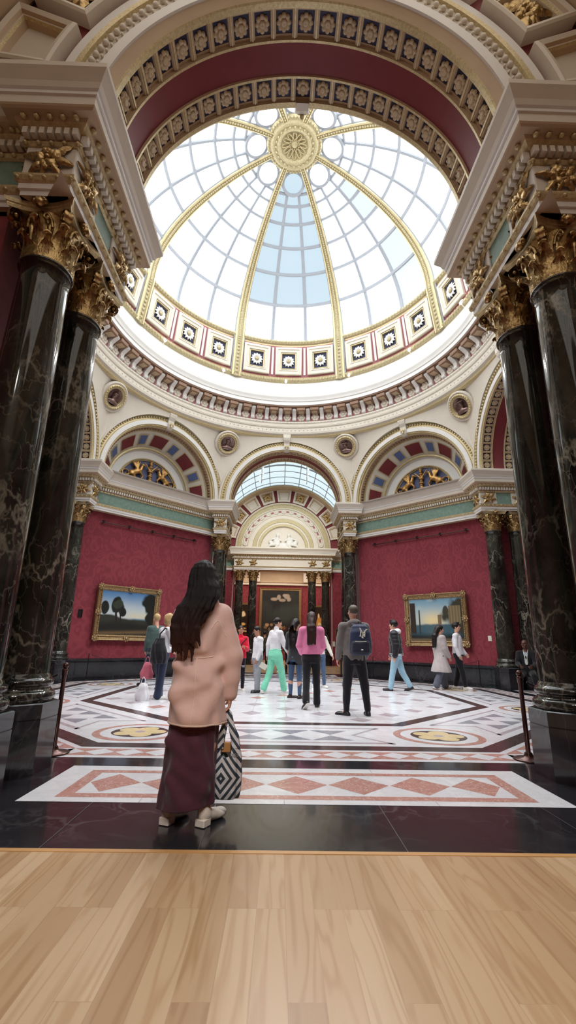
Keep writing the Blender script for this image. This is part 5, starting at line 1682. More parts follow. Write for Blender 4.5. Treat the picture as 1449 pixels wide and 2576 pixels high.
def pose_of(H, p):
    """joints from angles; local frame, facing +y"""
    J = {}
    sw = p.get('sw', .106) * .90 * H; hw = .052 * H
    legs = p.get('legs', [(.03, .05, .05), (-.02, .04, .05)])
    ext = []; dirs = []
    for i, lg in enumerate(legs):
        sd = -1 if i == 0 else 1
        pt, kn, sp = lg[:3]
        t = Vector((sd * math.sin(sp), math.sin(pt), -math.cos(pt))).normalized(); q = pt - kn
        g = Vector((sd * math.sin(sp) * .6, math.sin(q), -math.cos(q))).normalized()
        fp = lg[3] if len(lg) > 3 else 0.0; fy = lg[4] if len(lg) > 4 else sd * .15
        drop = .245 * H * -t.z + .236 * H * -g.z + .042 * H + max(0, math.sin(fp)) * .085 * H * .9
        ext.append(drop); dirs.append((t, g, fp, fy, sd))
    pz = p.get('pelvis', max(ext))
    pel = Vector((0, 0, pz)); J['pel'] = pel
    J['feet'] = []
    for (t, g, fp, fy, sd) in dirs:
        hip = pel + Vector((sd * hw, 0, -.005 * H)); kn = hip + t * .245 * H; an = kn + g * .236 * H
        J['feet'].append((hip, kn, an, fp, fy, sd))
    ln = p.get('lean', .02); sl = p.get('side', 0)
    u = Vector((math.sin(sl), math.sin(ln), math.cos(ln))).normalized(); J['u'] = u
    tw = p.get('twist', 0.0)
    J['ch'] = pel + u * .295 * H; J['nk'] = pel + u * .325 * H
    hp, hy, hr = p.get('head', (0, 0, 0))
    R = Matrix.Rotation(hy, 3, 'Z') @ Matrix.Rotation(hr, 3, 'Y') @ Matrix.Rotation(hp, 3, 'X')
    J['R'] = np.array(R); J['hd'] = J['nk'] + u * .035 * H + R @ Vector((0, .012 * H, .068 * H))
    J['arms'] = []
    for i, ar in enumerate(p.get('arms', [(.05, .12, .2, .1), (.05, .12, .2, .1)])):
        sd = -1 if i == 0 else 1
        pt, ab, el, iw = ar[:4]
        sh = J['ch'] + Matrix.Rotation(tw, 3, 'Z') @ Vector((sd * sw, -.004 * H, -.008 * H))
        a = Vector((sd * math.sin(ab), math.sin(pt) * math.cos(ab), -math.cos(pt) * math.cos(ab))).normalized()
        q = pt + el
        b_ = Vector((sd * (math.sin(ab) * .6 - math.sin(iw)), math.sin(q), -math.cos(q))).normalized()
        ak = p.get('armk', 1.0); e = sh + a * .168 * H * ak; w = e + b_ * .145 * H * ak
        J['arms'].append((sh, e, w, b_, sd, ar[4] if len(ar) > 4 else .45))
    return J

BB = ((-.62, -.75, -.02), (.62, .75, 0))
def bounds(J, H, m=.14):
    P = [J['pel'], J['hd'] + Vector((0, 0, .07 * H)), J['hd']]
    for f in J['feet']: P += list(f[:3])
    for a in J['arms']: P += list(a[:3]) + [a[2] + a[3] * .1 * H]
    lo = [min(p[i] for p in P) - m for i in range(3)]; hi = [max(p[i] for p in P) + m for i in range(3)]
    lo[2] = max(lo[2], -.02); return lo, hi

def spine(J, H, secs, k=.03, inf=0.0):
    """sections (height/H over the pelvis, rx/H, ry/H [, dy/H]) along the spine"""
    out = []
    u = J['u']
    for q in secs:
        c = J['pel'] + u * q[0] * H
        out.append((c.z, c.x, c.y + (q[3] * H if len(q) > 3 else 0), q[1] * H + inf, q[2] * H + inf))
    return out

def person(label, pos, yaw, H, p, o, cat='person', vox=.0072, group=None):
    """p pose, o outfit"""
    J = pose_of(H, p); f = H / 1.75; lo, hi = bounds(J, H)
    fem = o.get('fem', False); wide = o.get('wide', 1.0)
    s = SDF(lo, hi, vox)
    T = [(-.05, .078, .060), (0, .094 if fem else .088, .066), (.07, .078 if fem else .084, .058), (.14, .072 if fem else .086, .056), (.215, .080 if fem else .090, .062), (.262, .070 if fem else .080, .054), (.295, .046, .044), (.318, .036, .038)]
    s.stack(spine(J, H, T), k=.03)
    s.cap(J['nk'] - J['u'] * .01 * H, J['hd'] + Vector((0, -.005, -.03 * H)), .033 * H, .030 * H, k=.02)
    for (hip, kn, an, fp, fy, sd) in J['feet']:
        s.cap(hip, kn, .048 * H, .032 * H, k=.03); s.cap(kn, an, .032 * H, .019 * H, k=.02); s.cap(kn * .7 + an * .3 + Vector((0, -.01, 0)), kn * .4 + an * .6, .030 * H, .022 * H, k=.02)
        fd = Vector((math.sin(fy), math.cos(fy), 0)); s.cap(an, an + fd * .045 * H * math.cos(fp) + Vector((0, 0, -.020 * H - .04 * H * math.sin(fp))), .018 * H, .012 * H, k=.01)
    for (sh, e, w, b_, sd, cu) in J['arms']:
        s.cap(J['ch'] + Vector((sd * .05 * H, 0, 0)), sh, .03 * H, .030 * H, k=.03); s.cap(sh, e, .030 * H, .023 * H, k=.02); s.cap(e, w, .024 * H, .015 * H, k=.015)
        hand_sdf(s, w, b_, sd, f, cu)
    head_sdf(s, J['hd'], J['R'], f)
    root = link('person', s.mesh('body', o.get('skin', SKIN), 1), None, pos, (0, 0, yaw))
    tag(root, label, cat, group, 'thing')
    # eyes and mouth
    mb = MB(); mb.smooth = True
    for m in (-1, 1):
        mb.ball(rotp(J['R'], J['hd'], np.array((m * .030, .0895, .011)) * f), (.0085 * f, .006 * f, .006 * f), 8, 6)
        mb.tube([rotp(J['R'], J['hd'], np.array(q) * f) for q in ((m * .014, .097, .031), (m * .030, .095, .036), (m * .046, .086, .031))], .0035 * f, 5)
    mb.cur = 1; mb.tube([rotp(J['R'], J['hd'], np.array(q) * f) for q in ((-.02, .0925, -.061), (0, .0975, -.0605), (.02, .0925, -.061))], .0042 * f, 5)
    mb.obj('face', [EYE, LIP], root)
    # trousers or skirt
    b = o.get('legs')
    if b:
        s = SDF(lo, hi, vox * 1.2)
        wdt = b.get('w', 1.0); fl = b.get('flare', 1.0); hem = b.get('hem', .93)
        s.stack(spine(J, H, [(-.06, .080, .066), (-.02, .096 * (1.05 if fem else 1), .076), (.02, .093, .070), (b.get('top', .055), .084, .064)], 0, .012), k=.03)
        for (hip, kn, an, fp, fy, sd) in J['feet']:
            hm = kn + (an - kn) * hem
            s.cap(hip, kn, .057 * H * wdt, .040 * H * wdt, k=.035); s.cap(kn, hm, .040 * H * wdt, .031 * H * wdt * fl, k=.02)
        if b.get('folds', 1): s.rough(.0035, 26, 3, (1, 1, .8))
        for (hip, kn, an, fp, fy, sd) in J['feet']:
            pass
        link(b.get('name', 'trousers'), s.mesh('trousers', b['m'], 1), root)
    # shoes
    sh_ = o.get('shoes')
    if sh_:
        for (hip, kn, an, fp, fy, sd) in J['feet']:
            fd = Vector((math.sin(fy) * math.cos(fp), math.cos(fy) * math.cos(fp), -math.sin(fp))); sdv = Vector((math.cos(fy), -math.sin(fy), 0)); upv = sdv.cross(fd)
            c0 = an - upv * .028 * H
            R = np.array([[sdv[i], fd[i], upv[i]] for i in range(3)])
            ss = SDF([an[i] - .24 for i in range(3)], [an[i] + .24 for i in range(3)], .0075)
            ss.ell(c0 + fd * .045 * H + upv * .002, (.028 * H, .062 * H, .024 * H), R, k=.02)
            ss.ell(c0 + fd * .075 * H - upv * .004, (.027 * H, .040 * H, .018 * H), R, k=.02)
            ss.ell(c0 - fd * .012 * H, (.024 * H, .030 * H, .030 * H), R, k=.02)
            if sh_.get('boot'): ss.cap(an, an + upv * .06 * H, .030 * H, .032 * H, k=.02)
            else: ss.cap(an - upv * .01 * H, an + upv * .012 * H, .024 * H, .023 * H, k=.015)
            ss.cut(c0 - upv * .014 * H, -upv)
            so = link('shoe', ss.mesh('shoe', sh_['m'], 1), root)
            ss = SDF([an[i] - .24 for i in range(3)], [an[i] + .24 for i in range(3)], .0075)
            ss.ell(c0 + fd * .045 * H - upv * .016, (.030 * H, .066 * H, .03 * H), R, k=.01); ss.ell(c0 - fd * .012 * H - upv * .016, (.026 * H, .033 * H, .03 * H), R, k=.02)
            ss.cut(c0 - upv * .012 * H, upv); ss.cut(c0 - upv * .0225 * H, -upv)
            link('sole', ss.mesh('sole', sh_.get('sole', sh_['m']), 0), so)
    # upper garment
    t = o.get('top')
    if t:
        s = SDF(lo, hi, vox * 1.15); inf = t.get('inf', .018); hem = t.get('hem', -.02); boxy = t.get('boxy', 0)
        secs = []
        for q in T:
            if q[0] < hem - .001: continue
            if q[0] > .31 or (hem < -.05 and q[0] < 0): continue
            wv = (1 + boxy * .18) if q[0] < .2 else 1 + boxy * .05
            secs.append((q[0], q[1] * wv + inf / H, q[2] * wv + inf / H))
        if hem < -.05:
            fl = t.get('flare', 1.0); secs = [(hem, .100 * fl + inf / H, .078 * fl + inf / H)] + secs
        elif not any(abs(q[0] - hem) < .002 for q in secs): secs = [(hem, (.090 + .01 * boxy) + inf / H, .066 + inf / H)] + secs
        s.stack(spine(J, H, secs), k=.03, fold=t.get('fold', .003), nf=t.get('nf', 9), f2=.4)
        for (sh, e, w, b_, sd, cu) in J['arms']:
            sr = t.get('sleeve', 1.0)
            s.cap(J['ch'] + Vector((sd * .03 * H, 0, .008 * H)), sh, .030 * H + inf * .5, .027 * H + inf * .8, k=.045)
            s.cap(sh, e, .027 * H * sr + inf * .9, .026 * H * sr + inf * .7, k=.035)
            if not t.get('short'): s.cap(e, e + (w - e) * .97, .026 * H * sr + inf * .7, .020 * H * sr + inf * .5, k=.02)
        if t.get('collar'): 
            s.cap(J['nk'] - J['u'] * .012 * H, J['nk'] + J['u'] * t.get('collar') * H, .040 * H, .037 * H, k=.02)
        if t.get('hood'):
            s.ell(J['nk'] + Vector((0, -.035 * H, .0)), (.065 * H, .05 * H, .042 * H), k=.03); s.cap(J['nk'] + Vector((-.04 * H, .015 * H, 0)), J['nk'] + Vector((.04 * H, .015 * H, 0)), .024 * H, .024 * H, k=.03)
        if t.get('puff'):
            g = np.meshgrid(*s.ax, indexing='ij', sparse=True)
            s.F = s.F + (.010 * (np.abs(np.sin(g[2] * PI / .085)) ** .5 < .0) + .011 * (1 - np.abs(np.sin(g[2] * PI / .10)) ** .6)).astype(np.float32)
        s.rough(t.get('rough', .004), t.get('rf', 17), t.get('seed', 5), (1, 1, .9))
        link(t.get('name', 'jumper'), s.mesh('top', t['m'], 1), root)
        if t.get('band'):
            s = SDF(lo, hi, vox); c = secs[0]
            s.stack(spine(J, H, [(hem - .004, c[1] * .96, c[2] * .96), (hem + .022, c[1] * .99, c[2] * .99)]), k=.01)
            link('waistband', s.mesh('band', t['band'], 1), root)
        if t.get('white_hood'):
            s = SDF(lo, hi, vox); c = J['nk']
            s.ell(c + Vector((0, -.045 * H, .012 * H)), (.066 * H, .055 * H, .045 * H), k=.03); s.ell(c + Vector((0, .02 * H, .012 * H)), (.056 * H, .045 * H, .030 * H), k=.03)
            link('hood', s.mesh('hood', t['white_hood'], 1), root)
    # hair
    h = o.get('hair')
    if h:
        s = SDF(lo, hi, vox); c = J['hd']; R = J['R']; q = lambda v: rotp(R, c, np.array(v) * f)
        st = h.get('style', 'short')
        inf = {'short': .006, 'crop': .003, 'bob': .014, 'long': .013, 'bun': .007, 'top': .012}[st]
        s.ell(q((0, -.014, .040)), np.array((.078 + inf, .096 + inf, .090 + inf)) * f, R, k=.01)
        s.ell(q((0, .095, -.022)), np.array((.066, .062, .088)) * f, R, op='sub', k=.012)
        if st in ('short', 'crop', 'bun', 'top'):
            s.ell(q((0, .02, -.10)), np.array((.12, .13, .075)) * f, R, op='sub', k=.01)
        if st == 'top': s.ell(q((0, .02, .118)), np.array((.062, .078, .032)) * f, R, k=.02)
        if st == 'bun': s.ell(q((0, -.100, .02)), np.array((.045, .04, .045)) * f, R, k=.02)
        if st == 'bob':
            s.ell(q((0, -.035, -.035)), np.array((.100, .085, .10)) * f, R, k=.04); s.ell(q((0, .075, -.03)), np.array((.058, .06, .10)) * f, R, op='sub', k=.01)
            s.rough(.006, 40, 4)
        if st == 'long':
            ln = h.get('len', .28) * H; sx = h.get('sway', 0.0)
            a = Vector(q((0, -.075, .0))); sd = J['ch'] + Vector((0, -.088 * H - .02, 0))
            e_ = Vector((sx * H, sd.y - .02, J['nk'].z - ln + .08 * H))
            s.cap(a, (a.x * .5 + sx * H * .3, sd.y + .01, J['nk'].z), .085 * f, .075 * f, k=.04)
            for m in (-.6, 0, .6): s.cap((a.x * .5 + m * .08 * f + sx * H * .3, sd.y + .012, J['nk'].z), (e_.x + m * .1 * f, e_.y, e_.z), .05 * f, .026 * f, k=.035)
            s.rough(.004, 45, 6, (1.6, 1.6, .25))
        link('hair', s.mesh('hair', h['m'], 1), root)
    return root, J

STAND = dict(legs=[(.04, .06, .07), (-.04, .05, .07)], arms=[(.02, .16, .25, .1), (.02, .16, .25, .1)])
def WALK(a=.34, arm=.3, flip=False, lean=.05):
    l1 = (a, .10, .03, -.12); l2 = (-a * .7, .35, .03, .55)
    A1_ = (-arm, .12, .3, .05); A2_ = (arm, .12, .35, .1)
    return dict(legs=[l2, l1] if flip else [l1, l2], arms=[A2_, A1_] if flip else [A1_, A2_], lean=lean)
def P(base, **k): d = dict(base); d.update(k); return d

BLK = C('black_cotton', 22, 21, 26); NAVY = C('indigo_denim', 40, 48, 72); LBL = C('pale_blue_denim', 150, 186, 204); JBL = C('mid_blue_denim', 70, 92, 122)
WHT = C('white_knit', 226, 226, 230); OFFW = C('off_white_cloth', 222, 218, 206)
BLKSHOE = plain('black_leather', srgb(26, 25, 27), .4, var=.05); WHTSHOE = plain('white_leather', srgb(222, 220, 216), .4, var=.03); BRSHOE = plain('dark_brown_leather', srgb(46, 34, 34), .4)
RUB = plain('pale_rubber', srgb(206, 204, 200), .6)

TO = lambda dx, dy: -math.atan2(dx, dy)            # yaw that faces (dx, dy)

# cap man with the dark blue backpack
ny, JN = person('man from behind in a grey hooded jacket and black trousers, feet apart', (1.22, -3.22, 0), TO(-.06, 1), 1.90,
    dict(legs=[(.02, .03, .10, 0, -.95), (-.02, .03, .16, 0, .05)], arms=[(.10, .16, .32, .02), (.10, .2, .5, .2)], lean=.02, head=(.06, .30, 0), sw=.125),
    dict(top=dict(m=C('grey_tweed_jacket', 112, 106, 104), inf=.030, hem=-.03, hood=True, name='jacket', boxy=.4), legs=dict(m=BLK, w=1.05, flare=.9, hem=.93), shoes=dict(m=BLKSHOE), hair=dict(m=HGREY, style='crop')))
# pink jumper
person('long-haired girl from behind in a loose pink jumper and black trousers', (.49, -2.30, 0), TO(.05, 1), 1.80,
    dict(legs=[(-.22, .30, .02, .65, -.5), (.06, .05, .03, 0, .1)], arms=[(.05, .22, .95, .3), (.1, .20, .9, .3)], lean=.03, head=(.0, -.1, 0), sw=.108),
    dict(fem=True, top=dict(m=C('pink_jumper', 222, 128, 168), inf=.035, hem=.03, boxy=1.0, sleeve=1.15, rough=.007, rf=13, seed=9), legs=dict(m=BLK, w=1.0, flare=1.25, hem=.97), shoes=dict(m=BLKSHOE, sole=RUB), hair=dict(m=HBROWN, style='long', len=.26)))
# mint trousers
person('woman in a white roll-neck and mint green trousers walking right', (-.26, .22, 0), TO(.75, .65), 1.84,
    dict(legs=[(-.20, .22, .03, .25), (.30, .10, .03, -.05)], arms=[(-.22, .16, .25, .0), (.32, .14, .35, .05)], lean=.04, head=(-.05, -.35, 0), sw=.105),
    dict(fem=True, top=dict(m=WHT, inf=.016, hem=.06, collar=.035, sleeve=1.1), legs=dict(m=C('mint_trousers', 128, 216, 184), w=1.12, flare=1.25, hem=.92, top=.075), shoes=dict(m=WHTSHOE), hair=dict(m=HBLACK, style='bun')))
# grey joggers boy
person('boy in a white jumper, grey joggers and black boots looking left', (-.72, .44, 0), TO(-.85, -.35), 1.62,
    dict(legs=[(.06, .05, .06), (-.06, .08, .06)], arms=[(.0, .12, .35, .1), (-.05, .16, .30, .0)], lean=.0, head=(-.22, .1, 0), sw=.118),
    dict(wide=1.1, top=dict(m=WHT, inf=.024, hem=-.005, boxy=.5), legs=dict(m=C('grey_joggers', 150, 152, 160), w=1.2, flare=1.15, hem=.86), shoes=dict(m=BLKSHOE, boot=True), hair=dict(m=HBLACK, style='short'), skin=SKIN2))
# red boy
rb, _ = person('boy in a bright red jumper and black trousers facing the camera', (-1.22, .80, 0), TO(.25, -1), 1.63,
    dict(legs=[(.02, .03, .04), (-.02, .03, .04)], arms=[(.25, .12, 1.55, .55), (.15, .14, 1.2, .5)], lean=.0, head=(.12, .1, 0)),
    dict(top=dict(m=C('red_jumper', 206, 26, 56), inf=.026, hem=-.02, boxy=.4, collar=.02), legs=dict(m=C('black_trackpants', 28, 20, 34), w=.95, hem=.92, flare=.9), shoes=dict(m=WHTSHOE, sole=BRSHOE), hair=dict(m=HBLACK, style='short'), skin=SKIN2))
mb = MB(); 
for (a, b_, z) in ((-.045, .045, 0), (-.04, .03, -.03)): mb.box((a, -.002, z), (b_, .002, z + .012))
mb.obj('print', [WHT], rb, (-.09, .096, .63), (.05, 0, 0))
mb = MB(); mb.smooth = True; mb.tube([(-.16, .06, 1.34), (-.06, .145, 1.24), (.05, .158, 1.10), (.13, .13, 1.0)], .012, 6); mb.obj('strap', [BLK], rb)
# woman in dark top beside the pink jumper
person('dark-haired woman in a dark tunic and blue jeans left of the pink jumper', (.22, -.72, 0), TO(.45, .9), 1.76,
    dict(legs=[(.05, .05, .05, 0, .9), (.02, .05, .05)], arms=[(.05, .12, .25, .05), (.05, .12, .25, .1)], lean=.02, head=(.05, -.2, 0)),
    dict(fem=True, top=dict(m=C('charcoal_tunic', 46, 46, 50), inf=.03, hem=-.10, flare=1.15, short=True, name='tunic'), legs=dict(m=JBL, w=.9, flare=.85, hem=.92), shoes=dict(m=BRSHOE, sole=RUB), hair=dict(m=HBLACK, style='long', len=.30)))
# white-sleeved person behind the pink jumper
person('woman in a white blouse and blue jeans half hidden behind the pink jumper', (1.04, 2.0, 0), TO(.3, -.95), 1.70,
    dict(legs=[(.10, .05, .05), (-.12, .20, .05, .3)], arms=[(.1, .42, .3, -.05), (.1, .2, .3, .1)], lean=.03, head=(.0, .3, 0)),
    dict(fem=True, top=dict(m=OFFW, inf=.022, hem=.02, name='blouse'), legs=dict(m=JBL, w=.95, flare=.95), shoes=dict(m=WHTSHOE), hair=dict(m=HBROWN, style='long', len=.22)))
# puffer man
person('young man in a black puffer jacket with white hood and pale jeans walking left', (3.20, 1.48, 0), TO(-.95, .35), 1.90,
    dict(legs=[(.24, .06, .03, -.1), (-.26, .22, .03, .35)], arms=[(-.15, .2, .3, .0), (.12, .2, .3, .0)], lean=.05, head=(.02, -.1, 0), sw=.12),
    dict(top=dict(m=C('black_puffer', 26, 25, 30, rough=.5), inf=.072, hem=-.01, puff=True, sleeve=1.25, name='puffer_jacket', band=WHT, white_hood=C('white_hood', 232, 232, 236), rough=.003), legs=dict(m=LBL, w=1.12, flare=1.1, hem=.95), shoes=dict(m=BRSHOE), hair=dict(m=HBLACK, style='top')))
# couple at right
person('long-haired woman in a long grey-beige coat walking right before the right painting', (4.70, 2.15, 0), TO(.95, .15), 1.80,
    dict(legs=[(.20, .06, .03), (-.20, .22, .03, .35)], arms=[(-.15, .12, .2, .0), (.15, .12, .3, .1)], lean=.03, head=(.0, -.25, 0)),
    dict(fem=True, top=dict(m=C('greige_coat', 172, 162, 160), inf=.045, hem=-.25, flare=1.7, name='coat', sleeve=1.15), legs=dict(m=C('slate_trousers', 92, 96, 108), w=1.2, flare=1.5, hem=.96), shoes=dict(m=WHTSHOE), hair=dict(m=HBLACK, style='long', len=.26)))
person('man in a white long-sleeved top and black trousers walking at far right', (5.28, 2.25, 0), TO(.80, -.50), 1.88,
    dict(legs=[(-.12, .15, .03, .2), (.20, .05, .03)], arms=[(.10, .14, .55, .35), (-.05, .14, .4, .2)], lean=.0, head=(.10, -.05, 0), sw=.115),
    dict(top=dict(m=WHT, inf=.028, hem=.0, boxy=.5, name='sweatshirt'), legs=dict(m=BLK, w=1.1, flare=1.05), shoes=dict(m=WHTSHOE), hair=dict(m=HBLACK, style='top')))
# blond woman and green man at left
bw, JB = person('blond woman from behind in a white top and dark jeans at left', (-2.80, -1.22, 0), TO(.75, .65), 1.80,
    dict(legs=[(.10, .06, .04), (-.06, .10, .04)], arms=[(.12, .12, .9, .3), (.30, .14, .75, .1)], lean=.10, head=(-.12, -.2, 0)),
    dict(fem=True, top=dict(m=C('white_top', 226, 228, 232), inf=.024, hem=.02, sleeve=1.1), legs=dict(m=NAVY, w=1.05, flare=1.5, hem=.98), shoes=dict(m=RUB), hair=dict(m=HBLOND, style='bob')))
person('man in a dark green jacket and navy trousers behind the blond woman', (-3.50, .80, 0), TO(-.65, .75), 1.90,
    dict(legs=[(.42, .10, .03, -.1), (-.10, .10, .03, .1)], arms=[(.1, .1, .4, .2), (.1, .14, .3, .1)], lean=.05, head=(-.05, .1, 0)),
    dict(top=dict(m=C('dark_green_jacket', 66, 86, 82), inf=.032, hem=-.06, name='jacket'), legs=dict(m=C('dark_navy_trousers', 34, 40, 58), w=1.0), shoes=dict(m=BRSHOE), hair=dict(m=HBLOND, style='short')))
# people in the far doorway
person('person in black walking away through the far doorway', (.30, 8.9, 0), TO(.1, 1), 1.84, WALK(.2, .15), dict(fem=True, top=dict(m=BLK, inf=.03, hem=-.06, name='jacket'), legs=dict(m=BLK, w=.9), shoes=dict(m=BLKSHOE), hair=dict(m=HBROWN, style='long', len=.2)), vox=.011)
person('person in a black coat standing left in the far doorway', (-.28, 9.4, 0), TO(.4, 1), 1.76, STAND, dict(top=dict(m=BLK, inf=.03, hem=-.1, name='coat'), legs=dict(m=C('cobalt_trousers', 46, 84, 160), w=1.0), shoes=dict(m=WHTSHOE), hair=dict(m=HBLACK, style='short')), vox=.011)
person('person with dark hair and black clothes standing right in the far doorway', (.86, 10.2, 0), TO(-.2, 1), 1.78, STAND, dict(fem=True, top=dict(m=C('dark_brown_jacket', 58, 44, 40), inf=.03, hem=-.04, name='jacket'), legs=dict(m=BLK, w=1.0), shoes=dict(m=WHTSHOE), hair=dict(m=HBROWN, style='bob')), vox=.011)
person('visitor in a brown jacket looking at the huge dark canvas', (-.95, 14.2, 0), TO(.1, 1), 1.84, STAND, dict(top=dict(m=C('olive_jacket', 70, 62, 48), inf=.03, hem=-.04, name='jacket'), legs=dict(m=BLK), shoes=dict(m=BLKSHOE), hair=dict(m=HBLACK, style='short')), vox=.012)
# ------------------------------------------------------------------ the woman in the foreground
from mathutils.bvhtree import BVHTree
def front_woman():
    H = 1.77; WX, WY = -.80, -8.27
    p = dict(legs=[(.02, .03, .045, .12, .42), (-.02, .02, .055, .12, .50)], arms=[(.30, .02, 1.2, .35, .5), (.02, .27, .06, .16, .95)], armk=1.13, lean=.02, head=(.10, -.28, -.03), sw=.102, pelvis=.935)
    J = pose_of(H, p); f = H / 1.75; lo, hi = bounds(J, H, .2)
    a0 = J['arms'][0]; dv = Vector((.045, 0, -.03)); J['arms'][0] = (a0[0] + dv, a0[1] + dv, a0[2] + dv) + tuple(a0[3:])
    s = SDF(lo, hi, .0052)
    T = [(-.05, .076, .058), (0, .090, .062), (.07, .072, .054), (.14, .070, .052), (.22, .084, .06), (.27, .075, .052), (.315, .035, .035)]
    s.stack(spine(J, H, T), k=.03)
    s.cap(J['nk'] - J['u'] * .01 * H, J['hd'] + Vector((0, -.005, -.03 * H)), .030 * H, .028 * H, k=.02)
    for (hip, kn, an, fp, fy, sd) in J['feet']:
        s.cap(hip, kn, .048 * H, .031 * H, k=.03); s.cap(kn, an, .030 * H, .019 * H, k=.02)
        fd = Vector((math.sin(fy), math.cos(fy), 0)); s.cap(an, an + fd * .05 * H + Vector((0, 0, -.03)), .019 * H, .015 * H, k=.02)
    sh, e, w, b_, sd, cu = J['arms'][1]
    for (sh, e, w, b_, sd, cu) in J['arms']:
        s.cap(sh, e, .028 * H, .022 * H, k=.02); s.cap(e, w, .022 * H, .0145 * H, k=.015)
        s.cap(J['ch'] + Vector((sd * .03 * H, 0, -.02)), sh, .026 * H, .026 * H, k=.03)
        hand_sdf(s, w, b_, sd, f, cu, None, .004)
    head_sdf(s, J['hd'], J['R'], f)
    root = link('person', s.mesh('body', SKIN, 1), None, (WX, WY, 0), (0, 0, 0))
    tag(root, 'long-haired woman from behind in a blush coat and maroon skirt holding a striped tote', 'person', None, 'thing')
    mb = MB(); mb.smooth = True
    for m in (-1, 1): mb.ball(rotp(J['R'], J['hd'], np.array((m * .030, .0895, .011)) * f), (.0085, .006, .006), 8, 6)
    mb.cur = 1; mb.tube([rotp(J['R'], J['hd'], np.array(q) * f) for q in ((-.02, .0925, -.061), (0, .0975, -.0605), (.02, .0925, -.061))], .0042, 5)
    mb.obj('face', [EYE, LIP], root)
    # coat
    s = SDF(lo, hi, .0065)
    s.stack([(.645, .022, .0, .212, .185), (.75, .018, .0, .204, .175), (.90, .012, -.004, .193, .162), (1.02, .006, 0, .178, .145), (1.10, .006, .0, .172, .138), (1.25, .004, .0, .182, .145), (1.38, .0, .0, .178, .138), (1.47, -.0, .0, .135, .115), (1.535, .0, .0, .085, .085)], k=.03, fold=.007, nf=5, ph=.6, f2=.15)
    for (sh, e, w, b_, sd, cu) in J['arms']:
        q_ = .84 if sd < 0 else 1.0; off = Vector((0, 0, 0 if sd < 0 else -.03))
        s.cap(J['ch'] + Vector((sd * .04, 0, -.03)), sh + off, .080 * q_, .074 * q_, k=.05)
        s.cap(sh + off, e + off * .5, .077 * q_, .078 * q_, k=.06); s.cap(e + off * .5, e + (w - e) * .60, .078 * q_, .070 * q_, k=.03); s.cap(e + (w - e) * .55, e + (w - e) * .97, .071 * q_, .060 * q_, k=.02)
    s.cap((-.055, -.03, 1.535), (.075, -.02, 1.52), .052, .05, k=.03); s.ell((.03, -.075, 1.50), (.12, .05, .06), k=.03)     # collar
    # pulled drapery: long soft creases across the back and from the arm
    for (a, b, r) in (((-.13, -.135, 1.05), (.04, -.150, .965), .03), ((.04, -.150, .965), (.17, -.10, 1.05), .03), ((-.11, -.165, .87), (.10, -.155, .93), .035), ((-.02, -.175, .69), (-.13, -.155, .83), .035), ((.06, -.175, .69), (.17, -.11, .88), .035), ((.12, -.10, 1.32), (.05, -.13, 1.14), .03), ((-.12, -.11, 1.24), (-.02, -.13, 1.13), .03)):
        s.cap((a[0], a[1] + .012, a[2]), (b[0], b[1] + .012, b[2]), r, r * .7, k=.075)
    for (a, b) in (((-.13, -.160, 1.10), (.14, -.145, 1.10)), ((-.14, -.20, .95), (.02, -.215, .925)), ((-.02, -.215, .80), (-.12, -.20, .77))):
        s.cap(a, b, .012, .012, k=.05, op='sub')
    s.rough(.0055, 12, 21, (1, 1, 1.1)); s.cut((0, 0, .637), (0.06, 0, -1))
    cm = s.mesh('coat', M['shear'], 2)
    coat = link('coat', cm, root)
    bv = BVHTree.FromPolygons([v.co for v in cm.vertices], [tuple(q.vertices) for q in cm.polygons])
    def hug(pts, r=.0035, back=True):
        out = []
        for (x, z) in pts:
            h = bv.ray_cast(Vector((x, -.8, z)), Vector((0, 1, 0)))
            if h[0] is not None: out.append(h[0] + Vector((0, -.001, 0)))
        mb = MB(); mb.smooth = True
        if len(out) > 2: mb.tube(out, r, 6)
        return mb.obj('seam', [M['shearseam']], coat)
    hug([(.018 + .006 * math.sin(z * 9), z) for z in np.linspace(.655, 1.09, 24)])
    hug([(x, 1.105 - .015 * math.cos(x * 12)) for x in np.linspace(-.15, .13, 20)])
    hug([(.11 + .075 * t_, 1.30 + .06 * math.sin(t_ * 3.1)) for t_ in np.linspace(0, 1.35, 14)])
    # hem edge of pale fleece and cuff
    mb = MB(); mb.smooth = True
    ring_ = []
    for i in range(41):
        a = 2 * PI * i / 40; d = Vector((math.cos(a), math.sin(a), 0)); h = bv.ray_cast(Vector((.022, 0, .655)) + d * .5, -d)
        if h[0] is not None: ring_.append(h[0] - Vector((0, 0, .008)))
    mb.tube(ring_, .007, 6, False); mb.obj('hem', [M['fleece']], coat)
    sh, e, w, b_, sd, cu = J['arms'][1]
    # skirt
    s = SDF(lo, hi, .0065)
    s.stack([(.085, -.012, .0, .200, .165), (.16, -.01, .0, .195, .16), (.35, .0, .0, .182, .152), (.60, .006, .0, .176, .146), (.80, .006, 0, .168, .135), (.98, .0, 0, .15, .12)], k=.02, fold=.009, nf=6, ph=1.2, f2=.2)
    for (a, b) in (((-.14, -.115, .54), (.03, -.135, .40)), ((-.08, -.135, .38), (.12, -.12, .24)), ((.04, -.135, .52), (.14, -.09, .34)), ((-.12, -.13, .30), (-.02, -.15, .16))): s.cap(a, b, .030, .024, k=.07)
    s.rough(.005, 15, 13); s.cut((0, 0, .118), (.10, 0, -1))
    link('skirt', s.mesh('skirt', M['maroon'], 2), root)
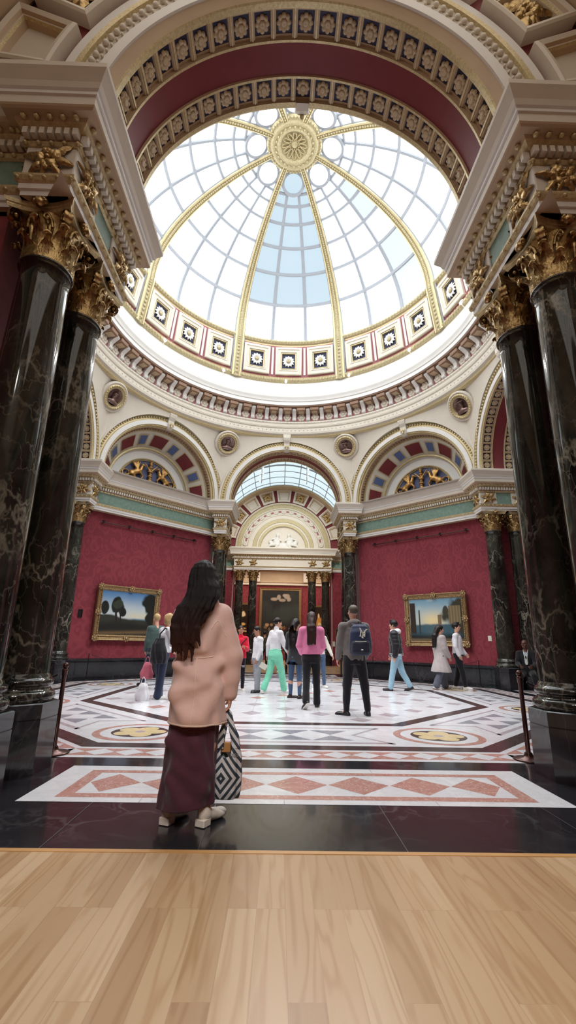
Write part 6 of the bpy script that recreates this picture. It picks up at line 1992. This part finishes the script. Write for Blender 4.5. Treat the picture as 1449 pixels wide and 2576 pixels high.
    # block-heeled shoes
    for (hip, kn, an, fp, fy, sd) in J['feet']:
        fd = Vector((math.sin(fy), math.cos(fy), 0)); sv = Vector((math.cos(fy), -math.sin(fy), 0)); g = Vector((an.x, an.y, 0))
        R = np.array([[sv[i], fd[i], (0, 0, 1)[i]] for i in range(3)])
        ss = SDF((an.x - .26, an.y - .26, -.01), (an.x + .26, an.y + .28, .2), .0055)
        ss.ell(g - fd * .020 + Vector((0, 0, .080)), (.041, .050, .058), R, k=.02)
        ss.cap(g + Vector((0, 0, .062)), g + fd * .11 + Vector((0, 0, .040)), .040, .040, k=.02); ss.ell(g + fd * .160 + Vector((0, 0, .034)), (.048, .064, .034), R, k=.02)
        ss.ell(g + fd * .03 + Vector((0, 0, .125)), (.027, .055, .05), R, op='sub', k=.01)
        ss.cut((0, 0, .008), (0, 0, -1))
        so = link('shoe', ss.mesh('shoe', M['ivory'], 2), root)
        mb = MB(); Mx = Matrix(((sv.x, fd.x, 0, g.x), (sv.y, fd.y, 0, g.y), (0, 0, 1, 0), (0, 0, 0, 1)))
        mb.bev((-.040, -.066, 0), (.040, .016, .050), .006, Mx); mb.obj('heel', [M['ivory']], so)
    # hair
    s = SDF((-.34, -.34, 1.02), (.32, .26, 1.90), .0062); c = J['hd']; R = J['R']; q = lambda v: rotp(R, c, np.array(v) * f)
    hx, hy = c.x, c.y
    s.stack([(1.19, -.075, -.205, .075, .026), (1.26, -.075, -.205, .090, .036), (1.36, -.050, -.200, .112, .045), (1.45, -.012, -.175, .128, .062), (1.53, .018, -.120, .130, .092), (1.61, .022 + hx * .3, -.060, .122, .118), (1.69, hx + .006, -.020, .108, .122), (1.76, hx, -.003, .094, .114), (1.80, hx, .0, .072, .090), (1.826, hx, 0, .042, .052), (1.84, hx, 0, .014, .02)], k=.03, fold=.004, nf=15, f2=1.0)
    s.ell(q((0, .115, -.03)), np.array((.058, .06, .10)) * f, R, op='sub', k=.015)
    R_ = random.Random(4)
    for i in range(26):
        x = -.165 + .185 * i / 25; ln = .05 + .10 * R_.random() + (.05 if .35 < i / 25 < .85 else 0)
        s.cap((x, -.215 + R_.uniform(-.01, .02), 1.30), (x + R_.uniform(-.02, .02), -.20 + R_.uniform(-.02, .02), 1.26 - ln), .018, .004, k=.012)
    s.rough(.0035, 60, 8, (1.8, 1.8, .15))
    link('hair', s.mesh('hair', M['fronthair'], 1), root)
    return root, J
M['shear'] = cloth('blush_shearling', srgb(214, 178, 168), .95, .05, .15, sheen=.4)
M['shearseam'] = cloth('pale_seam', srgb(226, 200, 184), .95, .05, .1)
M['fleece'] = cloth('pale_fleece', srgb(214, 188, 172), 1.0, .05, .3)
M['maroon'] = cloth('maroon_cotton', srgb(74, 38, 52), .85, .18, .3)
M['ivory'] = plain('ivory_leather', srgb(232, 220, 206), .35, var=.04)
m, nt, b = newmat('long_dark_hair')
v = coords(nt, (70, 70, 4)); n = noise(nt, v, 3.0, 4, .6, .4); v2 = coords(nt); sp = N(nt, 'ShaderNodeSeparateXYZ'); L(nt, v2, sp.inputs[0])
mr = N(nt, 'ShaderNodeMapRange'); mr.inputs[1].default_value = 1.12; mr.inputs[2].default_value = 1.5; L(nt, sp.outputs[2], mr.inputs[0])
A_ = ramp(nt, n.outputs['Fac'], [(.3, srgb(38, 20, 16)), (.7, srgb(72, 40, 30))]); B_ = ramp(nt, n.outputs['Fac'], [(.3, srgb(12, 9, 11)), (.7, srgb(28, 20, 22))])
L(nt, mixc(nt, mr.outputs[0], A_, B_), b.inputs['Base Color']); b.inputs['Roughness'].default_value = .55; b.inputs['Specular IOR Level'].default_value = .25; bump(nt, b, n.outputs['Fac'], .8, .01)
M['fronthair'] = m
FW_, JW = front_woman()
# striped tote in her hand
m, nt, b = newmat('chevron_canvas')
v = coords(nt); sp = N(nt, 'ShaderNodeSeparateXYZ'); L(nt, v, sp.inputs[0])
ax_ = math_(nt, 'ABSOLUTE', math_(nt, 'ADD', sp.outputs[0], .025)); az_ = math_(nt, 'ABSOLUTE', math_(nt, 'SUBTRACT', sp.outputs[2], .285))
dd = math_(nt, 'ADD', math_(nt, 'MULTIPLY', ax_, 1.05), math_(nt, 'MULTIPLY', az_, .85))
st = math_(nt, 'SINE', math_(nt, 'ADD', math_(nt, 'MULTIPLY', dd, 6.2832 / .052), 5.2))
L(nt, ramp(nt, math_(nt, 'ADD', math_(nt, 'MULTIPLY', st, .5), .5), [(.52, srgb(196, 194, 196)), (.56, srgb(44, 54, 64))]), b.inputs['Base Color']); b.inputs['Roughness'].default_value = .7
n = noise(nt, v, 12, 3); bump(nt, b, n.outputs['Fac'], .35, .02)
M['tote'] = m
sh, e, w, b_, sd, cu = JW['arms'][1]
hand = Vector((-.80, -8.27, 0)) + w + b_ * .085
TB = Vector((hand.x - .005, hand.y - .0, 0))
tt = tag(empty('tote_bag', TB), 'black and white chevron-striped tote bag hanging from the front woman\'s hand', 'bag', None, 'thing')
s = SDF((-.16, -.12, .10), (.16, .12, .78), .0055)
s.stack([(.145, -.004, 0, .106, .05), (.20, -.004, 0, .116, .068), (.30, .002, 0, .114, .074), (.40, .006, 0, .100, .066), (.48, .006, 0, .078, .05), (.52, .006, 0, .066, .038)], k=.03, fold=.006, nf=5, f2=.6)
s.cap((.006, 0, .62), (.006, 0, .44), .022, .05, op='sub', k=.02)
s.rough(.004, 24, 2)
link('body', s.mesh('tote', M['tote'], 2), tt)
def strap(pts, wd, mat, th=.004, nm='handle', par=None, wdir=(1, 0, 0)):
    mb = MB(); mb.smooth = True; P_ = []
    pts = [Vector(p_) for p_ in pts]
    for i, p_ in enumerate(pts):
        d = (pts[min(i + 1, len(pts) - 1)] - pts[max(i - 1, 0)]).normalized(); wv = Vector(wdir); wv = (wv - d * wv.dot(d)).normalized(); nv = d.cross(wv)
        ww = wd[i] if isinstance(wd, (list, tuple)) else wd
        P_.append([tuple(p_ + wv * ww * math.cos(a) + nv * th * math.sin(a)) for a in [2 * PI * q / 10 for q in range(10)]])
    mb.grid(P_, wrap_v=True); mb.add(P_[0], [tuple(range(10))]); mb.add(P_[-1], [tuple(range(10))])
    return mb.obj(nm, [mat], par)
hz = hand.z
for y in (-.03, .03):
    strap([(-.052, y, .47), (-.045, y * .9, .54), (-.028, y * .7, .60), (-.010, y * .4, hz - .045), (0, y * .2, hz - .012), (.010, y * .4, hz - .045), (.030, y * .7, .60), (.055, y * .9, .54), (.066, y, .47)], [.032, .028, .022, .014, .010, .014, .022, .028, .032], M['tote'], .004, 'handle', tt)
mb = MB(); mb.bev((-.035, -.02, .44), (.03, .02, .505), .004); mb.obj('cardboard', [plain('brown_card', srgb(176, 126, 76), .8)], tt)
def textmesh(body, size, mat, ext=.0008):
    cu_ = bpy.data.curves.new('lettering', 'FONT'); cu_.body = body; cu_.size = size; cu_.extrude = ext; cu_.align_x = 'CENTER'; cu_.resolution_u = 3
    o_ = bpy.data.objects.new('tmp', cu_); COL.objects.link(o_); bpy.context.view_layer.update()
    me = bpy.data.meshes.new_from_object(o_.evaluated_get(bpy.context.evaluated_depsgraph_get()))
    bpy.data.objects.remove(o_); bpy.data.curves.remove(cu_); me.materials.clear(); me.materials.append(mat); return me
link('lettering', textmesh('M&S', .032, plain('grey_print', srgb(120, 116, 112), .7)), tt, (.062, -.068, .425), (PI / 2, .1, .35))

# ------------------------------------------------------------------ backpack of the man in grey
bp = tag(empty('backpack', (1.24, -3.24, 0), -.12), 'dark blue backpack with white NY letters on the back of the man in grey', 'backpack', None, 'thing')
NV = C('navy_nylon', 30, 40, 68, rough=.6); NV2 = C('dark_navy_nylon', 30, 34, 50, rough=.6)
BX = .075
s = SDF((-.3, -.52, .85), (.36, -.02, 1.75), .008)
s.stack([(1.03, BX, -.27, .165, .095), (1.08, BX, -.28, .195, .125), (1.25, BX, -.28, .20, .135), (1.42, BX, -.27, .185, .12), (1.53, BX, -.25, .150, .09), (1.575, BX, -.24, .10, .055)], k=.03)
s.rough(.003, 20, 2); link('body', s.mesh('pack', NV, 1), bp)
s = SDF((-.3, -.56, .85), (.36, -.12, 1.5), .008)
s.stack([(1.05, BX, -.345, .150, .075), (1.10, BX, -.36, .165, .085), (1.24, BX, -.36, .16, .08), (1.29, BX, -.35, .145, .06)], k=.02); s.rough(.002, 24, 4)
link('pocket', s.mesh('pocket', NV2, 1), bp)
strap([(BX - .10, -.19, 1.56), (BX - .13, -.10, 1.60), (BX - .16, .02, 1.58)], .03, NV2, .012, 'strap', bp); strap([(BX + .10, -.19, 1.56), (BX + .10, -.10, 1.60), (BX + .08, .02, 1.58)], .03, NV2, .012, 'strap', bp)
mb = MB(); mb.smooth = True; mb.tube([(BX - .03, -.22, 1.57), (BX - .025, -.23, 1.62), (BX + .025, -.23, 1.62), (BX + .03, -.22, 1.57)], .009, 8); mb.obj('grab_loop', [NV2], bp)
mb = MB(); mb.smooth = True; mb.tube([(BX + .158 * math.cos(a), -.40 - .02 * abs(math.sin(a)), 1.27 + .0 * a) for a in np.linspace(.9, 2.24, 9)], .004, 6); mb.obj('zip', [M['paper']], bp)
# interlocked letters
mb = MB()
def stroke(a, b, w1, w2=None):
    a, b = Vector(a), Vector(b); d = (b - a).normalized(); n_ = Vector((-d.y, d.x)); w2 = w2 or w1
    q = [a + n_ * w1, a - n_ * w1, b - n_ * w2, b + n_ * w2]
    mb.add([(p_.x, -.006, p_.y) for p_ in q] + [(p_.x, .006, p_.y) for p_ in q], [(0, 1, 2, 3), (7, 6, 5, 4), (0, 4, 5, 1), (1, 5, 6, 2), (2, 6, 7, 3), (3, 7, 4, 0)])
stroke((-.042, -.055), (-.042, .045), .0085); stroke((-.042, .050), (.030, -.055), .0095); stroke((.030, -.058), (.030, .040), .0085)
for x, z in ((-.042, -.057), (-.044, .048), (.030, .043)): stroke((x - .02, z), (x + .02, z), .005)
stroke((-.058, .075), (-.004, .0), .0085); stroke((.058, .072), (-.002, .0), .0085); stroke((-.003, .004), (-.003, -.082), .0085); stroke((-.024, -.083), (.018, -.083), .005); stroke((-.074, .077), (-.042, .077), .005); stroke((.042, .074), (.074, .074), .005)
link('lettering', mb.mesh('lettering', [M['paper']]), bp, (BX + .045, -.402, 1.415), (-.10, .10, .12))
small_ = MB(); small_.bev((-.018, -.004, -.01), (.018, .004, .01), .002); link('tag', small_.mesh('tag', [M['paper']]), bp, (BX + .02, -.445, 1.13))

# ------------------------------------------------------------------ bags and papers
sb = tag(empty('shoulder_bag', (-2.82, -1.40, 0), -.6), 'large black shoulder bag with a jacket over it on the blond woman\'s back', 'bag', None, 'thing')
s = SDF((-.45, -.45, .5), (.45, .35, 1.45), .011)
s.stack([(.74, .02, -.02, .17, .10), (.85, .02, -.03, .22, .14), (1.0, .0, -.03, .21, .15), (1.15, -.02, -.02, .17, .13), (1.28, -.02, 0, .12, .09)], k=.04, fold=.012, nf=6, f2=.5); s.rough(.009, 15, 3)
link('body', s.mesh('bag', BLK, 1), sb)
mb = MB(); mb.smooth = True; mb.tube([(-.02, -.02, 1.26), (.0, -.03, 1.38), (.06, .05, 1.50), (.09, .14, 1.47)], .016, 8); mb.obj('strap', [BLK], sb)
def carrier(x, y, z, hgt, wd, mat, label):
    o_ = tag(empty('carrier_bag', (x, y, z)), label, 'bag', None, 'thing')
    s = SDF((-wd, -wd, 0), (wd, wd, hgt + .16), .011)
    s.stack([(.0, 0, 0, wd * .7, wd * .45), (hgt * .3, 0, 0, wd * .8, wd * .5), (hgt * .8, 0, 0, wd * .55, wd * .35), (hgt, 0, 0, wd * .3, wd * .2)], k=.02, fold=.012, nf=5, f2=.6); s.rough(.006, 22, 6)
    link('body', s.mesh('bag', mat, 1), o_)
    mb = MB(); mb.smooth = True; mb.tube([(-.05, 0, hgt - .03), (-.03, 0, hgt + .08), (.0, 0, hgt + .12), (.03, 0, hgt + .08), (.05, 0, hgt - .03)], .008, 6); mb.obj('handle', [mat], o_)
carrier(-3.16, -1.05, .40, .36, .17, C('pink_bag', 206, 110, 126), 'pink carrier bag beside the blond woman\'s legs')
carrier(-3.05, -1.62, .0, .36, .18, C('white_plastic', 222, 222, 226), 'white plastic bag standing on the floor left of the blond woman\'s feet')
mb = MB(); mb.box((-.10, -.002, -.07), (.10, .002, .07)); tag(mb.obj('leaflet', [M['paper']], None, (-.55, .12, .66), (.3, .5, .4)), 'white leaflet held low between the grey-jogger boy and the mint trousers', 'leaflet', None, 'thing')

# ------------------------------------------------------------------ seated attendant
GX, GY = 7.22, 1.98; gyaw = TO(-.55, -.85)
gd, JG = person('seated attendant in a dark suit with a white lanyard, hands clasped', (GX, GY, 0), gyaw, 1.86,
    dict(legs=[(1.42, 1.40, .16), (1.42, 1.42, .16)], arms=[(.35, .18, .95, .45, .8), (.35, .18, .95, .45, .8)], lean=.10, head=(.0, -.35, 0), pelvis=.53, sw=.112),
    dict(top=dict(m=C('black_suit', 24, 23, 27), inf=.028, hem=-.03, name='jacket'), legs=dict(m=C('black_suit_trousers', 22, 22, 25), w=1.0, hem=.95), shoes=dict(m=BLKSHOE), skin=SKIN3))
mb = MB(); 
ch = JG['ch']
mb.bev((-.045, ch.y + .09, ch.z - .30), (.045, ch.y + .125, ch.z + .02), .006); mb.obj('shirt', [C('pale_blue_shirt', 176, 192, 204)], gd)
mb = MB(); mb.smooth = True
for m_ in (-1, 1): mb.tube([(m_ * .06, ch.y + .02, ch.z + .09), (m_ * .05, ch.y + .12, ch.z - .02), (m_ * .004, ch.y + .135, ch.z - .26)], .008, 6)
mb.obj('lanyard', [M['paper']], gd); mb = MB(); mb.bev((-.03, ch.y + .13, ch.z - .33), (.03, ch.y + .138, ch.z - .25), .002); mb.obj('badge', [M['paper']], gd)
chr_ = tag(empty('chair', (GX, GY, 0), gyaw), 'black chair under the seated attendant', 'chair', None, 'thing')
mb = MB(); mb.bev((-.23, -.24, .41), (.23, .22, .455), .012); mb.obj('seat', [BLK], chr_)
mb = MB(); mb.bev((-.22, -.33, .52), (.22, -.29, .86), .012); mb.obj('backrest', [BLK], chr_)
for x in (-.2, .2):
    for y in (-.22, .2):
        mb = MB(); mb.smooth = True; mb.tube([(x, y, 0), (x, y, .41)], .013, 8); mb.obj('leg', [M['steel']], chr_)
    mb = MB(); mb.smooth = True; mb.tube([(x, -.22, .42), (x, -.31, .56)], .013, 8); mb.obj('frame', [M['steel']], chr_)
# ------------------------------------------------------------------ gallery spotlights and added near-hall fill
def spot(name, loc, target, power, size, color, blend=.5, rad=.08):
    ld = bpy.data.lights.new(name, 'SPOT'); ld.energy = power; ld.spot_size = size; ld.spot_blend = blend; ld.color = color; ld.shadow_soft_size = rad
    o = bpy.data.objects.new(name, ld); COL.objects.link(o); o.location = loc
    o.rotation_euler = (Vector(target) - Vector(loc)).to_track_quat('-Z', 'Y').to_euler()
    return o
mb = MB(); mb.smooth = True; mb.lathe([(.045, -.10), (.06, -.02), (.06, .06), (.05, .07)], 16); mb.cur = 1; mb.lathe([(.05, .068), (.001, .068)], 16)
HEAD = mb.mesh('lamp_head', [M['white'], M['lamp']])
mb = MB(); mb.smooth = True; mb.tube([(0, 0, -.10), (0, .10, -.22), (0, .12, -.36)], .014, 6); ARMM = mb.mesh('arm', [M['white']])
n_ = 13
WHERE = {0: 'right before the middle far coffer', 1: 'just right of the middle', 12: 'just left of the middle'}
for i in range(n_):
    a = math.radians(-1 + 27.7 * i)
    p = Vector((5.90 * math.sin(a), 5.90 * math.cos(a), 12.62))
    tgt = Vector((-p.x * .33, -p.y * .33, 0))
    t = tag(empty('spotlight', p), 'small white spotlight on the ledge under the dome coffers', 'spotlight', 'spotlights on the dome ledge', 'thing')
    h = link('lamp_head', HEAD, t); h.rotation_mode = 'QUATERNION'; h.rotation_quaternion = (tgt - p).to_track_quat('Z', 'Y')
    link('arm', ARMM, t, (0, 0, 0), (0, 0, -a))
    o = spot('ring_spotlight', p + (tgt - p).normalized() * .09, tgt, 760, math.radians(64), (.97, .98, 1), .6, .1)
# hanging strings of lamps in the far hall
for x, lb in ((-1.30, 'left hanging string of spotlights under the far hall skylight'), (1.20, 'right hanging string of spotlights under the far hall skylight')):
    t = tag(empty('lamp_string', (x, 11.5, 10.0)), lb, 'lights', 'lamp strings in the far hall', 'thing')
    mb = MB(); mb.smooth = True; mb.tube([(0, 0, .86), (0, 0, -.25)], .022, 6); mb.obj('rod', [M['white']], t)
    for j in range(7):
        h = link('lamp_head', HEAD, t, ((.05 if j % 2 else -.05), -.05,   .78 - j * .15)); h.rotation_mode = 'QUATERNION'; h.rotation_quaternion = Vector((.5 if j % 2 else -.5, -.8, -.5)).to_track_quat('Z', 'Y'); h.scale = (.8, .8, .8)
    spot('far_hall_spotlight', (x, 11.4, 9.6), (x * 1.2, YP, 5.5), 430, math.radians(120), (1, .97, .91), .9, .12)
    spot('far_hall_spotlight', (x, 11.4, 9.5), (x * 2.2, 14.0, 0), 300, math.radians(110), (1, .97, .91), .9, .12)
# added fill spots, unseen, high behind the camera, aimed at the doorway floor
for x in (-2.2, -.7, .7, 2.2):
    spot('near_hall_fill_spot', (x, -15.5, 7.6), (x * .4, -8.6, .7), 480, math.radians(44), (1, .97, .94), .9, .25)
# lamps of the room beyond the portal
for x in (-3.0, 0, 3.0):
    spot('beyond_spotlight', (x, 20.5, 8.2), (x, 24.5, 2.8), 260, math.radians(75), (1, .84, .62), .9, .1)
# ------------------------------------------------------------------ camera, light, colour
cam = bpy.data.cameras.new('camera'); co = bpy.data.objects.new('camera', cam); COL.objects.link(co)
f_, tl, rl, yw, cxx, DD = 1125.32, 0.276822871, 0.0179109237, 0.0169058678, -0.197996726, 11.831609
cam.sensor_fit = 'HORIZONTAL'; cam.sensor_width = 36.0; cam.lens = 36.0 * f_ / 1449
cam.shift_y = 13.2130 / 1449
cam.clip_start = 0.05; cam.clip_end = 200
r_ = Vector((math.cos(yw), -math.sin(yw), 0)); fw = Vector((math.sin(yw), math.cos(yw), 0)); up = Vector((0, 0, 1))
f2 = fw * math.cos(tl) + up * math.sin(tl); u2 = up * math.cos(tl) - fw * math.sin(tl)
r3 = r_ * math.cos(rl) + u2 * math.sin(rl); u3 = u2 * math.cos(rl) - r_ * math.sin(rl)
co.matrix_world = Matrix(((r3.x, u3.x, -f2.x, cxx), (r3.y, u3.y, -f2.y, -DD), (r3.z, u3.z, -f2.z, 1.2), (0, 0, 0, 1)))
S.camera = co
wd = bpy.data.worlds.new('sky'); S.world = wd; wd.use_nodes = True
wd.node_tree.nodes['Background'].inputs[0].default_value = (0.6, 0.75, 0.95, 1); wd.node_tree.nodes['Background'].inputs[1].default_value = 0.3
S.view_settings.view_transform = 'Standard'; S.view_settings.look = 'None'; S.view_settings.gamma = 1; S.view_settings.use_curve_mapping = False
S.view_settings.exposure = 0.1
c = S.cycles
c.max_bounces = 5; c.diffuse_bounces = 3; c.glossy_bounces = 3; c.transmission_bounces = 2; c.caustics_reflective = False; c.caustics_refractive = False
c.sample_clamp_indirect = 6.0
c.use_denoising = True
c.use_adaptive_sampling = True; c.adaptive_threshold = 0.04
